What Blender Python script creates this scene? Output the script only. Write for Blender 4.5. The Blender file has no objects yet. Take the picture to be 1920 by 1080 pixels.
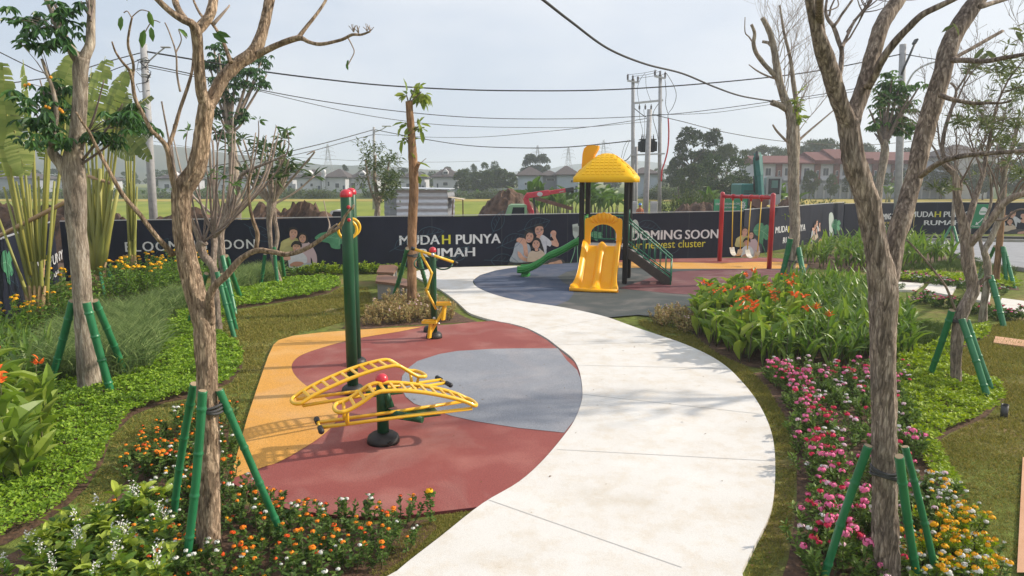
import bpy, math, random
import numpy as np
from mathutils import Vector, Matrix, noise as mnoise

SC = bpy.context.scene
C = SC.collection
R = math.radians
rng = np.random.default_rng(7)
random.seed(7)

# ---------------------------------------------------------------- camera, sky, sun, exposure
F, H, PITCH = 1330.0, 3.0, 8.76
cam_d = bpy.data.cameras.new("camera")
cam_d.sensor_width = 36.0
cam_d.lens = F * 36.0 / 1920.0
cam_d.clip_start, cam_d.clip_end = 0.1, 6000.0
cam = bpy.data.objects.new("camera", cam_d)
C.objects.link(cam)
cam.location = (0, 0, H)
cam.rotation_euler = (R(90 - PITCH), 0, 0)
SC.camera = cam

SUN_AZ, SUN_EL = 79.0, 31.0          # degrees clockwise from +Y, and above the horizon
SUN_STRENGTH, SKY_STRENGTH = 4.8, 0.100
HAZE_DENSITY = 0.0010
SC.view_settings.view_transform = 'Standard'
SC.view_settings.look = 'None'
SC.view_settings.exposure = 0.10
SC.view_settings.gamma = 1.0
SC.cycles.use_denoising = True
SC.cycles.max_bounces = 6
SC.cycles.volume_bounces = 2
SC.cycles.transparent_max_bounces = 12

W = bpy.data.worlds.new("World")
SC.world = W
W.use_nodes = True
nt = W.node_tree
nt.nodes.clear()
_o = nt.nodes.new('ShaderNodeOutputWorld')
_bg = nt.nodes.new('ShaderNodeBackground')
_sky = nt.nodes.new('ShaderNodeTexSky')
_sky.sky_type = 'NISHITA'
_sky.sun_disc = False
_sky.sun_elevation = R(SUN_EL)
_sky.sun_rotation = R(SUN_AZ)
_sky.air_density, _sky.dust_density, _sky.ozone_density = 1.0, 4.0, 1.0
# thin overcast: pale cloud veil over the sky, brighter towards the sun on the right
_tc = nt.nodes.new('ShaderNodeTexCoord')
_dot = nt.nodes.new('ShaderNodeVectorMath'); _dot.operation = 'DOT_PRODUCT'
_sd = (math.sin(R(SUN_AZ)) * math.cos(R(SUN_EL)), math.cos(R(SUN_AZ)) * math.cos(R(SUN_EL)), math.sin(R(SUN_EL)))
_dot.inputs[1].default_value = _sd
_nz = nt.nodes.new('ShaderNodeTexNoise')
_nz.inputs['Scale'].default_value = 2.6
_nz.inputs['Detail'].default_value = 5
_nz.inputs['Roughness'].default_value = 0.5
_map = nt.nodes.new('ShaderNodeMapping'); _map.inputs['Scale'].default_value = (1, 1, 2.6)
_rmp = nt.nodes.new('ShaderNodeValToRGB')                      # clear hazy sky, whiter towards the sun
_e = _rmp.color_ramp.elements
_e[0].position, _e[0].color = 0.0, (6.0, 6.9, 8.3, 1)
_e[1].position, _e[1].color = 0.9, (10.9, 10.9, 10.9, 1)
_m = _rmp.color_ramp.elements.new(0.35); _m.color = (7.2, 7.9, 9.1, 1)
_m = _rmp.color_ramp.elements.new(0.6); _m.color = (8.9, 9.3, 9.9, 1)
_cl = nt.nodes.new('ShaderNodeValToRGB')                       # where the thin cloud lies
_cl.color_ramp.elements[0].position = .40; _cl.color_ramp.elements[1].position = .66
_cm = nt.nodes.new('ShaderNodeMixRGB'); _cm.inputs[2].default_value = (10.2, 10.3, 10.6, 1)
_cf = nt.nodes.new('ShaderNodeMath'); _cf.operation = 'MULTIPLY'; _cf.inputs[1].default_value = .62
_mix = nt.nodes.new('ShaderNodeMixRGB'); _mix.inputs[0].default_value = 0.85
L_ = nt.links.new
L_(_tc.outputs['Generated'], _dot.inputs[0])
L_(_tc.outputs['Generated'], _map.inputs['Vector'])
L_(_map.outputs[0], _nz.inputs['Vector'])
L_(_nz.outputs[0], _cl.inputs[0])
_sc = nt.nodes.new('ShaderNodeMath'); _sc.operation = 'MULTIPLY_ADD'
_sc.inputs[1].default_value = 0.70; _sc.inputs[2].default_value = 0.08
L_(_dot.outputs['Value'], _sc.inputs[0])
L_(_sc.outputs[0], _rmp.inputs[0])
L_(_cl.outputs[0], _cf.inputs[0]); L_(_cf.outputs[0], _cm.inputs[0]); L_(_rmp.outputs[0], _cm.inputs[1])
# unseen brighter sky low behind the camera, added to fill faces turned towards it
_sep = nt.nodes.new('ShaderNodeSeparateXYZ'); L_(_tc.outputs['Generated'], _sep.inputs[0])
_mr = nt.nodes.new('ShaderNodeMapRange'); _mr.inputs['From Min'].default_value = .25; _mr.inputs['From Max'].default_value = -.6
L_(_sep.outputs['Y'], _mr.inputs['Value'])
_back_fill = nt.nodes.new('ShaderNodeMixRGB'); _back_fill.inputs[2].default_value = (10.2, 10.0, 9.7, 1)
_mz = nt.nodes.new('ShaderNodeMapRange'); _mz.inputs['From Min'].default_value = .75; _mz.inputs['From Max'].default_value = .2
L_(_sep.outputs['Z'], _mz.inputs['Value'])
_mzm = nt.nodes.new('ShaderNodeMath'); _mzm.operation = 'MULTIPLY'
L_(_mr.outputs[0], _mzm.inputs[0]); L_(_mz.outputs[0], _mzm.inputs[1]); L_(_mzm.outputs[0], _back_fill.inputs[0]); L_(_cm.outputs[0], _back_fill.inputs[1])
L_(_sky.outputs[0], _mix.inputs[1])
L_(_back_fill.outputs[0], _mix.inputs[2])
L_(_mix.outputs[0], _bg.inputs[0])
_bg.inputs[1].default_value = SKY_STRENGTH
L_(_bg.outputs[0], _o.inputs[0])

sun_d = bpy.data.lights.new("sun", 'SUN')
sun_d.energy, sun_d.angle, sun_d.color = SUN_STRENGTH, R(1.3), (1.0, 0.89, 0.74)
sun = bpy.data.objects.new("sun", sun_d)
C.objects.link(sun)
sun.rotation_euler = Vector(_sd).to_track_quat('Z', 'Y').to_euler()

# ---------------------------------------------------------------- measuring helpers
CP, SP = math.cos(R(PITCH)), math.sin(R(PITCH))

def ray(px, py):
 u, v = (px - 960.0) / F, (540.0 - py) / F
 return Vector((u, CP + v * SP, v * CP - SP))

def G(px, py, z=0.0):
 d = ray(px, py)
 return Vector((0, 0, H)) + d * ((z - H) / d.z)

def P(px, py, Y):
 d = ray(px, py)
 return Vector((0, 0, H)) + d * (Y / d.y)

def PL(px, py, A, B):                      # point where the sight line meets the upright plane through A-B
 n = Vector((B[1] - A[1], A[0] - B[0], 0))
 d = ray(px, py)
 o = Vector((0, 0, H))
 return o + d * (n.dot(Vector((A[0], A[1], 0)) - o) / n.dot(d))

def MPP(Y):                                # metres per photo pixel at distance Y
 return Y / F * 1.01

# ---------------------------------------------------------------- mesh collector
class MB:
 def __init__(self):
  self.v, self.f, self.n = [], [], 0

 def add(self, v, f, mat=0, smooth=False):
  v = np.asarray(v, dtype=np.float64).reshape(-1, 3)
  if isinstance(f, np.ndarray):
   groups = [f]
  else:
   by = {}
   for q in f:
    by.setdefault(len(q), []).append(q)
   groups = [np.array(g) for g in by.values()]
  for g in groups:
   if len(g):
    self.f.append((g + self.n, mat, smooth))
  self.v.append(v)
  self.n += len(v)
  return self

 def box(self, c, s, rz=0.0, mat=0, M=None, bev=0.0):
  x, y, z = s[0] / 2, s[1] / 2, s[2] / 2
  if bev > 0:
   b = min(bev, x * .9, y * .9, z * .9)
   vs = []
   for sx in (-1, 1):
    for sy in (-1, 1):
     for sz in (-1, 1):
      vs += [(sx * (x - b), sy * (y - b), sz * z), (sx * (x - b), sy * y, sz * (z - b)), (sx * x, sy * (y - b), sz * (z - b))]
   I = lambda sx, sy, sz, k: ((sx > 0) * 4 + (sy > 0) * 2 + (sz > 0)) * 3 + k
   f = []
   for s_ in (-1, 1):
    f.append([I(-1, -1, s_, 0), I(1, -1, s_, 0), I(1, 1, s_, 0), I(-1, 1, s_, 0)])
    f.append([I(-1, s_, -1, 1), I(1, s_, -1, 1), I(1, s_, 1, 1), I(-1, s_, 1, 1)])
    f.append([I(s_, -1, -1, 2), I(s_, 1, -1, 2), I(s_, 1, 1, 2), I(s_, -1, 1, 2)])
    for t in (-1, 1):
     f.append([I(-1, s_, t, 0), I(1, s_, t, 0), I(1, s_, t, 1), I(-1, s_, t, 1)])
     f.append([I(s_, -1, t, 0), I(s_, 1, t, 0), I(s_, 1, t, 2), I(s_, -1, t, 2)])
     f.append([I(s_, t, -1, 1), I(s_, t, 1, 1), I(s_, t, 1, 2), I(s_, t, -1, 2)])
     for w in (-1, 1):
      f.append([I(s_, t, w, 0), I(s_, t, w, 1), I(s_, t, w, 2)])
   v = np.array(vs)
  else:
   v = np.array([(a, b, c_) for a in (-x, x) for b in (-y, y) for c_ in (-z, z)])
   f = [[0, 1, 3, 2], [4, 6, 7, 5], [0, 4, 5, 1], [2, 3, 7, 6], [0, 2, 6, 4], [1, 5, 7, 3]]
  if M is not None:
   v = v @ np.array(M.to_3x3()).T
  elif rz:
   cr, sr = math.cos(rz), math.sin(rz)
   v = v @ np.array([[cr, sr, 0], [-sr, cr, 0], [0, 0, 1]])
  return self.add(v + np.array(c), f, mat)

 def bar(self, a, b, w, h, mat=0, bev=0.0):   # rectangular bar from a to b, width w (sideways), height h
  a, b = Vector(a), Vector(b)
  d = b - a
  x = d.normalized()
  s = x.cross(Vector((0, 0, 1)))
  s = s.normalized() if s.length > 1e-4 else Vector((0, 1, 0))
  u = s.cross(x)
  M = Matrix((x, s, u)).transposed()
  return self.box((a + b) / 2, (d.length, w, h), M=M, mat=mat, bev=bev)

 def tube(self, pts, rad, n=8, mat=0, caps=True, smooth=True, disp=None, close=False):
  p = np.array([tuple(q) for q in pts], dtype=float)
  m = len(p)
  r = np.full(m, rad, dtype=float) if np.isscalar(rad) else np.array(rad, dtype=float)
  if close:
   t = np.roll(p, -1, 0) - np.roll(p, 1, 0)
  else:
   t = np.gradient(p, axis=0)
  t /= np.maximum(np.linalg.norm(t, axis=1, keepdims=True), 1e-9)
  u = np.zeros_like(p)
  a = np.array([0, 0, 1.0]) if abs(t[0][2]) < 0.9 else np.array([1.0, 0, 0])
  u0 = np.cross(t[0], a); u0 /= np.linalg.norm(u0); u[0] = u0
  for i in range(1, m):
   w = u[i - 1] - t[i] * np.dot(u[i - 1], t[i])
   u[i] = w / max(np.linalg.norm(w), 1e-9)
  b = np.cross(t, u)
  ang = np.linspace(0, 2 * math.pi, n, endpoint=False)
  rr = np.repeat(r[:, None], n, 1)
  if disp is not None:
   s = np.concatenate([[0], np.cumsum(np.linalg.norm(np.diff(p, axis=0), axis=1))])
   rr = rr + disp(ang, s, r)
  v = p[:, None, :] + rr[:, :, None] * (np.cos(ang)[None, :, None] * u[:, None, :] + np.sin(ang)[None, :, None] * b[:, None, :])
  v = v.reshape(-1, 3)
  i, j = np.meshgrid(np.arange(m if close else m - 1), np.arange(n), indexing='ij')
  i2 = (i + 1) % m
  f = np.stack([i * n + j, i * n + (j + 1) % n, i2 * n + (j + 1) % n, i2 * n + j], -1).reshape(-1, 4)
  self.add(v, f, mat, smooth)
  if caps and not close:
   base = self.n - len(v)
   self.f.append((np.array([list(range(n))[::-1]]) + base, mat, False))
   self.f.append((np.array([list(range((m - 1) * n, m * n))]) + base, mat, False))
  return self

 def lathe(self, prof, n=16, o=(0, 0, 0), mat=0, smooth=True, M=None):     # profile of (radius, z)
  ang = np.linspace(0, 2 * math.pi, n, endpoint=False)
  v = np.array([(r * math.cos(a), r * math.sin(a), z) for r, z in prof for a in ang])
  m = len(prof)
  if M is not None:
   v = v @ np.array(M.to_3x3()).T
  i, j = np.meshgrid(np.arange(m - 1), np.arange(n), indexing='ij')
  f = np.stack([i * n + j, i * n + (j + 1) % n, (i + 1) * n + (j + 1) % n, (i + 1) * n + j], -1).reshape(-1, 4)
  self.add(v + np.array(o), f, mat, smooth)
  base = self.n - len(v)
  if prof[0][0] > 1e-4:
   self.f.append((np.array([list(range(n))[::-1]]) + base, mat, False))
  if prof[-1][0] > 1e-4:
   self.f.append((np.array([list(range((m - 1) * n, m * n))]) + base, mat, False))
  return self

 def ball(self, c, r, n=12, mat=0, s=(1, 1, 1)):
  k = max(4, n // 2)
  prof = [(max(r * math.sin(math.pi * i / k), 1e-5), -r * math.cos(math.pi * i / k)) for i in range(k + 1)]
  M = Matrix.Diagonal(Vector(s))
  return self.lathe(prof, n, c, mat, True, M)

 def prism(self, poly, z0, z1, mat=0):        # poly: (x, y) outline, vertical sides
  n = len(poly)
  v = [(p[0], p[1], z0) for p in poly] + [(p[0], p[1], z1) for p in poly]
  f = [list(range(n, 2 * n)), list(range(n))[::-1]] + [[i, (i + 1) % n, n + (i + 1) % n, n + i] for i in range(n)]
  return self.add(v, f, mat)

 def extrude(self, poly, d, mat=0):           # poly of 3D points, pushed along d
  n = len(poly)
  d = Vector(d)
  v = [tuple(p) for p in poly] + [tuple(Vector(p) + d) for p in poly]
  f = [list(range(n))[::-1], list(range(n, 2 * n))] + [[i, (i + 1) % n, n + (i + 1) % n, n + i] for i in range(n)]
  return self.add(v, f, mat)

 def mesh(self, name, origin=(0, 0, 0)):
  v = (np.concatenate(self.v) if self.v else np.zeros((0, 3))) - np.array(tuple(origin))
  me = bpy.data.meshes.new(name)
  me.vertices.add(len(v))
  me.vertices.foreach_set('co', v.astype(np.float32).ravel())
  loops = np.concatenate([g.ravel() for g, _, _ in self.f])
  tot = np.concatenate([np.full(len(g), g.shape[1]) for g, _, _ in self.f])
  mats = np.concatenate([np.full(len(g), m) for g, m, _ in self.f])
  sm = np.concatenate([np.full(len(g), s, dtype=bool) for g, _, s in self.f])
  me.loops.add(len(loops))
  me.loops.foreach_set('vertex_index', loops.astype(np.int32))
  me.polygons.add(len(tot))
  me.polygons.foreach_set('loop_start', np.concatenate([[0], np.cumsum(tot)[:-1]]).astype(np.int32))
  me.polygons.foreach_set('material_index', mats.astype(np.int32))
  me.polygons.foreach_set('use_smooth', sm)
  me.update(calc_edges=True)
  me.validate()
  return me

def obj(name, mb, mats, parent=None, origin=None):
 """link the collected shape as one mesh object; vertices are given in world space (or the parent's own space when the parent sits at 0)"""
 if not isinstance(mats, (list, tuple)):
  mats = [mats]
 if parent is not None:
  q, org = parent, Vector((0, 0, 0))
  while q is not None:
   org = org + q.location
   q = q.parent
 else:
  org = Vector(origin) if origin is not None else Vector((0, 0, 0))
 me = mb.mesh(name, org)
 for m in mats:
  me.materials.append(m)
 o = bpy.data.objects.new(name, me)
 C.objects.link(o)
 if parent is not None:
  o.parent = parent
 else:
  o.location = org
 return o

def tag(o, label=None, cat=None, group=None, kind=None):
 for k, v in (('label', label), ('category', cat), ('group', group), ('kind', kind)):
  if v:
   o[k] = v
 return o

def thing(name, loc, label, cat, group=None):
 o = bpy.data.objects.new(name, None)
 o.empty_display_size = 0.2
 C.objects.link(o)
 o.location = Vector(loc)
 return tag(o, label, cat, group)

KIDS = {}
def kids(o):
 return [c for c in o.children]

def dup(root, loc, rz=0.0, sc=1.0, label=None, group=None, sx=1.0):
 def cp(o, parent):
  c = o.copy()
  C.objects.link(c)
  if parent is not None:
   c.parent = parent
  for ch in o.children:
   if ch != c:
    cp(ch, c)
  return c
 r = cp(root, None)
 r.location = loc
 r.rotation_euler = (0, 0, rz)
 r.scale = (sc * sx, sc, sc)
 if label:
  r['label'] = label
 if group:
  r['group'] = group
 return r

def catmull(pts, step=0.5, closed=False):
 """smooth curve through the points (any dimension); step = samples per span as 1/step"""
 p = [np.array(tuple(q), dtype=float) for q in pts]
 n = len(p)
 out = []
 k = max(1, int(round(1 / step)))
 spans = n if closed else n - 1
 for i in range(spans):
  if closed:
   a, b, c, d = p[(i - 1) % n], p[i], p[(i + 1) % n], p[(i + 2) % n]
  else:
   a, b, c, d = p[max(i - 1, 0)], p[i], p[i + 1], p[min(i + 2, n - 1)]
  for j in range(k):
   t = j / k
   out.append(0.5 * ((2 * b) + (c - a) * t + (2 * a - 5 * b + 4 * c - d) * t * t + (3 * b - a - 3 * c + d) * t ** 3))
 if not closed:
  out.append(p[-1])
 return out

def in_poly(x, y, poly):
 poly = np.asarray(poly)
 inside = np.zeros(len(x), dtype=bool)
 j = len(poly) - 1
 for i in range(len(poly)):
  xi, yi, xj, yj = poly[i][0], poly[i][1], poly[j][0], poly[j][1]
  c = ((yi > y) != (yj > y)) & (x < (xj - xi) * (y - yi) / (yj - yi + 1e-12) + xi)
  inside ^= c
  j = i
 return inside

def sample(poly, n):
 poly = np.array([(p[0], p[1]) for p in poly])
 lo, hi = poly.min(0), poly.max(0)
 xs, ys = np.zeros(0), np.zeros(0)
 while len(xs) < n:
  x = rng.uniform(lo[0], hi[0], n * 2); y = rng.uniform(lo[1], hi[1], n * 2)
  k = in_poly(x, y, poly)
  xs, ys = np.concatenate([xs, x[k]]), np.concatenate([ys, y[k]])
 return np.stack([xs[:n], ys[:n]], 1)

def area(poly):
 p = np.array([(q[0], q[1]) for q in poly])
 return abs(0.5 * np.sum(p[:, 0] * np.roll(p[:, 1], -1) - np.roll(p[:, 0], -1) * p[:, 1]))

def gpoly(pix, z=0.0, smooth=None):
 pts = [G(a, b, z) for a, b in pix]
 if smooth:
  pts = [Vector(q) for q in catmull(pts, smooth, True)]
 return pts

# ---------------------------------------------------------------- leaves
def leaf_template(kind):
 if kind == 'diamond':
  v = [(0, 0, 0), (.45, .5, .08), (1, 0, 0), (.45, -.5, .08)]
  f = [[0, 2, 1], [0, 3, 2]]
 elif kind == 'oval':
  v = [(0, 0, 0), (.25, .38, .06), (.65, .42, .03), (1, 0, -.12), (.65, -.42, .03), (.25, -.38, .06), (.5, 0, -.02)]
  f = [[0, 6, 2, 1], [6, 3, 2], [0, 5, 4, 6], [6, 4, 3]]
 elif kind == 'strap':                       # long arching blade
  v, f = [], []
  xs = [0, .25, .5, .75, 1.0]; zs = [0, .03, 0, -.10, -.30]; ws = [.35, .8, 1.0, .7, .04]
  for x, z, w in zip(xs, zs, ws):
   v += [(x * (1 - .12 * x), w * .5, z + .02 * w), (x * (1 - .12 * x), 0, z), (x * (1 - .12 * x), -w * .5, z + .02 * w)]
  for i in range(4):
   f += [[3 * i, 3 * i + 1, 3 * i + 4, 3 * i + 3], [3 * i + 1, 3 * i + 2, 3 * i + 5, 3 * i + 4]]
 elif kind == 'blade':
  v = [(0, .5, 0), (0, -.5, 0), (.5, -.35, .0), (.5, .35, .0), (1, 0, -.12)]
  f = [[0, 1, 2, 3], [3, 2, 4]]
 elif kind == 'broad':                       # canna / banana like
  v, f = [], []
  xs = [0, .15, .4, .7, .9, 1.0]; zs = [0, .03, .05, .0, -.08, -.14]; ws = [.08, .5, 1.0, .85, .4, .02]
  for x, z, w in zip(xs, zs, ws):
   v += [(x, w * .5, z + .10 * w), (x, 0, z), (x, -w * .5, z + .10 * w)]
  for i in range(5):
   f += [[3 * i, 3 * i + 1, 3 * i + 4, 3 * i + 3], [3 * i + 1, 3 * i + 2, 3 * i + 5, 3 * i + 4]]
 return np.array(v, dtype=float), f

def put_leaves(mb, kind, pos, d, L, Wd, up=None, mat=0, smooth=False, roll=0.35, bend=1.0):
 """leaves at pos (n,3) pointing along d (n,3); L length, Wd width (scalars or arrays)"""
 tv, tf = leaf_template(kind)
 n = len(pos)
 if n == 0:
  return mb
 pos = np.asarray(pos, float); d = np.asarray(d, float)
 d = d / np.maximum(np.linalg.norm(d, axis=1, keepdims=True), 1e-9)
 up = np.tile([0, 0, 1.0], (n, 1)) if up is None else np.asarray(up, float)
 up = up + rng.normal(0, roll, (n, 3))
 s = np.cross(up, d)
 s /= np.maximum(np.linalg.norm(s, axis=1, keepdims=True), 1e-9)
 u = np.cross(d, s)
 L = np.broadcast_to(np.asarray(L, float), (n,)); Wd = np.broadcast_to(np.asarray(Wd, float), (n,))
 v = (pos[:, None, :] + (L[:, None] * tv[None, :, 0])[..., None] * d[:, None, :]
   + (Wd[:, None] * tv[None, :, 1])[..., None] * s[:, None, :]
   + (bend * L[:, None] * tv[None, :, 2])[..., None] * u[:, None, :])
 k = len(tv)
 off = (np.arange(n) * k)
 v = v.reshape(-1, 3)
 by = {}
 for q in tf:
  by.setdefault(len(q), []).append(q)
 first = True
 for q in by.values():
  q = np.array(q)
  f = (q[None] + off[:, None, None]).reshape(-1, q.shape[1])
  if first:
   mb.add(v, f, mat, smooth); first = False
  else:
   mb.f.append((f + mb.n - len(v), mat, smooth))
 return mb

def rdir(n, zlo=-1.0, zhi=1.0):
 z = rng.uniform(zlo, zhi, n); a = rng.uniform(0, 2 * math.pi, n)
 r = np.sqrt(np.maximum(0, 1 - z * z))
 return np.stack([r * np.cos(a), r * np.sin(a), z], 1)

# ---------------------------------------------------------------- materials
def newmat(name):
 m = bpy.data.materials.new(name)
 m.use_nodes = True
 n = m.node_tree
 return m, n, n.nodes['Principled BSDF'], n.links.new

def ramp(n, stops):
 r = n.nodes.new('ShaderNodeValToRGB')
 e = r.color_ramp.elements
 e[0].position, e[0].color = stops[0][0], (*stops[0][1], 1)
 e[1].position, e[1].color = stops[-1][0], (*stops[-1][1], 1)
 for p, c in stops[1:-1]:
  q = e.new(p); q.color = (*c, 1)
 return r

def pm(name, col, col2=None, scale=6.0, rough=0.6, metal=0.0, bump=0.0, bscale=40.0, detail=6.0, stretch=(1, 1, 1), coat=0.0, world=False, spec=0.5, lo=.35, hi=.65):
 m, n, b, L = newmat(name)
 b.inputs['Roughness'].default_value = rough
 b.inputs['Metallic'].default_value = metal
 b.inputs['Coat Weight'].default_value = coat
 b.inputs['Specular IOR Level'].default_value = spec
 b.inputs['Base Color'].default_value = (*col, 1)
 tc = n.nodes.new('ShaderNodeTexCoord')
 mp = n.nodes.new('ShaderNodeMapping'); mp.inputs['Scale'].default_value = stretch
 if world:
  g = n.nodes.new('ShaderNodeNewGeometry'); L(g.outputs['Position'], mp.inputs['Vector'])
 else:
  L(tc.outputs['Object'], mp.inputs['Vector'])
 if col2 is not None:
  z = n.nodes.new('ShaderNodeTexNoise'); z.inputs['Scale'].default_value = scale; z.inputs['Detail'].default_value = detail
  z.inputs['Roughness'].default_value = 0.6
  L(mp.outputs[0], z.inputs['Vector'])
  r = ramp(n, [(lo, col), (hi, col2)])
  L(z.outputs[0], r.inputs[0]); L(r.outputs[0], b.inputs['Base Color'])
 if bump > 0:
  z2 = n.nodes.new('ShaderNodeTexNoise'); z2.inputs['Scale'].default_value = bscale; z2.inputs['Detail'].default_value = 5
  L(mp.outputs[0], z2.inputs['Vector'])
  bp = n.nodes.new('ShaderNodeBump'); bp.inputs['Strength'].default_value = bump; bp.inputs['Distance'].default_value = 0.02
  L(z2.outputs[0], bp.inputs['Height']); L(bp.outputs[0], b.inputs['Normal'])
 return m

def leafmat(name, cols, trans=0.3, rough=0.45, spec=0.35):
 """leaf colours vary from leaf to leaf"""
 m, n, b, L = newmat(name)
 g = n.nodes.new('ShaderNodeNewGeometry')
 k = len(cols)
 r = ramp(n, [(i / (k - 1), c) for i, c in enumerate(cols)])
 L(g.outputs['Random Per Island'], r.inputs[0])
 L(r.outputs[0], b.inputs['Base Color'])
 b.inputs['Roughness'].default_value = rough
 b.inputs['Specular IOR Level'].default_value = spec
 if trans > 0:
  t = n.nodes.new('ShaderNodeBsdfTranslucent')
  hs = n.nodes.new('ShaderNodeHueSaturation'); hs.inputs['Saturation'].default_value = 1.1; hs.inputs['Value'].default_value = 1.25
  L(r.outputs[0], hs.inputs['Color']); L(hs.outputs[0], t.inputs['Color'])
  mx = n.nodes.new('ShaderNodeMixShader'); mx.inputs[0].default_value = trans
  L(b.outputs[0], mx.inputs[1]); L(t.outputs[0], mx.inputs[2])
  L(mx.outputs[0], n.nodes['Material Output'].inputs['Surface'])
 return m

def barkmat(name, c1, c2, c3, scale=9.0, bump=0.5):
 """plates and fissures running along the stem, blotched on a larger scale"""
 m, n, b, L = newmat(name)
 tc = n.nodes.new('ShaderNodeTexCoord')
 mp = n.nodes.new('ShaderNodeMapping'); mp.inputs['Scale'].default_value = (1, 1, .17)
 L(tc.outputs['Object'], mp.inputs['Vector'])
 z = n.nodes.new('ShaderNodeTexNoise'); z.inputs['Scale'].default_value = scale * 3.4; z.inputs['Detail'].default_value = 9; z.inputs['Roughness'].default_value = .72
 z.inputs['Distortion'].default_value = .6
 L(mp.outputs[0], z.inputs['Vector'])
 vo = n.nodes.new('ShaderNodeTexVoronoi'); vo.feature = 'DISTANCE_TO_EDGE'; vo.inputs['Scale'].default_value = scale * 4.0
 ad = n.nodes.new('ShaderNodeMixRGB'); ad.blend_type = 'ADD'; ad.inputs[0].default_value = .06
 L(mp.outputs[0], ad.inputs[1]); L(z.outputs['Color'], ad.inputs[2]); L(ad.outputs[0], vo.inputs['Vector'])
 r = ramp(n, [(.36, c1), (.50, c2), (.64, c3)])
 L(z.outputs[0], r.inputs[0])
 rv = ramp(n, [(.0, (.42, .39, .36)), (.13, (1, 1, 1))]); L(vo.outputs['Distance'], rv.inputs[0])
 mv = n.nodes.new('ShaderNodeMixRGB'); mv.blend_type = 'MULTIPLY'; mv.inputs[0].default_value = min(1.0, bump) * .42
 L(r.outputs[0], mv.inputs[1]); L(rv.outputs[0], mv.inputs[2])
 z3 = n.nodes.new('ShaderNodeTexNoise'); z3.inputs['Scale'].default_value = 2.6; z3.inputs['Detail'].default_value = 5
 L(tc.outputs['Object'], z3.inputs['Vector'])
 mx = n.nodes.new('ShaderNodeMixRGB'); mx.blend_type = 'MULTIPLY'; mx.inputs[0].default_value = .8
 r3 = ramp(n, [(.35, (.62, .6, .58)), (.65, (1.2, 1.15, 1.05))])
 L(z3.outputs[0], r3.inputs[0]); L(mv.outputs[0], mx.inputs[1]); L(r3.outputs[0], mx.inputs[2])
 L(mx.outputs[0], b.inputs['Base Color'])
 b.inputs['Roughness'].default_value = .85
 b.inputs['Specular IOR Level'].default_value = .2
 mm = n.nodes.new('ShaderNodeMath'); mm.operation = 'MULTIPLY_ADD'; mm.inputs[1].default_value = .7
 L(rv.outputs[0], mm.inputs[0]); L(z.outputs[0], mm.inputs[2])
 bp = n.nodes.new('ShaderNodeBump'); bp.inputs['Strength'].default_value = bump; bp.inputs['Distance'].default_value = .03
 L(mm.outputs[0], bp.inputs['Height']); L(bp.outputs[0], b.inputs['Normal'])
 return m
# ================================================================ THE SETTING
def sheet(name, pts, z, mat, kind='structure', extra=None):
 mb = MB()
 mb.add([(p[0], p[1], z) for p in pts], [list(range(len(pts)))])
 o = obj(name, mb, mat if isinstance(mat, list) else [mat])
 o['kind'] = kind
 return o

def lawn_material(name, greens, brown, scale):
 m, n, b, L = newmat(name)
 g = n.nodes.new('ShaderNodeNewGeometry')
 def nz(s, d=6, rg=.6):
  z = n.nodes.new('ShaderNodeTexNoise'); z.inputs['Scale'].default_value = s; z.inputs['Detail'].default_value = d
  z.inputs['Roughness'].default_value = rg
  L(g.outputs['Position'], z.inputs['Vector']); return z
 a, c, f = nz(scale), nz(.55, 4), nz(scale * 9, 4)
 ra = ramp(n, [(.32, greens[0]), (.5, greens[1]), (.68, greens[2])])
 L(a.outputs[0], ra.inputs[0])
 rb = ramp(n, [(.5, (0, 0, 0)), (.68, (1, 1, 1))])
 L(c.outputs[0], rb.inputs[0])
 mx = n.nodes.new('ShaderNodeMixRGB'); mx.inputs[2].default_value = (*brown, 1)
 sc = n.nodes.new('ShaderNodeMath'); sc.operation = 'MULTIPLY'; sc.inputs[1].default_value = .75
 L(rb.outputs[0], sc.inputs[0]); L(sc.outputs[0], mx.inputs[0]); L(ra.outputs[0], mx.inputs[1])
 rf = ramp(n, [(.3, (.6, .6, .6)), (.7, (1.3, 1.3, 1.3))])
 L(f.outputs[0], rf.inputs[0])
 mm = n.nodes.new('ShaderNodeMixRGB'); mm.blend_type = 'MULTIPLY'; mm.inputs[0].default_value = .8
 L(mx.outputs[0], mm.inputs[1]); L(rf.outputs[0], mm.inputs[2]); L(mm.outputs[0], b.inputs['Base Color'])
 b.inputs['Roughness'].default_value = .95
 b.inputs['Specular IOR Level'].default_value = .1
 bp = n.nodes.new('ShaderNodeBump'); bp.inputs['Strength'].default_value = .8; bp.inputs['Distance'].default_value = .03
 L(f.outputs[0], bp.inputs['Height']); L(bp.outputs[0], b.inputs['Normal'])
 return m

M_lawn = lawn_material('lawn turf', [(.10, .11, .033), (.15, .18, .042), (.20, .255, .055)], (.31, .205, .11), 7.0)
M_soil = pm('garden soil', (.055, .030, .018), (.15, .08, .045), 12, .95, bump=.9, bscale=30, world=True)
M_earth = pm('dug earth', (.04, .024, .016), (.15, .09, .06), 2.2, .95, bump=1, bscale=6, world=True, detail=10)

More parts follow.
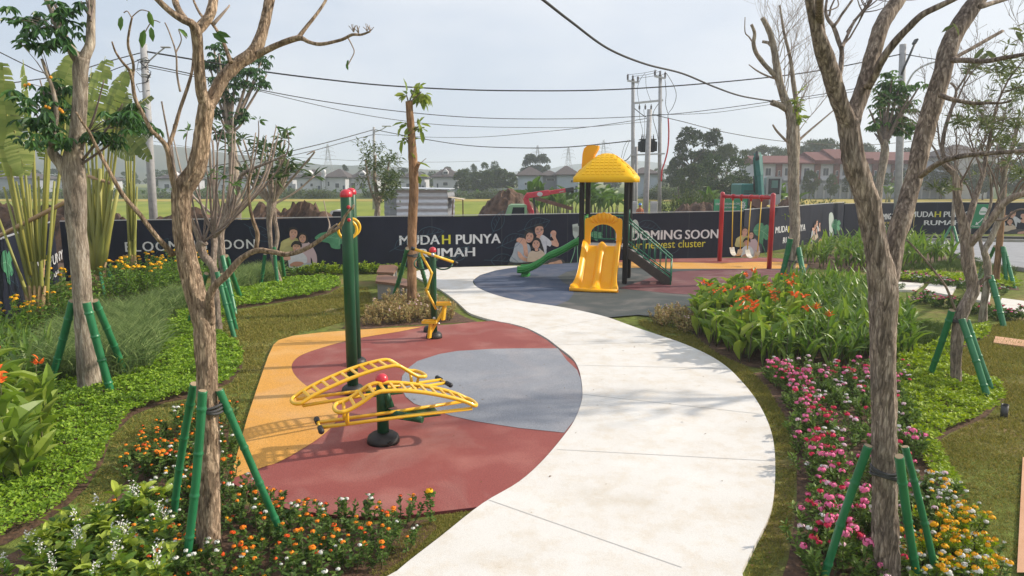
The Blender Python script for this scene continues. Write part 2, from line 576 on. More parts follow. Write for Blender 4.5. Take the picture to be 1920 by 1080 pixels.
def rubber(name, c, d):
 """granular safety surface: fine speckle, scuffs and faint dusty patches"""
 m, n, b, L = newmat(name)
 g = n.nodes.new('ShaderNodeNewGeometry')
 def nz(s, dd=5):
  z = n.nodes.new('ShaderNodeTexNoise'); z.inputs['Scale'].default_value = s; z.inputs['Detail'].default_value = dd
  L(g.outputs['Position'], z.inputs['Vector']); return z
 big, fine = nz(1.3, 7), nz(85, 3)
 r = ramp(n, [(.3, c), (.5, tuple(x * .92 + y * .08 for x, y in zip(c, d))), (.75, d)])
 L(big.outputs[0], r.inputs[0])
 sv = nz(.7, 9); sv.inputs['Distortion'].default_value = 1.6           # dusty scuff streaks
 rv = ramp(n, [(.50, (0, 0, 0)), (.66, (.15, .15, .15))]); L(sv.outputs[0], rv.inputs[0])
 ms = n.nodes.new('ShaderNodeMixRGB'); ms.inputs[2].default_value = (.46, .38, .34, 1)
 L(rv.outputs[0], ms.inputs[0]); L(r.outputs[0], ms.inputs[1]); r = ms
 rf = ramp(n, [(.3, (.72, .72, .72)), (.7, (1.25, 1.25, 1.25))]); L(fine.outputs[0], rf.inputs[0])
 mm = n.nodes.new('ShaderNodeMixRGB'); mm.blend_type = 'MULTIPLY'; mm.inputs[0].default_value = 1
 L(r.outputs[0], mm.inputs[1]); L(rf.outputs[0], mm.inputs[2]); L(mm.outputs[0], b.inputs['Base Color'])
 b.inputs['Roughness'].default_value = .8; b.inputs['Specular IOR Level'].default_value = .3
 bp = n.nodes.new('ShaderNodeBump'); bp.inputs['Strength'].default_value = .25; bp.inputs['Distance'].default_value = .006
 L(fine.outputs[0], bp.inputs['Height']); L(bp.outputs[0], b.inputs['Normal'])
 return m

M_pad_red = rubber('red rubber', (.25, .066, .058), (.35, .135, .115))
M_pad_yellow = rubber('yellow rubber', (.60, .30, .062), (.64, .36, .12))
M_pad_grey = rubber('blue grey rubber', (.225, .24, .275), (.30, .31, .34))
M_pad_blue = rubber('slate blue rubber', (.055, .075, .125), (.095, .115, .165))
M_pad_dark = rubber('dark green rubber', (.055, .066, .066), (.10, .105, .10))
M_pad_maroon = rubber('maroon rubber', (.13, .045, .05), (.19, .085, .085))
M_edge = pm('rubber edge', (.12, .02, .025), rough=.8)

def concrete(name, c1, c2, c3):
 m, n, b, L = newmat(name)
 g = n.nodes.new('ShaderNodeNewGeometry')
 def nz(s, dd=6, rg=.6):
  z = n.nodes.new('ShaderNodeTexNoise'); z.inputs['Scale'].default_value = s; z.inputs['Detail'].default_value = dd; z.inputs['Roughness'].default_value = rg
  L(g.outputs['Position'], z.inputs['Vector']); return z
 a, f, st = nz(.9, 8), nz(95, 3), nz(3.1, 10, .75)
 r = ramp(n, [(.32, c1), (.55, c2), (.72, c3)]); L(a.outputs[0], r.inputs[0])
 rs = ramp(n, [(.47, (1, 1, 1)), (.62, (.93, .88, .81)), (.8, (.74, .64, .50))]); L(st.outputs[0], rs.inputs[0])
 rf = ramp(n, [(.3, (.9, .9, .9)), (.7, (1.06, 1.06, 1.06))]); L(f.outputs[0], rf.inputs[0])
 m1 = n.nodes.new('ShaderNodeMixRGB'); m1.blend_type = 'MULTIPLY'; m1.inputs[0].default_value = .85
 L(r.outputs[0], m1.inputs[1]); L(rs.outputs[0], m1.inputs[2])
 m2 = n.nodes.new('ShaderNodeMixRGB'); m2.blend_type = 'MULTIPLY'; m2.inputs[0].default_value = 1
 L(m1.outputs[0], m2.inputs[1]); L(rf.outputs[0], m2.inputs[2]); L(m2.outputs[0], b.inputs['Base Color'])
 b.inputs['Roughness'].default_value = .9; b.inputs['Specular IOR Level'].default_value = .2
 bp = n.nodes.new('ShaderNodeBump'); bp.inputs['Strength'].default_value = .3; bp.inputs['Distance'].default_value = .006
 L(f.outputs[0], bp.inputs['Height']); L(bp.outputs[0], b.inputs['Normal'])
 return m

M_conc = concrete('pale path concrete', (.69, .68, .66), (.65, .63, .60), (.57, .535, .48))
M_joint = pm('path joint', (.52, .51, .49), rough=.95)
M_kerb = concrete('kerb concrete', (.36, .35, .33), (.30, .29, .28), (.24, .23, .22))
M_slab = concrete('slab concrete', (.70, .68, .65), (.64, .62, .58), (.56, .53, .49))
M_terra = concrete('orange paving', (.62, .38, .24), (.56, .33, .21), (.5, .29, .18))

# one ground sheet to the horizon
mb = MB(); mb.add([(-3000, -60, 0), (3000, -60, 0), (3000, 4500, 0), (-3000, 4500, 0)], [[0, 1, 2, 3]])
ground = tag(obj('ground', mb, M_lawn), kind='structure')

# ---- rubber exercise pad
PATH_L = [(680, 1150), (745, 1080), (826, 1015), (905, 952), (973, 911), (1020, 868), (1062, 817), (1079, 790), (1090, 760), (1092, 740), (1090, 718), (1084, 694),
   (1072, 675), (1048, 656), (1023, 637), (990, 620), (960, 611), (933, 606), (905, 599), (880, 590), (865, 577), (853, 566),
   (827, 547), (795, 530), (775, 516), (792, 508), (837, 504), (900, 502.5), (975, 501)]
PATH_R = [(930, 509), (900, 518), (887, 528), (893, 540), (923, 554), (973, 567), (1040, 577), (1083, 585), (1137, 598), (1187, 616),
   (1240, 634), (1285, 650), (1330, 671), (1363, 693), (1390, 720), (1414, 750), (1433, 783), (1446, 817), (1452, 853), (1453, 900),
   (1449, 947), (1439, 982), (1420, 1020), (1390, 1080), (1350, 1150)]
path_poly = [G(a, b) for a, b in PATH_L] + [G(a, b) for a, b in PATH_R]
path_poly = [Vector(q) for q in catmull(path_poly, .25, True)]
mb = MB()
mb.prism([(p.x, p.y) for p in path_poly], -.05, .045)
def joint(a, b, w=.012):
 A, B = G(*a), G(*b)
 d = (B - A).normalized(); s = Vector((-d.y, d.x, 0)) * w / 2
 mb.add([tuple(q + Vector((0, 0, .0475))) for q in (A - s, B - s, B + s, A + s)], [[0, 1, 2, 3]], 1)
for a, b in (((917, 946), (1278, 1074)), ((1044, 850), (1449, 872)), ((1092, 745), (1429, 783)), ((1080, 690), (1365, 696)), ((1040, 651), (1270, 645)), ((1000, 625), (1134, 600)), ((862, 575), (965, 566))):
 joint(a, b)
path = tag(obj('path', mb, [M_conc, M_joint]), kind='structure')

pad_px = [(905, 956), (820, 966), (740, 976), (640, 974), (545, 962), (470, 935), (431, 907), (447, 850), (465, 785), (487, 718), (503, 672), (513, 650), (523, 641), (550, 633),
   (600, 627), (640, 624), (700, 620), (790, 614), (847, 611), (885, 607), (933, 604)]
pad_in = [(975, 620), (1010, 640), (1035, 660), (1062, 682), (1078, 700), (1084, 725), (1084, 755), (1074, 788), (1055, 818), (1010, 868), (962, 912)]   # tucked under the path
pad_poly = [G(a, b) for a, b in pad_px] + [G(a + 14, b) for a, b in pad_in]
mb = MB(); n_ = len(pad_poly)
mb.add([(p.x, p.y, -.02) for p in pad_poly] + [(p.x, p.y, .034) for p in pad_poly], [[i, (i + 1) % n_, n_ + (i + 1) % n_, n_ + i][::-1] for i in range(n_)], 1)
mb.add([(p.x, p.y, .034) for p in pad_poly], [list(range(n_))])
red_pad = tag(obj('rubber_pavement', mb, [M_pad_red, M_edge]), kind='structure')
yl = [(640, 624), (600, 627), (550, 633), (523, 641), (513, 650), (503, 672), (487, 718), (465, 785), (447, 850), (432, 905)]
yr = [(500, 880), (522, 873), (562, 851), (600, 826), (625, 803), (634, 784), (631, 771), (618, 756), (595, 742), (567, 722), (552, 706), (547, 692), (552, 680), (567, 669), (600, 657), (653, 642), (700, 633), (750, 625), (793, 616), (700, 620)]
yr = [tuple(q) for q in catmull(yr[:-1], .34)] + [yr[-1]]
sheet('yellow_pavement', [G(a, b) for a, b in yl] + [G(a, b) for a, b in yr], .0385, M_pad_yellow)
gz = [(1063, 680), (1046, 657), (1015, 657), (973, 657), (923, 658), (857, 662), (823, 668), (783, 681), (766, 694), (754, 710), (752, 732), (761, 749), (777, 762), (811, 774), (847, 785), (890, 795), (973, 808), (1058, 817), (1079, 790), (1090, 760), (1092, 740), (1090, 718), (1082, 698)]
sheet('grey_pavement', [G(a, b) for a, b in gz], .0385, M_pad_grey)

# ---- playground surface and its coloured fields
pg = [(985, 500), (930, 509), (900, 518), (887, 528), (893, 540), (923, 554), (973, 567), (1040, 577), (1083, 585), (1137, 598), (1197, 593), (1260, 600), (1340, 590), (1440, 555), (1500, 525), (1518, 500), (1490, 489),
  (1440, 484), (1345, 485), (1280, 486), (1200, 488), (1080, 494)]
sheet('playground_pavement', [G(a, b) for a, b in pg], .034, M_pad_dark)
bl = [(985, 500), (930, 509), (900, 518), (887, 528), (893, 540), (923, 554), (973, 567), (1040, 577), (1066, 566), (1076, 553), (1072, 541), (1055, 531), (1046, 521), (1062, 512), (1090, 506), (1092, 494)]
sheet('blue_pavement', [G(a, b) for a, b in bl], .0385, M_pad_blue)
rd = [(1160, 543), (1200, 547), (1260, 553), (1330, 557), (1400, 548), (1480, 525), (1505, 510), (1440, 507), (1340, 507), (1270, 511), (1232, 518), (1200, 530)]
sheet('maroon_pavement', [G(a, b) for a, b in rd], .0385, M_pad_maroon)
ys = [(1160, 494), (1200, 492.5), (1280, 494), (1345, 495.5), (1413, 493), (1470, 493), (1514, 497), (1512, 505), (1440, 506), (1340, 506), (1270, 506), (1200, 504), (1160, 504)]
sheet('yellow_strip_pavement', [G(a, b) for a, b in ys], .0385, M_pad_yellow)
rs_ = [(1160, 493.6), (1200, 492), (1280, 493.4), (1345, 495), (1413, 492.4), (1470, 492.4), (1500, 492), (1490, 489), (1440, 485), (1345, 485.6), (1280, 486.4), (1200, 488.4), (1160, 489.6)]
sheet('red_strip_pavement', [G(a, b) for a, b in rs_], .0385, M_pad_red)

# ---- the road on the right, its kerbs and the verge
M_road = pm('grey block paving', (.22, .23, .25), (.30, .31, .33), 1.4, .9, bump=.3, bscale=25, world=True)
road_near = [(1712, 457), (1741, 465), (1770, 472), (1792, 481), (1815, 491), (1850, 499), (1895, 506), (1990, 519)]
road_far = [(2050, 455), (1990, 455), (1920, 455), (1800, 453.5), (1712, 452.5)]
sheet('road', [G(a, b) for a, b in road_near + road_far], .02, M_road)
mb = MB()
def kerb_line(pix, w, h, mat=0):
 pts = [G(a, b) for a, b in pix]
 for a, b in zip(pts[:-1], pts[1:]):
  mb.bar(a + Vector((0, 0, h / 2)), b + Vector((0, 0, h / 2)), w, h, mat, .01)
kerb_line(road_near, .15, .14)
kerb_line([(1700, 451.5), (1800, 452.5), (1920, 454), (2050, 454)], .15, .14)
tag(obj('kerb', mb, M_kerb), kind='structure')
mb = MB()
kerb_line([(1690, 447.5), (1800, 448.5), (1920, 450), (2050, 450.5)], .5, .16)
tag(obj('drain_kerb', mb, pm('black drain cover', (.012, .012, .014), rough=.7)), kind='structure')
sheet('pavement', [G(1917, 862), (G(1990, 862)), G(1990, 1080), G(1906, 1080)], .03, M_terra)

# concrete stepping slabs through the beds and the orange slab on the right lawn
SLABS = [[(1683, 532), (1732, 535), (1713, 548), (1676, 547)], [(1743, 535), (1793, 540), (1783, 558), (1732, 548)],
   [(1826, 550), (1858, 553), (1855, 570), (1820, 565)], [(1878, 563), (1930, 570), (1930, 594), (1871, 581)]]
SLAB_L = ['white stepping slab farthest along the slab path, partly behind the forked tree', 'whole white stepping slab between the forked tree and the crooked tree',
   'white stepping slab right behind the crooked tree trunk', 'white stepping slab at the right edge of the picture']
for q, lb in zip(SLABS, SLAB_L):
 mb = MB(); pts = [G(a, b) for a, b in q][::-1]
 mb.prism([(p.x, p.y) for p in pts], -.02, .06)
 tag(obj('stepping_slab', mb, M_slab, origin=sum(pts, Vector()) / 4), lb, 'paving slab', 'stepping slabs between the beds')
mb = MB(); pts = [G(a, b) for a, b in [(1866, 635), (1940, 645), (1940, 657), (1862, 647)]][::-1]
mb.prism([(p.x, p.y) for p in pts], -.02, .05)
tag(obj('terracotta_slab', mb, M_terra, origin=sum(pts, Vector()) / 4), 'flat orange slab lying on the lawn at the right edge', 'paving slab')

# ---- fields, earth and hills beyond the hoarding
M_paddy = pm('green paddy', (.155, .20, .030), (.25, .28, .05), .25, .95, bump=1, bscale=9, world=True, stretch=(1, .35, 1), spec=.1)
M_paddy2 = pm('ripening paddy', (.30, .24, .06), (.40, .32, .09), .3, .95, bump=1, bscale=9, world=True, stretch=(1, .35, 1), spec=.1)
M_weeds = pm('weedy bank', (.035, .06, .018), (.10, .13, .04), 1.4, .95, bump=1, bscale=5, world=True, detail=10, spec=.1)
sheet('earth_ground', [(-40, 21.6), (-13, 21.6), (4.3, 26.5), (8.6, 28.2), (17, 37), (22, 40), (60, 42), (60, 50), (16, 47), (-6, 38), (-40, 32)], .012, M_earth)
sheet('green_paddy_field', [(-90, 36), (-12, 36), (2, 44), (30, 52), (60, 52), (60, 97), (-110, 97), (-110, 36)], .03, M_paddy)
sheet('yellow_paddy_field', [(-110, 94), (22, 94), (22, 62), (14, 52), (22, 44), (110, 46), (110, 108), (-110, 108)], .06, M_paddy2)
sheet('weedy_ground', [(-160, 104), (160, 104), (160, 240), (-160, 240)], .09, M_weeds)

M_hill = pm('wooded hills', (.035, .05, .03), (.09, .085, .05), .012, .95, world=True, detail=10, spec=.05)
def ridge(name, pix, Y, depth, amp):
 """a hill: a terrain strip whose crest follows the skyline, falling off towards us and away"""
 xs = np.linspace(pix[0][0], pix[-1][0], 160)
 ys = np.interp(xs, [p[0] for p in pix], [p[1] for p in pix])
 rows = []
 for k, (dy, hf) in enumerate(((-1, 0), (-.7, .28), (-.4, .62), (-.15, .92), (0, 1.0), (.3, .7), (.7, .2), (1, 0))):
  row = []
  for x, y in zip(xs, ys):
   p = P(x, y, Y)
   nz = mnoise.noise(Vector((p.x * .012, dy * 3, Y))) * amp + mnoise.noise(Vector((p.x * .06, dy * 7, Y + 5))) * amp * .3
   row.append((p.x, Y + dy * depth, max(0, (p.z + nz) * hf)))
  rows.append(row)
 v = np.array(rows).reshape(-1, 3); n = len(xs)
 f = [[r * n + i, r * n + i + 1, (r + 1) * n + i + 1, (r + 1) * n + i] for r in range(7) for i in range(n - 1)]
 mb = MB(); mb.add(v, f, 0, True)
 return tag(obj(name, mb, M_hill), kind='structure')
ridge('hills', [(-500, 288), (-100, 285), (80, 281), (200, 276), (300, 271), (370, 279), (450, 292), (540, 304), (640, 308), (720, 313), (830, 317), (950, 328), (1050, 334)], 600, 200, 6)
ridge('mountain', [(760, 334), (900, 328), (1000, 318), (1060, 312), (1130, 304), (1175, 302), (1230, 308), (1330, 320), (1450, 329), (1550, 335)], 1100, 250, 6)
# ================================================================ PAINTS
M_ygloss = pm('yellow enamel', (.78, .43, .012), (.82, .49, .02), 2, .28, coat=.3)
M_gpost = pm('dark green enamel', (.008, .058, .024), (.013, .08, .034), 3, .38, spec=.35)
M_redcap = pm('red plastic', (.50, .018, .035), (.56, .025, .045), 3, .3, coat=.2)
M_black = pm('black rubber', (.010, .010, .011), (.022, .020, .019), 9, .5)
M_grip = pm('black grip', (.014, .014, .016), rough=.5)
M_steel = pm('zinc bolt', (.5, .5, .5), rough=.35, metal=.9)
M_yplast = pm('yellow plastic', (.84, .36, .002), (.86, .41, .004), 1.5, .36, spec=.3)
M_yroof = pm('yellow roof plastic', (.86, .47, .003), (.88, .52, .005), 1.5, .42, spec=.25)
M_gplast = pm('green slide plastic', (.02, .22, .03), (.03, .28, .045), 2, .32)
M_bpost = pm('black plastic post', (.009, .008, .007), (.018, .015, .013), 6, .55, spec=.2)
M_dbrown = pm('dark brown plastic', (.035, .027, .022), (.055, .042, .034), 6, .55)
M_grail = pm('green rail enamel', (.006, .14, .075), (.01, .17, .09), 3, .35)
M_deck = pm('grey deck', (.22, .21, .21), (.28, .27, .27), 5, .7)
M_swred = pm('red enamel', (.40, .012, .022), (.46, .02, .03), 2, .3, coat=.3)
M_rope = pm('yellow coated chain', (.72, .47, .02), rough=.5)
M_seat = pm('pale swing seat', (.55, .55, .52), (.42, .36, .27), 12, .5)
M_wood = pm('bench planks', (.16, .075, .045), (.25, .13, .08), 3, .6, stretch=(1, 9, 9), bump=.3, bscale=20)
M_bconc = concrete('bench concrete', (.30, .29, .28), (.25, .24, .23), (.19, .18, .17))
Z = Vector((0, 0, 1))

def flange(mb, c, r=.17, mat=0):
 mb.lathe([(r, 0), (r, .03), (r * .93, .075), (r * .72, .105), (r * .45, .118), (.045, .12)], 24, c, mat)

# ---------------------------------------------------------------- twin sit-up bench
def situp():
 base = G(719, 828, .034)
 t = thing('situp_bench', base, 'yellow twin ladder sit-up bench on a green post with a red knob', 'exercise machine')
 mb = MB(); flange(mb, base, .185); mb.box(base + Vector((.10, -.158, .045)), (.05, .03, .02), R(20))
 obj('base_cover', mb, M_black, t)
 mb = MB(); mb.lathe([(.066, .02), (.066, .70), (.06, .705)], 20, base); obj('post', mb, M_gpost, t)
 mb = MB(); mb.lathe([(.066, 0), (.072, .012), (.072, .045), (.06, .075), (.036, .095), (.001, .102)], 20, base + Z * .70); obj('knob', mb, M_redcap, t)
 zr = .40
 A, B = G(598, 797, zr), G(893, 757, zr + .02)        # front rails: foot bar end, head end
 C2, D2 = G(832, 715, zr), G(545, 757, zr + .02)      # rear rails: foot bar end, head end
 for (a, b, fs, pk, s0_) in ((A, B, 0.0, .97, .165), (C2, D2, .05, .98, .15)):
  ax = (b - a); Lg = ax.length; ax = ax.normalized()
  s = Vector((-ax.y, ax.x, 0)).normalized()
  mb = MB()
  for k in (-1, 1):                                        # the straight rails
   mb.tube([a + s * (.085 * k), a + ax * Lg * .5 + s * (.10 * k), b - ax * .10 + s * (.14 * k)], .020, 10)
  rail = obj('lower_rail', mb, M_ygloss, t)
  # curved ladder: side view as (fraction along from the foot end, height above rails)
  prof = [(.13 + fs, s0_), (.17 + fs, s0_ + .015), (.24 + fs * .8, .225 * pk + .02), (.305 + fs * .5, .318 * pk), (.335 + fs * .4, .338 * pk), (.375 + fs * .3, .347 * pk), (.50, .325 * pk), (.65, .262 * pk), (.80, .172 * pk), (.90, .095 * pk), (.955, .035)]
  wid = [(.13, .165), (.4, .165), (.8, .16), (1.0, .15)]
  pr = catmull(prof, .25)
  w = lambda q: np.interp(q, [x[0] for x in wid], [x[1] for x in wid])
  loop = [a + ax * Lg * q[0] + s * w(q[0]) + Z * q[1] for q in pr]
  e = pr[-1]
  end = [a + ax * Lg * (e[0] + .035 * math.sin(th)) + s * (w(1) * math.cos(th)) + Z * (e[1] - .02 * math.sin(th)) for th in np.linspace(.3, math.pi - .3, 7)]
  back = [a + ax * Lg * q[0] - s * w(q[0]) + Z * q[1] for q in pr[::-1]]
  e0 = pr[0]
  st = [a + ax * Lg * (e0[0] - .035 * math.sin(th)) - s * (.165 * math.cos(th)) + Z * (e0[1] - .012 * math.sin(th)) for th in np.linspace(.3, math.pi - .3, 7)]
  mb = MB(); mb.tube(loop + end + back + st, .023, 10, close=True)
  fr = obj('ladder_frame', mb, M_ygloss, t)
  arc = np.array(pr)
  d = np.concatenate([[0], np.cumsum(np.hypot(np.diff(arc[:, 0]) * Lg, np.diff(arc[:, 1])))])
  for q in np.linspace(.09, .93, 12) * d[-1]:
   u, h = np.interp(q, d, arc[:, 0]), np.interp(q, d, arc[:, 1])
   u2, h2 = np.interp(q + .02, d, arc[:, 0]), np.interp(q + .02, d, arc[:, 1])
   dr = (ax * Lg * (u2 - u) + Z * (h2 - h)).normalized()
   c = a + ax * Lg * u + Z * h
   M = Matrix((dr, s, dr.cross(s))).transposed()
   mb = MB(); mb.box(c, (.038, w(u) * 2 - .03, .022), M=M, bev=.006); obj('rung', mb, M_ygloss, t)
  for k in (-1, 1):
   q = a + ax * Lg * (.16 + fs)
   mb = MB(); mb.tube([q + s * (.088 * k), q + s * (.10 * k) + Z * .07, q + s * (.145 * k) + Z * (s0_ + .005)], [.026, .02, .017], 10); obj('leg', mb, M_ygloss, t)
  mb = MB(); mb.tube([a - s * .19, a + s * .19], .017, 10); bar = obj('foot_bar', mb, M_ygloss, t)
  for k in (-1, 1):
   mb = MB(); mb.tube([a + s * (.085 * k), a + s * (.20 * k)], .030, 12)
   mb.ball(a + s * (.20 * k), .033, 12)
   obj('foot_grip', mb, M_grip, bar)
 # green cross arm carrying both benches
 m1, m2 = A.lerp(B, .62), C2.lerp(D2, .42)
 mid = base + Z * (zr - .05)
 mb = MB(); mb.tube([m1 - Z * .05 - Vector((-.05, .14, 0)), mid, m2 - Z * .05], [.036, .055, .036], 12)
 for q in (m1, m2):
  mb.box(q - Z * .028, (.42, .26, .012), math.atan2((B - A).y, (B - A).x))
 mb.tube([base + Z * .66 + Vector((.03, 0, 0)), base + Z * .42 + Vector((.10, -.06, 0))], [.03, .05], 10)
 obj('cross_arm', mb, M_gpost, t)
situp()

# ---------------------------------------------------------------- hand-ring frame: two tall posts
def ringframe():
 f, b = G(662, 736, .034), G(669, 683, .034)
 f = Vector((f.x, f.y, .034))
 t = thing('ring_frame', f, 'tall dark green twin post frame with red caps and yellow hand rings', 'exercise machine')
 hgt = 2.72
 for q in (f, b):
  mb = MB(); flange(mb, q, .16); obj('base_cover', mb, M_black, t)
  mb = MB(); mb.lathe([(.077, .02), (.077, hgt), (.073, hgt + .005)], 24, q); p = obj('post', mb, M_gpost, t)
  mb = MB(); mb.lathe([(.077, 0), (.084, .012), (.084, .045), (.07, .078), (.042, .10), (.001, .108)], 20, q + Z * hgt); obj('cap', mb, M_redcap, p)
  for k in range(2):
   d = (f - b).normalized() if q is f else (b - f).normalized()
   mb = MB(); mb.ball(q + Vector((.03, 0, 0)) + d * .076 + Z * (hgt - .13 - .17 * k), .026, 10, s=(1, .7, 1)); obj('bolt_cap', mb, M_redcap, p)
 mb = MB(); mb.tube([f + Z * 2.52, b + Z * 2.52], .035, 12); obj('cross_bar', mb, M_ygloss, t)
 d = (b - f).normalized(); s = Vector((d.y, -d.x, 0))
 for k, fr in enumerate((.30, .62)):
  c = f.lerp(b, fr) + Z * 2.25 - s * (.02 - .03 * k)
  mb = MB(); mb.tube([c + Z * .135, f.lerp(b, fr) + Z * 2.50], .007, 6); obj('chain', mb, M_steel, t)
  q = (s * .97 + d * .25).normalized()
  mb = MB(); mb.tube([c + q * (.13 * math.cos(a)) + Z * (.13 * math.sin(a)) for a in np.linspace(0, 2 * math.pi, 28, endpoint=False)], .021, 10, close=True)
  obj('hand_ring', mb, M_ygloss, t)
ringframe()

# ---------------------------------------------------------------- stepper
def stepper():
 b = G(814, 633, .034); b2 = G(806, 624, .034)
 t = thing('stepper', b, 'small stepper machine with yellow swing bar and pedals on a green post', 'exercise machine')
 mb = MB(); flange(mb, b, .155); obj('base_cover', mb, M_black, t)
 mb = MB(); flange(mb, b2 + Vector((-.02, .12, 0)), .12); obj('base_cover', mb, M_black, t)
 mb = MB(); mb.lathe([(.062, .02), (.062, 1.62), (.058, 1.625)], 20, b); obj('post', mb, M_gpost, t)
 mb = MB(); mb.lathe([(.062, 0), (.068, .012), (.068, .045), (.055, .075), (.03, .092), (.001, .098)], 20, b + Z * 1.62); obj('knob', mb, M_redcap, t)
 Y = b.y - .10
 q = lambda x, y, dy=0: P(x, y, Y + dy)
 mb = MB(); mb.tube([q(774, 466, -.12), q(852, 492, .10)], .026, 12); hb = obj('swing_bar', mb, M_ygloss, t)
 for u, v in (((771, 465, -.13), (777, 467, -.11)), ((850, 491.5, .1), (858, 494.5, .12))):
  mb = MB(); mb.tube([q(*u), q(*v)], .034, 12); obj('bar_grip', mb, M_grip, hb)
 mb = MB(); mb.ball(q(811, 478, -.02), .04, 10); obj('pivot', mb, M_steel, t)
 rod = [q(791, 474, -.06), q(792, 480, -.06), q(808, 509, -.05), q(809, 514, -.05), q(801, 541, -.05), q(801, 547, -.05), q(818, 580, -.06)]
 mb = MB(); mb.tube([Vector(x) for x in catmull(rod, .34)], .024, 10); obj('link_rod', mb, M_ygloss, t)
 mb = MB()
 for k in (-1, 1):
  c = b + Z * 1.40 + Vector((.19 * k, .06, 0))
  mb.tube([c + Vector((.17 * math.cos(a), .05 + .22 * math.sin(a) * .6, .10 * math.sin(a))) for a in np.linspace(0, 2 * math.pi, 22, endpoint=False)], .014, 8, close=True)
 obj('support_handle', mb, M_gpost, t)
 # crank arm and the two pedals
 c = q(819, 604, -.08)
 mb = MB(); mb.bar(q(806, 626, -.08), q(834, 578, -.08), .05, .055, bev=.008); obj('crank_arm', mb, M_ygloss, t)
 for (x, y) in ((814, 597), (822, 607)):
  mb = MB(); mb.ball(q(x, y, -.13), .03, 10); obj('pivot', mb, M_steel, t)
 for (x, y, dy, rz) in ((832, 571, -.10, .1), (806, 605, -.16, -.1)):
  o_ = q(x, y, dy)
  mb = MB()
  mb.box(o_, (.26, .16, .018), rz, bev=.006)
  mb.box(o_ + Vector((0, -.08, .02)), (.26, .014, .05), rz); mb.box(o_ + Vector((0, .08, .02)), (.26, .014, .05), rz)
  mb.box(o_ + Vector((-.13, 0, .02)), (.014, .15, .05), rz); mb.box(o_ + Vector((.13, 0, .02)), (.014, .15, .05), rz)
  mb.bar(o_ + Vector((.02, 0, 0)), o_ + Vector((-.02, .02, -.30)), .09, .05, bev=.01)
  obj('pedal', mb, M_ygloss, t)
stepper()

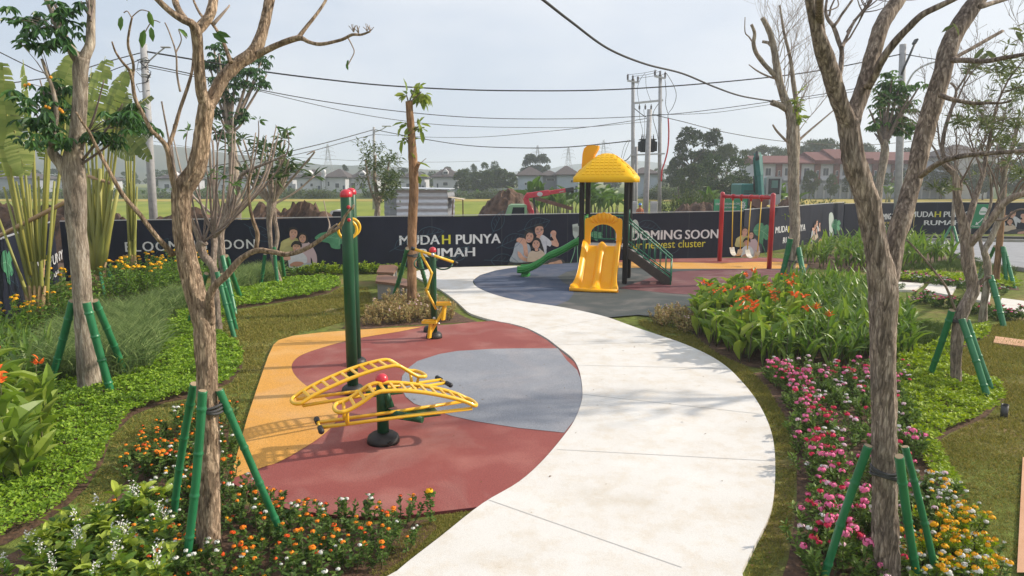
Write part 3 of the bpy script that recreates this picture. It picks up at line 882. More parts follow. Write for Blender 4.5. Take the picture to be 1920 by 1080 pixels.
# ---------------------------------------------------------------- play tower with slides and stairs
def playtower():
 FR = G(1171, 532, .034)
 th = R(14)
 ex, ey = Vector((math.cos(th), -math.sin(th), 0)), Vector((math.sin(th), math.cos(th), 0))   # along the front, to the rear
 Wd, Dp, DK = 1.26, 1.26, 1.08
 FL = FR - ex * Wd
 RL, RR = FL + ey * Dp, FR + ey * Dp
 L = lambda u, v, z: FL + ex * u + ey * v + Z * (z - .034)      # local frame -> world
 rz = -th
 t = thing('play_tower', (FL + RR) / 2, 'yellow roofed play tower with green and yellow slides and a stair', 'playground set')
 EH = 2.93
 for q in (FL, FR, RL, RR):
  mb = MB(); mb.box(q + Z * (EH / 2), (.14, .14, EH), rz, bev=.025); obj('post', mb, M_bpost, t)
 mb = MB(); mb.box(L(Wd / 2, Dp / 2, DK - .03), (Wd + .02, Dp + .02, .06), rz, bev=.01)
 obj('deck', mb, M_deck, t)
 # roof: bell-curved hip with an eave band, shingle relief
 mb = MB(); n = 12; N = 20
 cx, cy = Wd / 2, Dp / 2
 prof = [(1.0, 0), (1.0, .135), (.975, .165), (.89, .25), (.77, .375), (.635, .50), (.50, .61), (.37, .70), (.25, .77), (.14, .812), (.05, .825)]
 rings = []
 for r_, z in prof:
  ring = []
  rad = .90 * r_
  pw = 9 - 4.0 * (1 - r_)
  for i in range(4 * N):
   a = 2 * math.pi * i / (4 * N) + math.pi / 4
   c_, s_ = math.cos(a), math.sin(a)
   k = (abs(c_) ** pw + abs(s_) ** pw) ** (-1 / pw)
   ring.append(L(cx + rad * k * c_, cy + rad * k * s_ * .95, EH - .03 + z))
  rings.append(ring)
 v = [tuple(p) for r_ in rings for p in r_]; m_ = 4 * N
 f = [[k * m_ + i, k * m_ + (i + 1) % m_, (k + 1) * m_ + (i + 1) % m_, (k + 1) * m_ + i] for k in range(len(rings) - 1) for i in range(m_)]
 f.append(list(range((len(rings) - 1) * m_, len(rings) * m_))); f.append(list(range(m_))[::-1])
 mb.add(v, f, 0, True)
 roof = obj('roof', mb, M_yroof, t)
 # raised shingle tiles on the two faces that carry them
 mb = MB()
 for face in range(4):
  for row in range(9):
   fr0 = .08 + row * .088
   rr = np.interp(fr0, np.linspace(0, 1, len(prof) - 2), [p[0] for p in prof[2:]]); zz = np.interp(fr0, np.linspace(0, 1, len(prof) - 2), [p[1] for p in prof[2:]])
   rr2 = np.interp(fr0 + .075, np.linspace(0, 1, len(prof) - 2), [p[0] for p in prof[2:]]); zz2 = np.interp(fr0 + .075, np.linspace(0, 1, len(prof) - 2), [p[1] for p in prof[2:]])
   half = .90 * rr * .74
   cnt = max(1, int(half * 2 / .125))
   for i in range(cnt):
    u = -half + (i + .5 + (.5 if row % 2 else 0) - .25) * (2 * half / cnt)
    pts = []
    for (r_, z_, o_) in ((rr, zz, .011), (rr2, zz2, .005)):
     d_ = .90 * r_ * (.95 if face % 2 == 0 else 1)
     for du in (-.043, .043):
      pts.append((u + du, d_ + o_ * .6, z_ + o_ * .9))
    w3 = []
    for (a, d_, z_) in (pts[0], pts[1], pts[3], pts[2]):
     x_, y_ = ((a, -d_), (d_, a), (-a, d_), (-d_, -a))[face]
     w3.append(L(cx + x_, cy + y_, EH - .03 + z_))
    nrm = ((w3[1] - w3[0]).cross(w3[3] - w3[0])).normalized()
    mb.extrude(w3, -nrm * .02)
 obj('shingles', mb, M_yroof, roof)
 # chimney-like scoop leaning over the roof at its rear left
 mb = MB()
 pts_l = [(0, 0), (-.02, .25), (.0, .52), (.04, .64), (.13, .70), (.30, .71), (.44, .70), (.42, .62), (.33, .50), (.27, .30), (.26, 0)]
 base_u, base_v, base_z = -.12, .95, EH + .10
 out = [(base_u + a * 1.05, base_z + z * 1.32) for a, z in pts_l]
 mb.extrude([L(u, base_v - .17, z) for u, z in out], ey * .34)
 obj('chimney', mb, M_yplast, roof)
 # front arch panel
 u0, u1 = .10, Wd - .10
 zt, zb = 1.92, 1.14
 op = []
 for i in range(17):
  a = math.pi * i / 16
  op.append((Wd / 2 + (Wd / 2 - .26) * math.cos(a), 1.42 + .30 * math.sin(a)))
 top = [(u1, zb), (u1, zt - .10), (u1 - .02, zt - .05)]
 for i in range(13):
  q = i / 12
  u = u1 - .06 - (u1 - u0 - .12) * q
  top.append((u, zt - .04 + .17 * math.sin(math.pi * q) ** 1.3 + .012 * math.cos(q * 2 * math.pi * 6)))
 top += [(u0 + .02, zt - .05), (u0, zt - .10), (u0, zb)]
 outline = top + [(Wd / 2 - (Wd / 2 - .26), zb)] + op[::-1] + [(Wd / 2 + (Wd / 2 - .26), zb)]
 mb = MB(); mb.extrude([L(u, -.045, z) for u, z in outline], ey * .07)
 for k in range(7):                              # moulded ribs of the scallop
  q = .17 + .11 * k
  u = u0 + (u1 - u0) * q
  tp_ = zt - .05 + .17 * math.sin(math.pi * (q * 1.06 - .03)) ** 1.3
  mb.tube([L(Wd / 2 + (u - Wd / 2) * .72, -.040, 1.74 + .02 * math.sin(math.pi * q)), L(u, -.045, (1.74 + tp_) / 2), L(u + (q - .5) * .05, -.030, tp_ - .01)], [.020, .045, .030], 10)
 obj('arch_panel', mb, M_yplast, t)
 # double yellow slide: cross-section swept down the run
 sw = 1.07; S0 = (Wd - sw) / 2 - .03
 path_ = [(.02, DK + .03), (-.10, DK + .02), (-.30, DK - .12), (-.70, DK - .50), (-1.05, DK - .80), (-1.28, .155), (-1.45, .10), (-1.62, .095), (-1.72, .10)]
 ps = catmull(path_, .25)
 cs = []
 xs_ = np.linspace(0, 1, 41)
 def hgt_(x):
  hw = 0
  for c_, wd, h in ((0.0, .075, .21), (.5, .055, .15), (1.0, .075, .21)):
   hw = max(hw, h * max(0, 1 - (abs(x - c_) / (wd * 2)) ** 2) ** .8)
  return hw
 rows, rows2 = [], []
 k_ = len(ps)
 for i, (v_, z_) in enumerate(ps):
  q = i / (k_ - 1)
  flare = 1.0 + .22 * max(0, (q - .45) / .55) ** 1.3
  lift = .55 + .45 * math.sin(math.pi * min(1, q * 1.15)) if q < .87 else .55
  lift *= 1.15 if q < .1 else 1
  if q > .92: lift *= max(.12, (1 - q) / .08)
  a, b_ = [], []
  for x in xs_:
   a.append(L(S0 + sw * (.5 + (x - .5) * flare), v_, z_ + hgt_(x) * lift))
   b_.append(L(S0 + sw * (.5 + (x - .5) * flare), v_, z_ - .05))
  rows.append(a); rows2.append(b_)
 n_ = len(xs_)
 v = [tuple(p) for r_ in rows for p in r_] + [tuple(p) for r_ in rows2 for p in r_]
 o2 = k_ * n_
 f = []
 for i in range(k_ - 1):
  for j in range(n_ - 1):
   f.append([i * n_ + j, (i + 1) * n_ + j, (i + 1) * n_ + j + 1, i * n_ + j + 1])
   f.append([o2 + i * n_ + j, o2 + i * n_ + j + 1, o2 + (i + 1) * n_ + j + 1, o2 + (i + 1) * n_ + j])
  for j in (0, n_ - 1):
   f.append([i * n_ + j, (i + 1) * n_ + j, o2 + (i + 1) * n_ + j, o2 + i * n_ + j])
 for i in (0, k_ - 1):
  f += [[i * n_ + j, i * n_ + j + 1, o2 + i * n_ + j + 1, o2 + i * n_ + j] for j in range(n_ - 1)]
 mb = MB(); mb.add(v, f, 0, True)
 mb.tube([L(S0 - .09, -1.72, .085), L(S0 + sw / 2, -1.76, .075), L(S0 + sw + .09, -1.72, .085)], .045, 10)
 sl = obj('double_slide', mb, M_yplast, t)
 for u in (.22, .78):
  mb = MB(); mb.box(L(S0 + sw * u, -1.60, .04), (.16, .16, .08), rz, bev=.02); obj('slide_foot', mb, M_yplast, sl)
 # green wavy slide to the left, leaving the rear half of the deck
 gp = [(0.06, DK + .04), (-.25, DK - .02), (-.55, DK - .20), (-.85, DK - .36), (-1.10, DK - .47), (-1.35, DK - .66), (-1.55, DK - .78), (-1.80, .19), (-2.05, .17)]
 gs = catmull(gp, .25); v0, wv = .62, .52
 rows = []
 prof_ = [(0, -.04), (0, .10), (.02, .165), (.07, .175), (.11, .13), (.14, .02), (.3, 0), (.5, -.01), (.7, 0), (.86, .02), (.89, .13), (.93, .175), (.98, .165), (1, .10), (1, -.04), (.5, -.07)]
 for i, (u, z) in enumerate(gs):
  rows.append([L(u, v0 + wv * a, z + .02 + h) for a, h in prof_])
 n_ = len(prof_); k_ = len(rows)
 v = [tuple(p) for r_ in rows for p in r_]
 f = [[i * n_ + j, i * n_ + (j + 1) % n_, (i + 1) * n_ + (j + 1) % n_, (i + 1) * n_ + j] for i in range(k_ - 1) for j in range(n_)]
 f += [list(range(n_))[::-1], list(range((k_ - 1) * n_, k_ * n_))]
 mb = MB(); mb.add(v, f, 0, True)
 for h in (.03, .085):                        # moulded ribs along the near side
  mb.tube([L(u, v0 - .006, z + h) for u, z in gs], .014, 8)
 ws = obj('wave_slide', mb, M_gplast, t)
 mb = MB(); mb.box(L(-1.84, v0 + wv / 2, .085), (.22, .36, .15), rz, bev=.03); obj('slide_foot', mb, M_gplast, ws)
 # green guard at the left entrance and rear barrier
 mb = MB()
 for v_ in (.60, 1.16):
  mb.tube([L(.0, v_, DK), L(.0, v_, DK + .86)], .03, 10)
 mb.tube([L(0, .60, DK + .80), L(0, 1.16, DK + .80)], .025, 10)
 obj('slide_guard', mb, M_gplast, t)
 mb = MB()
 for z in (DK + .12, DK + .82):
  mb.tube([L(.06, Dp, z), L(Wd - .06, Dp, z)], .02, 8)
 for i in range(1, 9):
  mb.tube([L(.06 + i * (Wd - .12) / 9, Dp, DK + .12), L(.06 + i * (Wd - .12) / 9, Dp, DK + .82)], .011, 8)
 obj('rear_railing', mb, M_grail, t)
 # stair on the right with railings
 sv0, sv1 = .10, .80
 run = 1.16
 mb = MB()
 for v_ in (sv0, sv1):
  poly = [(Wd + .06, DK - .02), (Wd + .06, DK - .32), (Wd + run - .02, .0), (Wd + run + .14, .0), (Wd + run + .14, .20)]
  mb.extrude([L(u, v_ - .02, z) for u, z in poly], ey * .045)
 st = obj('stair', mb, M_dbrown, t)
 ns = 6
 for i in range(ns):
  q = (i + .6) / ns
  mb = MB(); mb.box(L(Wd + .06 + run * q, (sv0 + sv1) / 2 + .01, DK - .05 - (DK - .12) * q), (.22, sv1 - sv0 - .05, .035), rz, bev=.008)
  obj('tread', mb, M_deck, st)
 for v_ in (sv0 - .035, sv1 + .04):
  mb = MB()
  e = run + .10
  rail = lambda q, h: L(Wd + .02 + e * q, v_, DK + .08 - (DK - .14) * q + h)
  mb.tube([rail(0, 0.95 - .28), rail(0.02, .98 - .29), rail(.05, .98 - .32), rail(1, .56), rail(1.0, .50)], .02, 8)
  mb.tube([rail(0, .02), rail(1, .02)], .018, 8)
  for i in range(9):
   q = i / 8
   mb.tube([rail(q, .02 if 0 < i < 8 else -.05), rail(q, .655 - .10 * q)], .017 if i in (0, 8) else .010, 8)
  mb.tube([rail(1, .50), L(Wd + .02 + e, v_, .04)], .02, 8)
  mb.tube([rail(0, .60), rail(0, .95)], .02, 8)
  obj('stair_railing', mb, M_grail, t)
playtower()

# ---------------------------------------------------------------- swing
def swing():
 A, B = G(1349, 490, .034), G(1442, 504, .034)
 t = thing('swing_set', (A + B) / 2, 'red two post swing set with two pale seats on yellow chains', 'swing set')
 hA = 2.45
 for q in (A, B):
  mb = MB(); mb.lathe([(.080, -.02), (.080, hA), (.072, hA + .02), (.047, hA + .045), (.001, hA + .058)], 18, q); obj('post', mb, M_swred, t)
 tp = hA - .10
 mb = MB(); mb.tube([A + Z * tp, B + Z * tp], .062, 14)
 ax = (B - A).normalized(); Lg = (B - A).length
 fr = [.225, .40, .59, .79]
 for q in fr:
  mb.tube([A + Z * tp + ax * (Lg * q - .05), A + Z * tp + ax * (Lg * q + .05)], .082, 14)
 obj('top_beam', mb, M_swred, t)
 back = Vector((ax.y, -ax.x, 0))
 for k in range(2):
  p, q = fr[2 * k], fr[2 * k + 1]
  c0, c1 = A.lerp(B, p), A.lerp(B, q)
  sway = (back * (-.06 if k == 0 else .05))
  s0, s1 = c0 + Z * .56 + sway, c1 + Z * (.52 if k == 0 else .54) + sway
  for a, b_ in ((c0, s0), (c1, s1)):
   mb = MB(); mb.tube([a + Z * (tp - .07), b_], .016, 6); obj('chain', mb, M_rope, t)
   mb = MB(); mb.lathe([(.012, -.10), (.05, -.03), (.05, .0)], 10, a + Z * (tp - .06)); obj('hanger', mb, M_swred, t)
  d = s1 - s0
  sag = [s0 + Z * 0, s0 + d * .12 - Z * .16, s0 + d * .35 - Z * .24, s0 + d * .65 - Z * .24, s0 + d * .88 - Z * .16, s1]
  mb = MB()
  w = back * .11
  sg = [Vector(x) for x in catmull(sag, .34)]
  for a, b_ in zip(sg[:-1], sg[1:]):
   mb.add([tuple(a - w), tuple(b_ - w), tuple(b_ + w), tuple(a + w), tuple(a - w - Z * .025), tuple(b_ - w - Z * .025), tuple(b_ + w - Z * .025), tuple(a + w - Z * .025)],
     [[0, 1, 2, 3], [7, 6, 5, 4], [0, 4, 5, 1], [2, 6, 7, 3], [1, 5, 6, 2], [3, 7, 4, 0]])
  obj('swing_seat', mb, M_seat, t)
swing()

# ---------------------------------------------------------------- benches, bollard lamp
def bench(poly_seat, label):
 pts = [G(a, b, .46) for a, b in poly_seat]
 pts = [Vector((p.x, p.y, 0)) for p in pts]
 if area(pts) and sum((pts[i].x * pts[(i + 1) % len(pts)].y - pts[(i + 1) % len(pts)].x * pts[i].y) for i in range(len(pts))) < 0:
  pts = pts[::-1]
 c = sum(pts, Vector()) / len(pts)
 t = thing('curved_bench', c, label, 'bench')
 mb = MB(); mb.prism([tuple((p - c) * .90 + c)[:2] for p in pts], -.02, .39); obj('plinth', mb, M_bconc, t)
 mb = MB(); mb.prism([tuple(p)[:2] for p in pts], .40, .46); obj('seat', mb, M_wood, t)
bench([(707, 516), (704, 527), (738, 531), (765, 537), (772, 527), (752, 520), (725, 515)], 'curved brown plank bench on a grey plinth, nearer of the two')
bench([(712, 497), (706, 510), (738, 511), (746, 500), (738, 496)], 'brown plank bench on a grey plinth, behind the nearer one')
b = G(1882, 783)
t = thing('bollard', b, 'short dark grey tube bollard standing on the right lawn', 'bollard')
mb = MB(); mb.lathe([(.042, -.02), (.042, .165)], 16, b); obj('tube', mb, pm('dark grey pvc', (.06, .06, .065), rough=.5), t)
mb = MB(); mb.lathe([(.044, .165), (.044, .175), (.034, .175), (.034, .12), (.001, .12)], 16, b); obj('rim', mb, M_black, t)
# ================================================================ HOARDINGS WITH PRINTED BANNERS
M_navy = pm('navy banner', (.009, .011, .024), (.014, .017, .033), .8, .6, bump=.15, bscale=1.2, spec=.15)
M_seam = pm('banner seam', (.022, .025, .036), rough=.7)
M_wht = pm('white print', (.62, .63, .66), rough=.6)
M_ylw = pm('yellow print', (.55, .52, .03), rough=.6)
M_ylw2 = pm('soft yellow print', (.42, .36, .06), rough=.6)
M_line = pm('teal line print', (.026, .085, .13), rough=.6)
M_skin = pm('printed skin', (.50, .27, .19), (.58, .33, .25), 9, .6)
M_skin2 = pm('printed skin shade', (.40, .20, .14), rough=.6)
M_hair = pm('printed hair', (.012, .010, .010), rough=.6)
M_shirt = pm('printed white shirt', (.56, .57, .62), (.46, .47, .53), 7, .6)
M_shirt2 = pm('printed grey shirt', (.36, .39, .45), (.30, .33, .39), 7, .6)
M_cream = pm('printed cream shirt', (.55, .45, .36), (.48, .38, .30), 7, .6)
M_yshirt = pm('printed yellow shirt', (.50, .46, .20), (.42, .38, .15), 7, .6)
M_pink = pm('printed pink blouse', (.46, .34, .38), rough=.6)
M_lip = pm('printed lips', (.42, .10, .10), rough=.6)
M_pleaf = pm('printed leaf', (.035, .17, .085), (.07, .26, .14), 5, .6)
M_pleaf2 = pm('printed leaf vein', (.16, .36, .22), rough=.6)
M_pale = pm('printed pale mark', (.40, .46, .44), rough=.6)
M_sgreen = pm('green sign', (.005, .20, .085), rough=.5)
M_rail = pm('galvanised rail', (.42, .43, .45), rough=.5, metal=.3)
M_ground_print = pm('printed dark ground', (.05, .045, .045), rough=.6)
FH = 1.75

class Hoarding:
 def __init__(self, A, B, label, h=FH, zb=0.0):
  self.A, self.B, self.h, self.zb = Vector((*A, 0)), Vector((*B, 0)), h, zb
  self.d = (self.B - self.A); self.Lg = self.d.length; self.d.normalize()
  self.n = Vector((self.d.y, -self.d.x, 0))               # towards the park
  self.t = thing('hoarding', (self.A + self.B) / 2, label, 'fence', 'banner hoardings round the park')
  mb = MB()
  # slightly rippled cloth face in front of a thin board
  k = int(self.Lg * 3)
  v = []
  for i in range(k + 1):
   u = self.Lg * i / k
   w = .006 * math.sin(u * 2.9) + .005 * math.sin(u * 7.1 + 1)
   for z in (zb, zb + h * .5, zb + h):
    v.append(tuple(self.A + self.d * u + self.n * (w * (1 if z == zb + h * .5 else .5)) + Vector((0, 0, z + .012 * math.sin(u * .9)))))
  f = [[3 * i + j, 3 * i + 3 + j, 3 * i + 4 + j, 3 * i + 1 + j] for i in range(k) for j in (0, 1)]
  nb = len(v)
  v += [tuple(Vector(q) - self.n * .05) for q in v]
  f += [[nb + 3 * i + j, nb + 3 * i + 1 + j, nb + 3 * i + 4 + j, nb + 3 * i + 3 + j] for i in range(k) for j in (0, 1)]
  f += [[3 * i + 2, 3 * i + 5, nb + 3 * i + 5, nb + 3 * i + 2] for i in range(k)]
  f += [[0, 1, nb + 1, nb], [1, 2, nb + 2, nb + 1], [3 * k, nb + 3 * k, nb + 3 * k + 1, 3 * k + 1], [3 * k + 1, nb + 3 * k + 1, nb + 3 * k + 2, 3 * k + 2]]
  mb.add(v, f)
  obj('banner_cloth', mb, M_navy, self.t)
  mb = MB(); u = 1.2
  while u < self.Lg - .3:
   q = self.A + self.d * u + self.n * .0135
   mb.add([tuple(q + Z * (zb + .02)), tuple(q + self.d * .02 + Z * (zb + .02)), tuple(q + self.d * .02 + Z * (zb + h - .02)), tuple(q + Z * (zb + h - .02))], [[0, 1, 2, 3]]); u += 2.44
  obj('panel_seam', mb, M_seam, self.t)
  mb = MB(); mb.bar(self.A - self.n * .028 + Z * (zb + h + .025), self.B - self.n * .028 + Z * (zb + h + .025), .05, .025)
  obj('top_rail', mb, M_rail, self.t)

 def at(self, u, z, o=0.0):
  return self.A + self.d * u + Z * z + self.n * (.014 + o)

 def px(self, x, y):                      # photo pixel -> (u, z) on this face
  p = PL(x, y, self.A, self.B)
  return (p - self.A).dot(self.d), p.z

 def text(self, s, box, mat, bold=.026, name='lettering', space=1.0, serif=False):
  u0, u1, z0, z1 = box
  cu = bpy.data.curves.new('lettering', 'FONT')
  cu.body = s; cu.size = 1; cu.offset = 0; cu.space_character = space; cu.extrude = 0
  cu.resolution_u = 3
  o = bpy.data.objects.new('tmp', cu); C.objects.link(o)
  dg = bpy.context.evaluated_depsgraph_get()
  me = o.evaluated_get(dg).to_mesh()
  v = np.array([tuple(q.co) for q in me.vertices]); f = [list(p.vertices) for p in me.polygons]
  o.evaluated_get(dg).to_mesh_clear()
  bpy.data.objects.remove(o); bpy.data.curves.remove(cu)
  lo, hi = v.min(0), v.max(0)
  uu = u0 + (v[:, 0] - lo[0]) / (hi[0] - lo[0]) * (u1 - u0)
  zz = z0 + (v[:, 1] - lo[1]) / (hi[1] - lo[1]) * (z1 - z0)
  mb = MB()
  em = (u1 - u0) / (hi[0] - lo[0])
  for k, du in enumerate((0, -bold, bold, -bold * .5, bold * .5) if bold else (0,)):      # strokes thickened by overprinting
   mb.add([tuple(self.at(a + du * em, b, k * .0007)) for a, b in zip(uu, zz)], f)
  return obj(name, mb, mat, self.t)

 def text_px(self, s, x0, y0, x1, y1, mat, **k):     # photo box: left, top, right, bottom
  a, b = self.px(x0, y0), self.px(x1, y1)
  a2, b2 = self.px(x0, y1), self.px(x1, y0)
  return self.text(s, (a[0], b[0], (a2[1] + b[1]) / 2, (a[1] + b2[1]) / 2), mat, **k)

 def shapes(self, name, items, f, mats):
  """flat printed shapes, painted one over another (each layer 1 mm proud); f maps drawing coordinates to (u, z)"""
  mb = MB()
  for k, (kind, mt, *q) in enumerate(items):
   o = .001 + .0009 * k
   if kind == 'e':
    cx, cy, rx, ry = q[:4]; rot = q[4] if len(q) > 4 else 0
    pts = [(cx + rx * math.cos(a) * math.cos(rot) - ry * math.sin(a) * math.sin(rot), cy + rx * math.cos(a) * math.sin(rot) + ry * math.sin(a) * math.cos(rot)) for a in np.linspace(0, 2 * math.pi, 20, endpoint=False)]
   elif kind == 's':
    pts = [tuple(p) for p in catmull(q[0], .25, True)]
   elif kind == 'l':                      # stroke
    c = [np.array(p) for p in catmull(q[0], .2)]
    w = q[1]
    t = np.gradient(np.array(c), axis=0); t /= np.maximum(np.linalg.norm(t, axis=1, keepdims=True), 1e-9)
    nrm = np.stack([-t[:, 1], t[:, 0]], 1) * w / 2
    a, b = np.array(c) + nrm, np.array(c) - nrm
    P3 = [tuple(self.at(*f(*p), o)) for p in a] + [tuple(self.at(*f(*p), o)) for p in b]
    m_ = len(c)
    mb.add(P3, [[i, i + 1, m_ + i + 1, m_ + i] for i in range(m_ - 1)], mt)
    continue
   else:
    pts = q[0]
   mb.add([tuple(self.at(*f(*p), o)) for p in pts], [list(range(len(pts)))], mt)
  return obj(name, mb, mats, self.t)

PM = [M_skin, M_skin2, M_hair, M_shirt, M_shirt2, M_cream, M_yshirt, M_pink, M_lip, M_ground_print]
def face(cx, cy, rx, ry, rot=0.0):
 e = lambda mt, x, y, a, b: ('e', mt, cx + x * rx * math.cos(rot) - y * ry * math.sin(rot), cy + x * rx * math.sin(rot) + y * ry * math.cos(rot), a * rx, b * ry, rot)
 return [e(0, 0, 0, 1, 1), e(1, -.42, -.12, .16, .07), e(1, .42, -.12, .16, .07), e(2, -.42, -.08, .10, .05), e(2, .42, -.08, .10, .05), e(2, -.42, -.27, .22, .045), e(2, .42, -.27, .22, .045),
   e(1, 0, .18, .13, .09), e(8, 0, .50, .34, .13), e(3, 0, .48, .26, .06)]

# family with the raised fist (drawing coordinates: enlarged photo detail)
FAM_A = ([('s', 9, [(130, 830), (200, 815), (300, 800), (480, 812), (482, 870), (300, 868), (128, 868)]),
   ('s', 0, [(402, 640), (412, 622), (430, 620), (442, 634), (438, 662), (450, 690), (460, 716), (446, 730), (404, 712), (396, 690), (424, 686), (410, 660)]),
   ('l', 1, [(408, 636), (438, 640)], 3), ('l', 1, [(410, 648), (436, 651)], 3), ('p', 4, [(402, 642), (410, 642), (408, 664), (403, 664)]),
   ('s', 3, [(316, 650), (345, 648), (372, 662), (404, 690), (410, 708), (400, 728), (378, 722), (374, 772), (350, 780), (300, 700)]),
   ('l', 4, [(372, 690), (376, 730), (372, 768)], 4),
   ('s', 2, [(292, 612), (294, 588), (312, 574), (338, 574), (356, 592), (356, 614), (346, 600), (312, 596), (300, 620)])]
   + face(327, 619, 29, 40, .05) + [('s', 2, [(293, 612), (294, 586), (312, 573), (340, 574), (357, 592), (356, 612), (348, 594), (322, 590), (303, 598)]),
   ('l', 2, [(304, 614), (326, 617)], 2.5), ('l', 2, [(332, 617), (354, 612)], 2.5), ('e', 0, 320, 664, 14, 12),
   ('s', 2, [(222, 664), (228, 632), (250, 612), (278, 620), (290, 645), (288, 690), (276, 704), (232, 700), (218, 716)])]
   + face(258, 664, 28, 38, .12) + [('s', 2, [(224, 680), (228, 640), (246, 616), (276, 620), (282, 634), (254, 634), (238, 652), (232, 690)]),
   ('s', 4, [(132, 832), (148, 770), (164, 710), (186, 698), (226, 704), (258, 716), (268, 760), (252, 804), (280, 828)]),
   ('s', 0, [(172, 690), (178, 670), (200, 668), (232, 680), (246, 740), (250, 790), (236, 796), (222, 780), (214, 720), (188, 700)]),
   ('l', 1, [(226, 760), (222, 785)], 2.5), ('l', 1, [(237, 764), (235, 790)], 2.5),
   ('s', 0, [(180, 760), (200, 770), (226, 800), (290, 818), (288, 828), (226, 826), (186, 796)]),
   ('s', 2, [(274, 720), (280, 684), (300, 666), (326, 674), (342, 706), (360, 770), (344, 762), (330, 740), (282, 742), (268, 760)])]
   + face(303, 710, 25, 33, -.04) + [('s', 2, [(278, 712), (282, 686), (300, 672), (322, 680), (330, 706), (316, 688), (300, 684), (286, 692)]),
   ('e', 0, 306, 748, 12, 10), ('s', 5, [(244, 826), (252, 776), (276, 756), (306, 762), (340, 752), (366, 784), (362, 800), (320, 812), (288, 828)]),
   ('s', 0, [(390, 838), (430, 828), (470, 818), (480, 858), (440, 860), (388, 860)]), ('l', 1, [(430, 832), (426, 858)], 3)])
# family of three standing close (second drawing)
FAM_B = ([('s', 6, [(118, 1078), (128, 1046), (176, 1022), (212, 1010), (262, 1024), (282, 1050), (280, 1128), (122, 1136)]),
   ('e', 0, 216, 1018, 22, 18), ('s', 2, [(186, 962), (190, 938), (212, 924), (244, 928), (262, 948), (260, 976), (240, 950), (206, 948), (194, 976)])]
   + face(226, 980, 33, 46, .08) + [('s', 2, [(188, 968), (190, 938), (214, 924), (244, 928), (262, 950), (256, 956), (228, 944), (200, 952)]),
   ('s', 7, [(280, 1062), (330, 1046), (362, 1060), (392, 1100), (420, 1160), (424, 1228), (400, 1240), (372, 1180), (368, 1250), (300, 1240), (284, 1150)]),
   ('s', 2, [(264, 1026), (270, 986), (296, 972), (326, 980), (342, 1004), (350, 1052), (336, 1060), (286, 1060)])]
   + face(302, 1018, 29, 40, -.10) + [('s', 2, [(268, 1018), (272, 988), (296, 974), (326, 982), (338, 1010), (318, 992), (290, 990)]),
   ('s', 2, [(208, 1094), (212, 1062), (240, 1042), (276, 1046), (296, 1070), (292, 1096), (252, 1072)])]
   + face(252, 1094, 32, 40) + [('s', 2, [(210, 1090), (214, 1060), (240, 1044), (276, 1048), (294, 1074), (286, 1082), (250, 1068), (222, 1078)]),
   ('s', 3, [(180, 1180), (214, 1140), (252, 1128), (296, 1138), (336, 1176), (338, 1222), (300, 1240), (300, 1300), (200, 1304), (186, 1240)]),
   ('s', 1, [(196, 1240), (240, 1216), (300, 1220), (310, 1236), (270, 1256), (210, 1258)]),
   ('s', 0, [(140, 1180), (176, 1160), (200, 1180), (198, 1200), (150, 1204)]), ('s', 4, [(300, 1240), (380, 1230), (378, 1300), (300, 1302)])])

def fam_px(hd, sc, ox, oy):                   # drawing made on an enlarged detail: scale and origin of that detail in the photo
 return lambda x, y: hd.px(ox + x / sc, oy + y / sc)
def affine(u0, z0, sx, sz, cx, cy, flip=1):
 return lambda x, y: (u0 + (x - cx) * sx * flip, z0 - (y - cy) * sz)

def leaf_art(hd, f, name='printed_leaf', pale=False):
 """a monstera-like leaf, unit drawing"""
 m = 1 if not pale else 2
 it = [('s', 0 if not pale else 2, [(0, 0), (.18, -.30), (.50, -.36), (.62, -.22), (.80, -.28), (1.0, .0), (.86, .10), (.98, .38), (.78, .50), (.62, .40), (.60, .70), (.40, .62), (.34, .34), (.14, .22)])]
 if not pale:
  it += [('l', 1, [(.05, 0), (.4, .0), (.7, .16), (.9, .34)], .025), ('l', 1, [(.35, 0), (.5, -.2)], .018), ('l', 1, [(.5, .05), (.75, -.12)], .018), ('l', 1, [(.6, .1), (.58, .5)], .018)]
 return hd.shapes(name, it, f, [M_pleaf, M_pleaf2, M_pale])

def outline_art(hd, seeds):
 mb_items = []
 for (u, z, s, r) in seeds:
  c, sn = math.cos(r), math.sin(r)
  T = lambda a, b: (u + s * (a * c - b * sn), z + s * (a * sn + b * c))
  mb_items.append(('l', 0, [T(0, 0), T(.25, .22), (T(.6, .24)), T(1, 0)], .011))
  mb_items.append(('l', 0, [T(0, 0), T(.25, -.22), (T(.6, -.24)), T(1, 0)], .011))
  mb_items.append(('l', 0, [T(-.25, 0), T(.3, .01), T(.95, 0)], .010))
  for k in range(4):
   q = .2 + .18 * k
   mb_items.append(('l', 0, [T(q, 0), T(q + .1, .1), T(q + .13, .18 - .02 * k)], .007))
 hd.shapes('printed_outline', mb_items, lambda u, z: (u, z), [M_line])

# corner points of the run of hoardings
cA, cB, cC, cD, cE = (-13.2, 20.75), (8.9, 27.4), (16.9, 36.3), (21.8, 38.6), (34.0, 39.6)
back = Hoarding(cA, cB, 'long navy banner hoarding behind the play tower and swing')
left = Hoarding((-9.6, 12.6), (-13.35, 20.7), 'navy banner hoarding running towards us along the left edge')
side = Hoarding((cB[0] + .06, cB[1] + .05), cC, 'navy banner hoarding slanting back behind the bare tree on the right', h=1.8)
gate = Hoarding((cC[0] + .05, cC[1] + .03), cD, 'short navy hoarding panel far back between the limbs of the forked tree', h=1.72)
road_h = Hoarding((cD[0] + .05, cD[1]), cE, 'navy banner hoarding across the road on the far right', h=1.72)

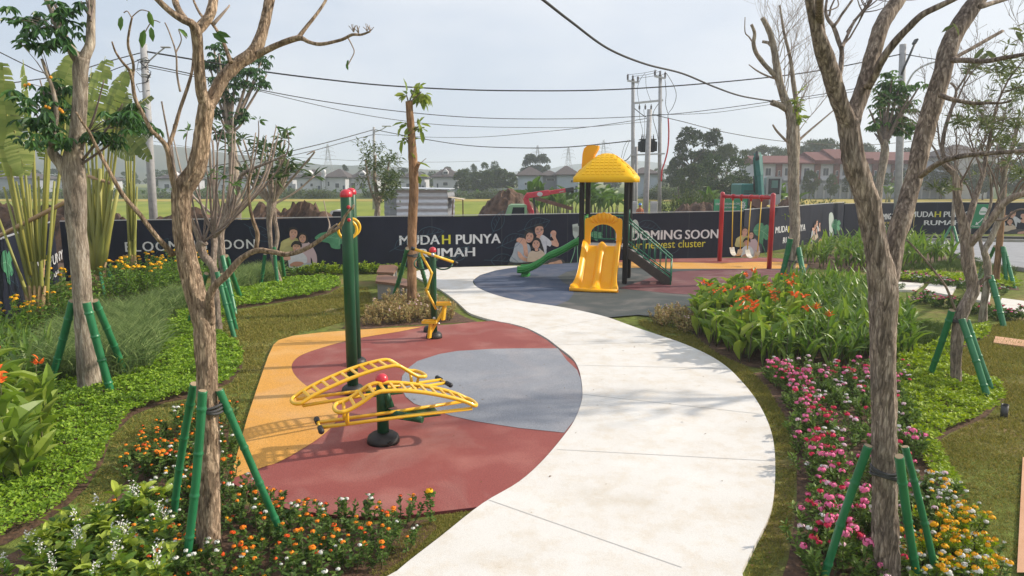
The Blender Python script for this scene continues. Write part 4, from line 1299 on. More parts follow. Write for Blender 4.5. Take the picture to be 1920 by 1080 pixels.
# --- back hoarding print
back.text_px('BLOOMING SOON', 234, 451, 479, 469, M_wht, space=1.15, bold=.018)
back.text_px('MUDA', 749, 441, 824, 459, M_wht)
back.text_px('H', 829, 440.5, 844, 457.5, M_ylw)
back.text_px('PUNYA', 855, 439, 938, 457, M_wht)
back.text_px('RUMAH', 787, 465, 890, 482, M_wht)
back.text_px('BLOOMING', 1155, 432, 1277, 450, M_wht)
back.text_px('SOON', 1285, 430.5, 1346, 447.5, M_wht)
back.text_px('our newest cluster', 1176, 450.5, 1322, 465, M_ylw, bold=.008)
back.shapes('printed_family', FAM_A, fam_px(back, 3.6, 920, 260), PM)
back.shapes('printed_family', FAM_B, fam_px(back, 4.5, 500, 220), PM)
a_ = back.px(1400, 490)
back.shapes('printed_family', FAM_B, affine(a_[0], a_[1], .0036, .0036, 270, 1300), PM)
def box_px(hd, x0, y0, x1, y1):
 a, b = hd.px(x0, y0), hd.px(x1, y1)
 return lambda x, y: (a[0] + (b[0] - a[0]) * x, a[1] + (b[1] - a[1]) * y)
leaf_art(back, box_px(back, 590, 446, 668, 475))
leaf_art(back, box_px(back, 1412, 432, 1442, 468))
a_ = back.px(1438, 490); b_ = back.px(1426, 452)
back.shapes('printed_stem', [('l', 0, [b_, ((a_[0] + b_[0]) / 2 + .05, (a_[1] + b_[1]) / 2), a_], .03)], lambda u, z: (u, z), [M_pleaf])
leaf_art(back, box_px(back, 1074, 430, 1098, 446), 'printed_flower', True)
leaf_art(back, box_px(back, 1105, 440, 1130, 456))
back.shapes('printed_stem', [('p', 1, [back.px(1073, 421), back.px(1083, 419), back.px(1086, 440), back.px(1078, 448), back.px(1074, 440)]), ('l', 0, [back.px(1078, 446), back.px(1077, 470), back.px(1068, 497)], .03), ('l', 0, [back.px(1082, 446), back.px(1083, 497)], .03)], lambda u, z: (u, z), [M_pleaf2, M_pale])
back.shapes('printed_flower', [('e', 0, *back.px(1190, 425), .16, .26), ('e', 0, *back.px(1184, 440), .10, .16)], lambda u, z: (u, z), [M_pale])
outline_art(back, [(2.3, .5, .9, .9), (5.2, 1.5, .8, -.6), (9.7, .7, .8, .5), (10.4, 1.05, 1.0, .2), (11.7, .25, .7, .7), (13.1, 1.2, .8, 1.1), (13.4, .7, .9, .4), (13.0, .2, 1.0, -.1), (17.6, .5, .6, .8), (18.5, 1.3, 1.1, -.2), (19.7, .3, .9, .5), (14.2, 1.25, 1.0, .3)])
# --- left hoarding print
left.text_px('MUDA', 58, 482, 79, 500, M_wht)
left.text_px('H', 82, 479, 88, 496, M_ylw)
left.text_px('PUNYA', 91, 472, 124, 491, M_wht)
left.text_px('RUMAH', 76, 516, 110, 527, M_wht)
leaf_art(left, box_px(left, 0, 496, 28, 545))
outline_art(left, [(.8, .6, 1.0, .5), (2.4, .9, .9, -.3), (6.5, .6, .8, .6)])
# --- slanting hoarding print
side.text_px('MUDA', 1454, 424, 1476, 436, M_wht)
side.text_px('H', 1478, 423.6, 1484, 435.6, M_ylw)
side.text_px('PUNYA', 1487, 421.5, 1509, 434, M_wht)
side.text_px('RUMAH', 1468, 443, 1496, 454, M_wht)
a_ = side.px(1527, 455)
side.shapes('printed_family', FAM_A, affine(a_[0], a_[1], .0042, .0038, 300, 860), PM)
side.shapes('printed_flower', [('s', 1, [side.px(1554, 402), side.px(1560, 399), side.px(1563, 412), side.px(1560, 424), side.px(1563, 440), side.px(1556, 446), side.px(1554, 424)])], lambda u, z: (u, z), [M_pleaf, M_pale])
leaf_art(side, box_px(side, 1558, 422, 1574, 446))
side.text_px('CitraGarden Bekasi', 1591, 416.5, 1624, 423, M_wht, bold=.0)
side.text_px('coming soon', 1601, 424.5, 1613, 426.5, M_wht, bold=.0)
side.text_px('www.citragarden.com', 1594, 431, 1612, 436, M_wht, bold=.0)
lg = lambda pts: [side.px(*p) for p in pts]
side.shapes('printed_emblem', [('l', 0, lg([(1602, 415), (1600, 411), (1602, 408), (1605, 406)]), .07), ('l', 0, lg([(1603, 415), (1606, 412), (1605, 408)]), .07), ('l', 0, lg([(1600, 415.5), (1606, 415)]), .05)], lambda u, z: (u, z), [M_wht])
gate.text_px('BLOOMING SOON', 1640, 400.5, 1688, 411.5, M_wht)
gate.text_px('our newest cluster', 1655, 413.5, 1690, 420, M_ylw2, bold=.008)
# --- road hoarding print
road_h.text_px('MUDA', 1708, 396.5, 1750, 407, M_wht)
road_h.text_px('H', 1753, 396.5, 1763, 407, M_ylw)
road_h.text_px('PUNYA', 1770, 396.5, 1824, 407, M_wht)
road_h.text_px('RUMAH', 1733, 413, 1801, 422, M_wht)
a_ = road_h.px(1895, 440)
road_h.shapes('printed_family', FAM_A, affine(a_[0], a_[1], .0062, .0046, 330, 868), PM)
outline_art(road_h, [(9.0, .6, .8, .7), (10.2, .9, .9, .2)])
# green arrow sign standing in front of the road hoarding
sg = thing('route_sign', P(1836, 430, 38.4), 'green arrow sign with white lettering in front of the road hoarding', 'sign')
c0, c1 = P(1822, 383, 38.6), P(1850, 428, 38.6)
mb = MB(); mb.box((c0 + c1) / 2, (abs(c1.x - c0.x), .05, abs(c1.z - c0.z)), bev=.008); obj('panel', mb, M_sgreen, sg)
class Face:
 pass
sf = Face(); sf.A = Vector((c0.x, c0.y - .03, c1.z)); sf.t = sg
sf.at = lambda u, z, o=0: sf.A + Vector((u, -.004 - o, z))
W_, H_ = c1.x - c0.x, c0.z - c1.z
Hoarding.shapes(sf, 'printed_arrow', [('l', 0, [(W_ * .35, H_ * .18), (W_ * .55, H_ * .28), (W_ * .70, H_ * .42)], .05), ('p', 0, [(W_ * .30, H_ * .14), (W_ * .48, H_ * .16), (W_ * .34, H_ * .28)]), ('s', 0, [(W_ * .45, H_ * .6), (W_ * .8, H_ * .58), (W_ * .9, H_ * .8), (W_ * .6, H_ * .88)]), ('p', 1, [(W_ * .5, H_ * .66), (W_ * .85, H_ * .66), (W_ * .85, H_ * .70), (W_ * .5, H_ * .70)])], lambda u, z: (u, z), [M_wht, M_sgreen])
Hoarding.text(sf, 'CitraGarden', (W_ * .1, W_ * .9, H_ * .05, H_ * .12), M_wht)
mb = MB()
for q in (c0.x + .1, c1.x - .1):
 mb.box((q, c0.y + .045, c0.z / 2), (.04, .04, c0.z))
obj('post', mb, M_rail, sg)
# ================================================================ BEYOND THE HOARDINGS
M_corr = pm('corrugated zinc', (.52, .55, .60), (.64, .67, .72), 3, .38, metal=.35, stretch=(1, 1, 4), spec=.6)
M_corr2 = pm('old grey sheet', (.16, .17, .19), (.24, .25, .28), 5, .6)
M_tarp = pm('beige tarpaulin', (.50, .42, .32), (.42, .35, .26), 6, .8)
M_truck = pm('pale green truck paint', (.22, .42, .22), (.26, .46, .27), 3, .4)
M_glassd = pm('dark glass', (.02, .025, .03), rough=.1, spec=.7)
M_crane = pm('red crane paint', (.52, .03, .055), (.58, .05, .075), 3, .45)
M_rust = pm('rusty plank', (.12, .06, .045), (.20, .11, .08), 4, .85)
M_exc = pm('teal excavator paint', (.012, .13, .115), (.02, .17, .15), 3, .45)
M_excd = pm('dark machine paint', (.03, .035, .035), (.05, .055, .055), 4, .6)
M_cabw = pm('grey white cab paint', (.42, .45, .45), (.36, .38, .38), 4, .5)
M_white = pm('white car paint', (.62, .63, .64), rough=.35)
M_wallw = pm('white rendered wall', (.50, .51, .54), (.42, .43, .46), .5, .9, world=True)
M_wallg = pm('grey rendered wall', (.30, .32, .36), (.24, .26, .30), .5, .9, world=True)
M_wallb = pm('pale blue wall', (.36, .42, .50), (.30, .35, .43), .5, .9, world=True)
M_navyw = pm('dark blue wall', (.04, .055, .085), rough=.9)
M_tile = pm('dark roof tiles', (.045, .034, .036), (.08, .062, .06), 3, .8, bump=.5, bscale=8)
M_tiler = pm('red roof tiles', (.105, .032, .028), (.15, .048, .042), 2, .8, bump=.5, bscale=8)
M_brick = pm('red brick wall', (.14, .06, .05), (.20, .09, .075), 3, .9)
M_wind = pm('dark window', (.045, .055, .07), rough=.25)
M_wframe = pm('window frame white', (.55, .55, .56), rough=.6)
M_pole = pm('concrete pole', (.30, .30, .31), (.40, .40, .41), 6, .8)
M_galv = pm('galvanised steel', (.42, .43, .44), (.50, .51, .52), 6, .5, metal=.3)
M_wire = pm('black cable', (.012, .012, .014), rough=.6)
M_trafo = pm('dark transformer', (.02, .025, .03), (.03, .036, .04), 5, .5)
M_insul = pm('brown insulator', (.05, .03, .03), rough=.3)
M_cond = pm('red conduit', (.50, .03, .04), rough=.5)
M_lattice = pm('lattice steel', (.30, .31, .33), rough=.7)

# ---------------------------------------------------------------- soil heaps
def heap(px0, px1, ytop, Y, depth, label, seed, rough=1.0, flat=False):
 a, b = P(px0, 400, Y), P(px1, 400, Y)
 h = P((px0 + px1) / 2, ytop, Y).z
 w = b.x - a.x
 nx, ny = max(24, int(w / .12)), 22
 v = []
 for j in range(ny + 1):
  for i in range(nx + 1):
   u, s = i / nx * 2 - 1, j / ny * 2 - 1
   e = (1 - abs(u) ** (6 if flat else 1.7)) * (1 - abs(s) ** 1.8)
   x, y = a.x + w * i / nx, Y + depth * s
   nz = mnoise.noise(Vector((x * .9 + seed, y * .9, 0))) * .16 + mnoise.noise(Vector((x * 2.7, y * 2.7, seed))) * .15 + mnoise.noise(Vector((x * 8, y * 8, seed))) * .12
   v.append((x, y, max(-.1, h * max(0, e) ** .8 * (1 + nz * rough) if e > 0 else -.1)))
 n = nx + 1
 f = [[j * n + i, j * n + i + 1, (j + 1) * n + i + 1, (j + 1) * n + i] for j in range(ny) for i in range(nx)]
 mb = MB(); mb.add(v, f, 0, False)
 return tag(obj('soil_heap', mb, M_earth, origin=((a.x + b.x) / 2, Y, 0)), label, 'soil heap', 'soil heaps behind the hoarding')
heap(-120, 262, 388, 27, 1.6, 'long lumpy brown soil bank behind the fan palms on the left', 1.0, 1.3, True)
heap(255, 445, 397, 26, 1.4, 'low brown soil bank behind the hoarding left of the frangipani', 2.0, 1.2, True)
heap(448, 650, 392, 27, 1.4, 'crumbly brown soil bank behind the hoarding under the white pickup', 3.0, 1.4, True)
heap(880, 1030, 354, 38, 2.4, 'tall cone of brown soil left of the green crane truck', 4.0, .75)
heap(1262, 1360, 380, 38, 2.2, 'dark brown soil heap behind the green safety board', 5.0, 1.0, True)
heap(1440, 1520, 374, 41, 2.0, 'brown soil heap at the foot of the excavator', 6.0, 1.0)

# ---------------------------------------------------------------- corrugated shed
def shed():
 Y = 31
 x0, x1, xl = P(743, 370, Y).x, P(839, 370, Y).x, P(720, 370, Y + 2.4).x
 zt = P(790, 356, Y).z
 t = thing('site_shed', ((x0 + x1) / 2, Y + 1, 0), 'small shed of shiny corrugated zinc behind the hoarding', 'shed')
 def corr(A, B, z0, z1, mt, name, amp=.016, per=.16):
  A, B = Vector(A), Vector(B); d = (B - A).normalized(); nn = Vector((d.y, -d.x, 0))
  k = int((z1 - z0) / per * 6); v = []
  for i in range(k + 1):
   z = z0 + (z1 - z0) * i / k
   o = amp * math.sin(2 * math.pi * z / per / 1.7)
   for q in (A, B):
    v.append(tuple(q + nn * o + Z * z))
  nb = len(v); v += [tuple(Vector(q) - nn * .01) for q in v]
  mb = MB(); mb.add(v, [[2 * i, 2 * i + 1, 2 * i + 3, 2 * i + 2] for i in range(k)] + [[nb + 2 * i, nb + 2 * i + 2, nb + 2 * i + 3, nb + 2 * i + 1] for i in range(k)], 0, True)
  return obj(name, mb, mt, t)
 corr((x0, Y, 0), (x1, Y, 0), .02, zt, M_corr, 'front_wall')
 corr((xl, Y + 2.4, 0), (x0, Y, 0), .02, zt - .12, M_corr2, 'side_wall', .008)
 corr((x1, Y, 0), (x1 + .1, Y + 2.6, 0), .02, zt - .1, M_corr2, 'side_wall')
 mb = MB(); mb.bar((P(726, 350, Y).x, Y + 1.1, zt + .08), (x1 + .12, Y + 1.1, zt + .03), 2.9, .03); mb.bar((xl, Y + 1.3, zt - .03), (x0, Y + 1.2, zt - .02), 2.2, .03)
 obj('roof', mb, M_corr, t)
 t2 = thing('tarpaulin_awning', (x1 + .6, Y + 1, 0), 'beige tarpaulin lean-to beside the zinc shed', 'awning')
 e = P(868, 374, Y)
 mb = MB(); mb.bar((x1 + .02, Y + .9, e.z + .08), (e.x, Y + .9, e.z - .02), 1.4, .02); obj('tarpaulin', mb, M_tarp, t2)
 mb = MB(); mb.bar((x1 + .10, Y + .3, 0), (x1 + .22, Y + .3, e.z), .05, .05); mb.bar((e.x - .1, Y + 1.4, 0), (e.x - .1, Y + 1.4, e.z - .05), .05, .05); obj('post', mb, M_rust, t2)
shed()

# ---------------------------------------------------------------- crane truck
def truck():
 Y = 35
 q = lambda x, y, dy=0: P(x, y, Y + dy)
 t = thing('crane_truck', (q(1015, 400).x, Y + .8, 0), 'pale green truck carrying a folded red crane behind the hoarding', 'truck')
 zt = q(965, 384).z
 xs = q(945, 390).x, q(957, 390).x, q(988, 390).x
 prof = [(xs[0] - .05, .35), (xs[0] - .03, .95), (xs[0] + .22, zt - .06), (xs[0] + .34, zt), (xs[2] - .03, zt), (xs[2], zt - .06), (xs[2], .35)]
 mb = MB(); mb.extrude([(a, Y, z) for a, z in prof], (0, 1.35, 0)); cab = obj('cab', mb, M_truck, t)
 mb = MB(); mb.extrude([(xs[0] + .30, Y - .006, .98), (xs[0] + .44, Y - .006, zt - .12), (xs[2] - .12, Y - .006, zt - .12), (xs[2] - .12, Y - .006, .98)], (0, .012, 0)); obj('side_window', mb, M_glassd, cab)
 mb = MB(); mb.extrude([(xs[0] - .035, Y + .1, 1.0), (xs[0] + .20, Y + .1, zt - .1), (xs[0] + .20, Y + 1.25, zt - .1), (xs[0] - .035, Y + 1.25, 1.0)], (-.012, 0, .006)); obj('windscreen', mb, pm('pale windscreen', (.30, .36, .40), rough=.15, spec=.8), cab)
 mb = MB(); mb.box(((q(1022, 1).x + q(1090, 1).x) / 2, Y + .68, .62), (q(1090, 1).x - q(1022, 1).x, 1.4, .16))
 bed = obj('load_bed', mb, M_truck, t)
 for i in range(7):
  x = q(1024 + i * 11, 1).x
  mb = MB(); mb.box((x, Y - .02, 1.0), (.05, .05, .62)); obj('bed_stake', mb, M_truck, bed)
 mb = MB(); mb.bar((q(1022, 1).x, Y - .02, 1.28), (q(1090, 1).x, Y - .02, 1.28), .03, .08); mb.bar((q(1022, 1).x, Y - .03, .92), (q(1090, 1).x, Y - .03, .92), .03, .34); obj('bed_side', mb, M_truck, bed)
 for x in (xs[0] + .35, q(1040, 1).x, q(1078, 1).x):
  for y in (Y + .12, Y + 1.23):
   mb = MB(); mb.lathe([(.02, -.11), (.26, -.11), (.33, -.08), (.33, .08), (.26, .11), (.02, .11)], 18, (x, y, .33), M=Matrix.Rotation(R(90), 3, 'X')); w = obj('wheel', mb, M_black, t)
   mb = MB(); mb.lathe([(.01, -.118), (.17, -.118), (.17, .118), (.01, .118)], 14, (x, y, .33), M=Matrix.Rotation(R(90), 3, 'X')); obj('rim', mb, M_galv, w)
 ds = MB()
 yc = Y + .55
 c = lambda x, y: Vector((P(x, y, yc).x, yc, P(x, y, yc).z))
 mb = MB()
 pts = [c(997, 412), c(996, 396), c(989, 384), c(986, 372), c(991, 365)]
 pts[0].z = .6
 for a, b in zip(pts[:-1], pts[1:]):
  mb.bar(a, b + (b - a).normalized() * .05, .28, .26, bev=.03)
 crane = obj('crane_column', mb, M_crane, t)
 mb = MB(); mb.bar(c(988, 367), c(1030, 361), .26, .27, bev=.02); mb.bar(c(1022, 362.5), c(1066, 356), .2, .2, bev=.02)
 obj('crane_boom', mb, M_crane, crane)
 mb = MB(); mb.bar(c(1060, 357), c(1076, 354.5), .24, .22, bev=.02); mb.bar(c(1070, 353), c(1074, 362), .12, .14); mb.bar(c(1000, 366), c(1004, 404), .16, .10); obj('crane_head', mb, M_excd, crane)
 mb = MB(); mb.ball(c(1012, 364) + Vector((0, -.135, 0)), .13, 14, s=(1.1, .06, .85)); obj('crane_badge', mb, M_wframe, crane)
 ff = Face(); ff.A = c(1022, 366) + Vector((0, -.116, -.06)); ff.t = crane
 d_ = (c(1060, 357) - c(1022, 363)).normalized()
 ff.at = lambda u, z, o=0: ff.A + d_ * u + Vector((0, -.004 - o, z))
 Hoarding.text(ff, 'A', (.04, .16, .04, .16), M_wframe)
 Hoarding.text(ff, 'UNIC', (.70, .96, .08, .15), M_wframe)
 mb = MB(); mb.bar(c(1003, 371) - Vector((0, .4, 0)), c(1072, 391) - Vector((0, .3, 0)), .14, .18); pl = obj('loaded_beam', mb, M_rust, t)
truck()

def pickup():
 Y = 31.5
 q = lambda x, y: P(x, y, Y)
 x0, x1, zt = q(606, 400).x, q(650, 400).x, q(630, 394).z
 t = thing('pickup', ((x0 + x1) / 2, Y, 0), 'white pickup parked behind the soil bank and the hoarding', 'car')
 prof = [(x0 - .6, .4), (x0 - .6, .95), (x0 + .05, 1.08), (x0 + .35, zt - .03), (x0 + .5, zt), (x1 - .1, zt), (x1, zt - .08), (x1 + .1, 1.1), (x1 + 1.4, 1.08), (x1 + 1.4, .4)]
 mb = MB(); mb.extrude([(a, Y, z) for a, z in prof], (0, 1.6, 0)); b = obj('body', mb, M_white, t)
 mb = MB(); mb.extrude([(x0 + .22, Y - .006, 1.12), (x0 + .46, Y - .006, zt - .06), (x1 - .15, Y - .006, zt - .06), (x1 - .05, Y - .006, 1.12)], (0, .012, 0)); obj('side_window', mb, M_glassd, t)
 mb = MB(); mb.extrude([(x0 + .05, Y + .1, 1.1), (x0 + .33, Y + .1, zt - .06), (x0 + .33, Y + 1.5, zt - .06), (x0 + .05, Y + 1.5, 1.1)], (-.012, 0, .006)); obj('windscreen', mb, M_glassd, t)
 for x in (x0, x1 + .7):
  for y in (Y + .08, Y + 1.5):
   mb = MB(); mb.lathe([(.02, -.1), (.3, -.1), (.34, -.06), (.34, .06), (.3, .1), (.02, .1)], 16, (x, y, .34), M=Matrix.Rotation(R(90), 3, 'X')); obj('wheel', mb, M_black, t)
pickup()

# ---------------------------------------------------------------- excavator
def excavator():
 Y = 44
 q = lambda x, y, dy=0: P(x, y, Y + dy)
 t = thing('excavator', (q(1425, 380).x, Y, 0), 'teal excavator with raised boom and pale cab behind the hoarding', 'excavator')
 mb = MB()
 for dy in (-.2, 1.9):
  mb.box((q(1428, 1).x, Y + dy + .2, .42), (2.6, .5, .8), bev=.2)
 obj('track', mb, M_excd, t)
 mb = MB(); mb.box((q(1428, 1).x, Y + 1.2, 1.05), (2.3, 2.3, .5), bev=.06); obj('turntable', mb, M_excd, t)
 a, b = q(1390, 352), q(1416, 372)
 mb = MB(); mb.box(((a.x + b.x) / 2, Y + 1.0, (a.z + 1.3) / 2 + .1), (b.x - a.x, 2.2, a.z - 1.3 + .3), bev=.08)
 body = obj('engine_cover', mb, M_exc, t)
 for k in range(4):
  mb = MB(); mb.box(((a.x + b.x) / 2, Y - .105, a.z - .2 - .13 * k), ((b.x - a.x) * .7, .02, .05)); obj('vent', mb, M_excd, body)
 a, b = q(1437, 331), q(1463, 375)
 mb = MB(); mb.extrude([(a.x, Y - .1, b.z - .3), (a.x, Y - .1, a.z - .06), (a.x + .06, Y - .1, a.z), (b.x - .06, Y - .1, a.z), (b.x, Y - .1, a.z - .12), (b.x - .02, Y - .1, b.z - .3)], (0, 1.5, 0))
 cab = obj('cab', mb, M_cabw, t)
 mb = MB(); mb.box(((a.x + b.x) / 2, Y - .11, (a.z + b.z) / 2 + .12), ((b.x - a.x) * .74, .03, (a.z - b.z) * .66)); obj('windscreen', mb, M_glassd, cab)
 mb = MB(); mb.box(((a.x + b.x) / 2 + .02, Y - .13, (a.z + b.z) / 2 + .25), ((b.x - a.x) * .42, .02, (a.z - b.z) * .32)); obj('cab_reflection', mb, pm('cab green reflection', (.12, .22, .20), rough=.3), cab)  # reflection painted as a green panel in front of the windscreen
 mb = MB()
 for a_, b_ in ((q(1424, 378, .2), q(1423, 335, -.2)), (q(1423, 337, -.2), q(1420.5, 292, -.7))):
  mb.bar(a_, b_, .46, .5, bev=.05)
 boom = obj('boom', mb, M_exc, t)
 mb = MB(); mb.bar(q(1420, 287, -.95), q(1425, 330, -1.2), .30, .34, bev=.03); mb.bar(q(1425, 328, -1.2), q(1428, 370, -1.4), .26, .28, bev=.03); obj('dipper_arm', mb, M_exc, boom)
 mb = MB(); mb.tube([q(1420, 300, -1.2), q(1420, 285, -1.0)], [.12, .12], 8); mb.tube([q(1414, 330, -.3), q(1415, 366, .0)], .07, 8); mb.tube([q(1430, 326, -1.0), q(1431, 370, -1.0)], .06, 8)
 obj('hydraulic_ram', mb, M_excd, boom)
 c = q(1428, 376, -1.4)
 mb = MB(); mb.extrude([(c.x - .5, c.y, c.z + .3), (c.x + .4, c.y, c.z + .35), (c.x + .45, c.y, c.z - .2), (c.x, c.y, c.z - .6), (c.x - .5, c.y, c.z - .3)], (0, .9, 0)); obj('bucket', mb, M_rust, boom)
excavator()

# green safety board behind the swing
sb = Hoarding.__new__(Hoarding)
A_, B_ = P(1338, 400, 27.75), P(1399, 400, 28.6)
sbt = thing('safety_board', ((A_.x + B_.x) / 2, (A_.y + B_.y) / 2, 0), 'green safety notice with white lettering and gear emblem above the hoarding', 'sign')
z0, z1 = P(1370, 402, 28.2).z, P(1370, 373, 28.2).z
mb = MB(); mb.bar((A_.x, A_.y, (z0 + z1) / 2), (B_.x, B_.y, (z0 + z1) / 2), .04, z1 - z0); obj('panel', mb, pm('green safety paint', (.02, .21, .10), rough=.5), sbt)
ff = Face(); ff.A = Vector((A_.x, A_.y - .035, z0)); ff.t = sbt
d_ = (Vector((B_.x, B_.y, 0)) - Vector((A_.x, A_.y, 0))); W2 = d_.length; d_.normalize(); n2 = Vector((d_.y, -d_.x, 0))
ff.at = lambda u, z, o=0: ff.A + d_ * u + Z * z + n2 * o
h2 = z1 - z0
Hoarding.text(ff, 'UTAMAKAN KESELAMATAN DAN', (W2 * .04, W2 * .76, h2 * .62, h2 * .76), M_wht, bold=.008)
Hoarding.text(ff, 'KESEHATAN KERJA', (W2 * .20, W2 * .68, h2 * .36, h2 * .52), M_wht, bold=.008)
mb = MB(); c_ = (W2 * .87, h2 * .58)
mb.tube([ff.at(c_[0] + .10 * math.cos(a), c_[1] + .10 * math.sin(a), .0) for a in np.linspace(0, 2 * math.pi, 20, endpoint=False)], .018, 6, close=True)
for a in np.linspace(0, 2 * math.pi, 10, endpoint=False):
 mb.tube([ff.at(c_[0] + .11 * math.cos(a), c_[1] + .11 * math.sin(a)), ff.at(c_[0] + .16 * math.cos(a), c_[1] + .16 * math.sin(a))], .016, 5)
mb.bar(ff.at(c_[0] - .07, c_[1]), ff.at(c_[0] + .07, c_[1]), .015, .03); mb.bar(ff.at(c_[0], c_[1] - .07), ff.at(c_[0], c_[1] + .07), .015, .03)
obj('gear_emblem', mb, M_wht, sbt)
mb = MB()
for q in (A_, B_):
 mb.box((q.x, q.y + .05, z1 / 2), (.05, .05, z1))
obj('post', mb, M_rust, sbt)

# ---------------------------------------------------------------- utility poles
def pole(x, ytop, Y, wpx, label, xb=None, lamp=None, mat=None, group=None):
 top = P(x, ytop, Y)
 bx = P(xb if xb is not None else x, 420, Y).x
 r = wpx / 2 * MPP(Y)
 t = thing('utility_pole', (bx, Y, 0), label, 'utility pole', group)
 mb = MB(); mb.tube([(bx, Y, -.2), (bx + (top.x - bx) * .5, Y, top.z * .5), (top.x, Y, top.z)], [r * 1.12, r, r * .86], 14); obj('shaft', mb, mat or M_pole, t)
 return t, top, r
t, tp, r_ = pole(269, 82, 26, 14, 'tall grey concrete utility pole behind the left fan palms', 287)
mb = MB()
for dz in (.55, .62, 1.05, 1.12):
 mb.lathe([(r_ * .95, -.02), (r_ * 1.12, -.02), (r_ * 1.12, .02), (r_ * .95, .02)], 14, (tp.x, 26, tp.z - dz))
obj('band', mb, M_galv, t)
mb = MB()
for k in range(7):
 a = random.uniform(0, 6.28); z = tp.z - random.uniform(.4, 1.5)
 c = Vector((tp.x, 26, z))
 mb.tube([c + Vector((r_ * .9, -.1, 0)), c + Vector((.3 * math.cos(a), -.2, -.1)), c + Vector((.25 * math.cos(a + 1), -.1, -.35)), c + Vector((r_, -.1, -.3))], .014, 5)
obj('cable_loop', mb, M_wire, t)
mb = MB(); mb.tube([tp + Vector((r_, 0, -.6)), tp + Vector((.5, -.1, -.35)), P(308, 90, 25.6)], .025, 6); la = obj('lamp_arm', mb, M_galv, t)
mb = MB(); mb.box(P(311, 88.5, 25.6), (.34, .13, .05), .1, bev=.02); obj('lamp_head', mb, M_galv, la)
t, tp, r_ = pole(701, 238, 70, 5, 'thin grey pole with a small street lamp far behind the leafy young tree', 702)
mb = MB(); mb.tube([tp + Vector((0, 0, -.5)), P(716, 243, 70), P(725, 237, 70)], .05, 6); la = obj('lamp_arm', mb, M_galv, t)
mb = MB(); mb.box(P(725, 236.5, 70), (.9, .3, .10), bev=.03); obj('lamp_head', mb, M_galv, la)
t, tp, r_ = pole(1693, 83, 36, 13, 'tall grey pole with a dark street lamp between the limbs of the forked tree', 1684)
arm = [P(1690, 140, 35.8), P(1696, 125, 35.8), P(1705, 105, 35.8), P(1716, 80, 35.8)]
mb = MB(); mb.tube(arm, .055, 8); la = obj('lamp_arm', mb, M_excd, t)
mb = MB(); mb.bar(P(1713, 83, 35.8), P(1719, 73, 35.8), .3, .10, bev=.03); obj('lamp_head', mb, M_excd, la)
mb = MB(); mb.tube([Vector(q) for q in catmull([P(1692, 205, 35.8), P(1697, 170, 35.5), P(1712, 138, 35.2), P(1735, 122, 35), P(1758, 115, 35)], .25)], .045, 8); obj('lamp_arm', mb, M_galv, t)

# the transformer frame: two poles, cross arms, the tank, and a leaning third pole
YT = 45
tt = thing('transformer_frame', (P(1213, 400, YT).x, YT, 0), 'pair of grey poles carrying a dark transformer with insulators on top', 'transformer')
q = lambda x, y, dy=0: P(x, y, YT + dy)
pr = {}
for (xt, xb_, yt) in ((1187, 1187, 148), (1238, 1237, 140)):
 top = q(xt, yt)
 mb = MB(); mb.tube([(q(xb_, 400).x, YT, -.1), top], [.125, .105], 12); pr[xt] = obj('pole', mb, M_pole, tt)
 mb = MB(); mb.bar(q(xt - 11, yt + 3, -.15), q(xt + 10, yt + 7, -.15), .08, .10); arm_ = obj('cross_arm', mb, M_galv, tt)
 for k in (-1, 0, 1):
  c = q(xt - .5 + k * 9.5, yt + 4 + k * 2, -.15)
  mb = MB()
  for j in range(4):
   mb.lathe([(.03, 0), (.085, .03), (.03, .07)], 10, c + Z * (.02 + j * .075))
  mb.lathe([(.025, 0), (.025, .36)], 8, c); obj('insulator', mb, M_insul, arm_)
mb = MB(); mb.bar(q(1184, 194), q(1243, 188), .12, .12); arm_ = obj('cross_arm', mb, M_galv, tt)
for x in (1199, 1210, 1221):
 mb = MB()
 for j in range(3):
  mb.lathe([(.03, 0), (.075, .03), (.03, .07)], 10, q(x, 197) - Z * (.10 + j * .075))
 mb.lathe([(.02, -.35), (.02, 0)], 8, q(x, 195)); obj('insulator', mb, M_insul, arm_)
mb = MB(); mb.bar(q(1182, 291, -.1), q(1246, 288, -.1), .14, .09); mb.bar(q(1182, 291, .5), q(1246, 288, .5), .14, .09); obj('platform', mb, M_galv, tt)
c = q(1214, 274, .1)
mb = MB(); mb.box(c, (.92, .62, .74), bev=.08)
for i in range(9):
 mb.box(c + Vector((-.40 + i * .10, -.36, -.02)), (.03, .14, .58))
 mb.box(c + Vector((-.40 + i * .10, .36, -.02)), (.03, .14, .58))
for i in range(5):
 mb.box(c + Vector((-.5, -.22 + i * .11, -.02)), (.12, .03, .58)); mb.box(c + Vector((.5, -.22 + i * .11, -.02)), (.12, .03, .58))
mb.box(c + Vector((0, 0, .40)), (1.02, .70, .05), bev=.02)
tank = obj('transformer_tank', mb, M_trafo, tt)
for x in (-.38, -.25, -.12, .18, .34):
 mb = MB(); mb.lathe([(.035, .42), (.05, .47), (.03, .52), (.045, .56), (.025, .62), (.015, .72)], 8, c + Vector((x, -.08, 0))); obj('bushing', mb, M_insul, tank)
mb = MB(); mb.tube([Vector(v) for v in catmull([q(1253, 222, -.2), q(1254, 250, -.2), q(1252, 280, -.2), q(1246, 305, -.2), q(1241, 320, -.2), q(1240, 340, -.2)], .25)], .045, 8); obj('red_conduit', mb, M_cond, tt)
mb = MB()
def lead(*pts, r=.012):
 mb.tube([Vector(v) for v in catmull([q(*p) for p in pts], .25)], r, 5)
lead((1178, 140, -.15), (1205, 137, .2), (1232, 132, -.15)); lead((1187, 143, -.15), (1213, 140, .3), (1240, 133, -.15)); lead((1196, 147, -.15), (1222, 143, .2), (1250, 138, -.15))
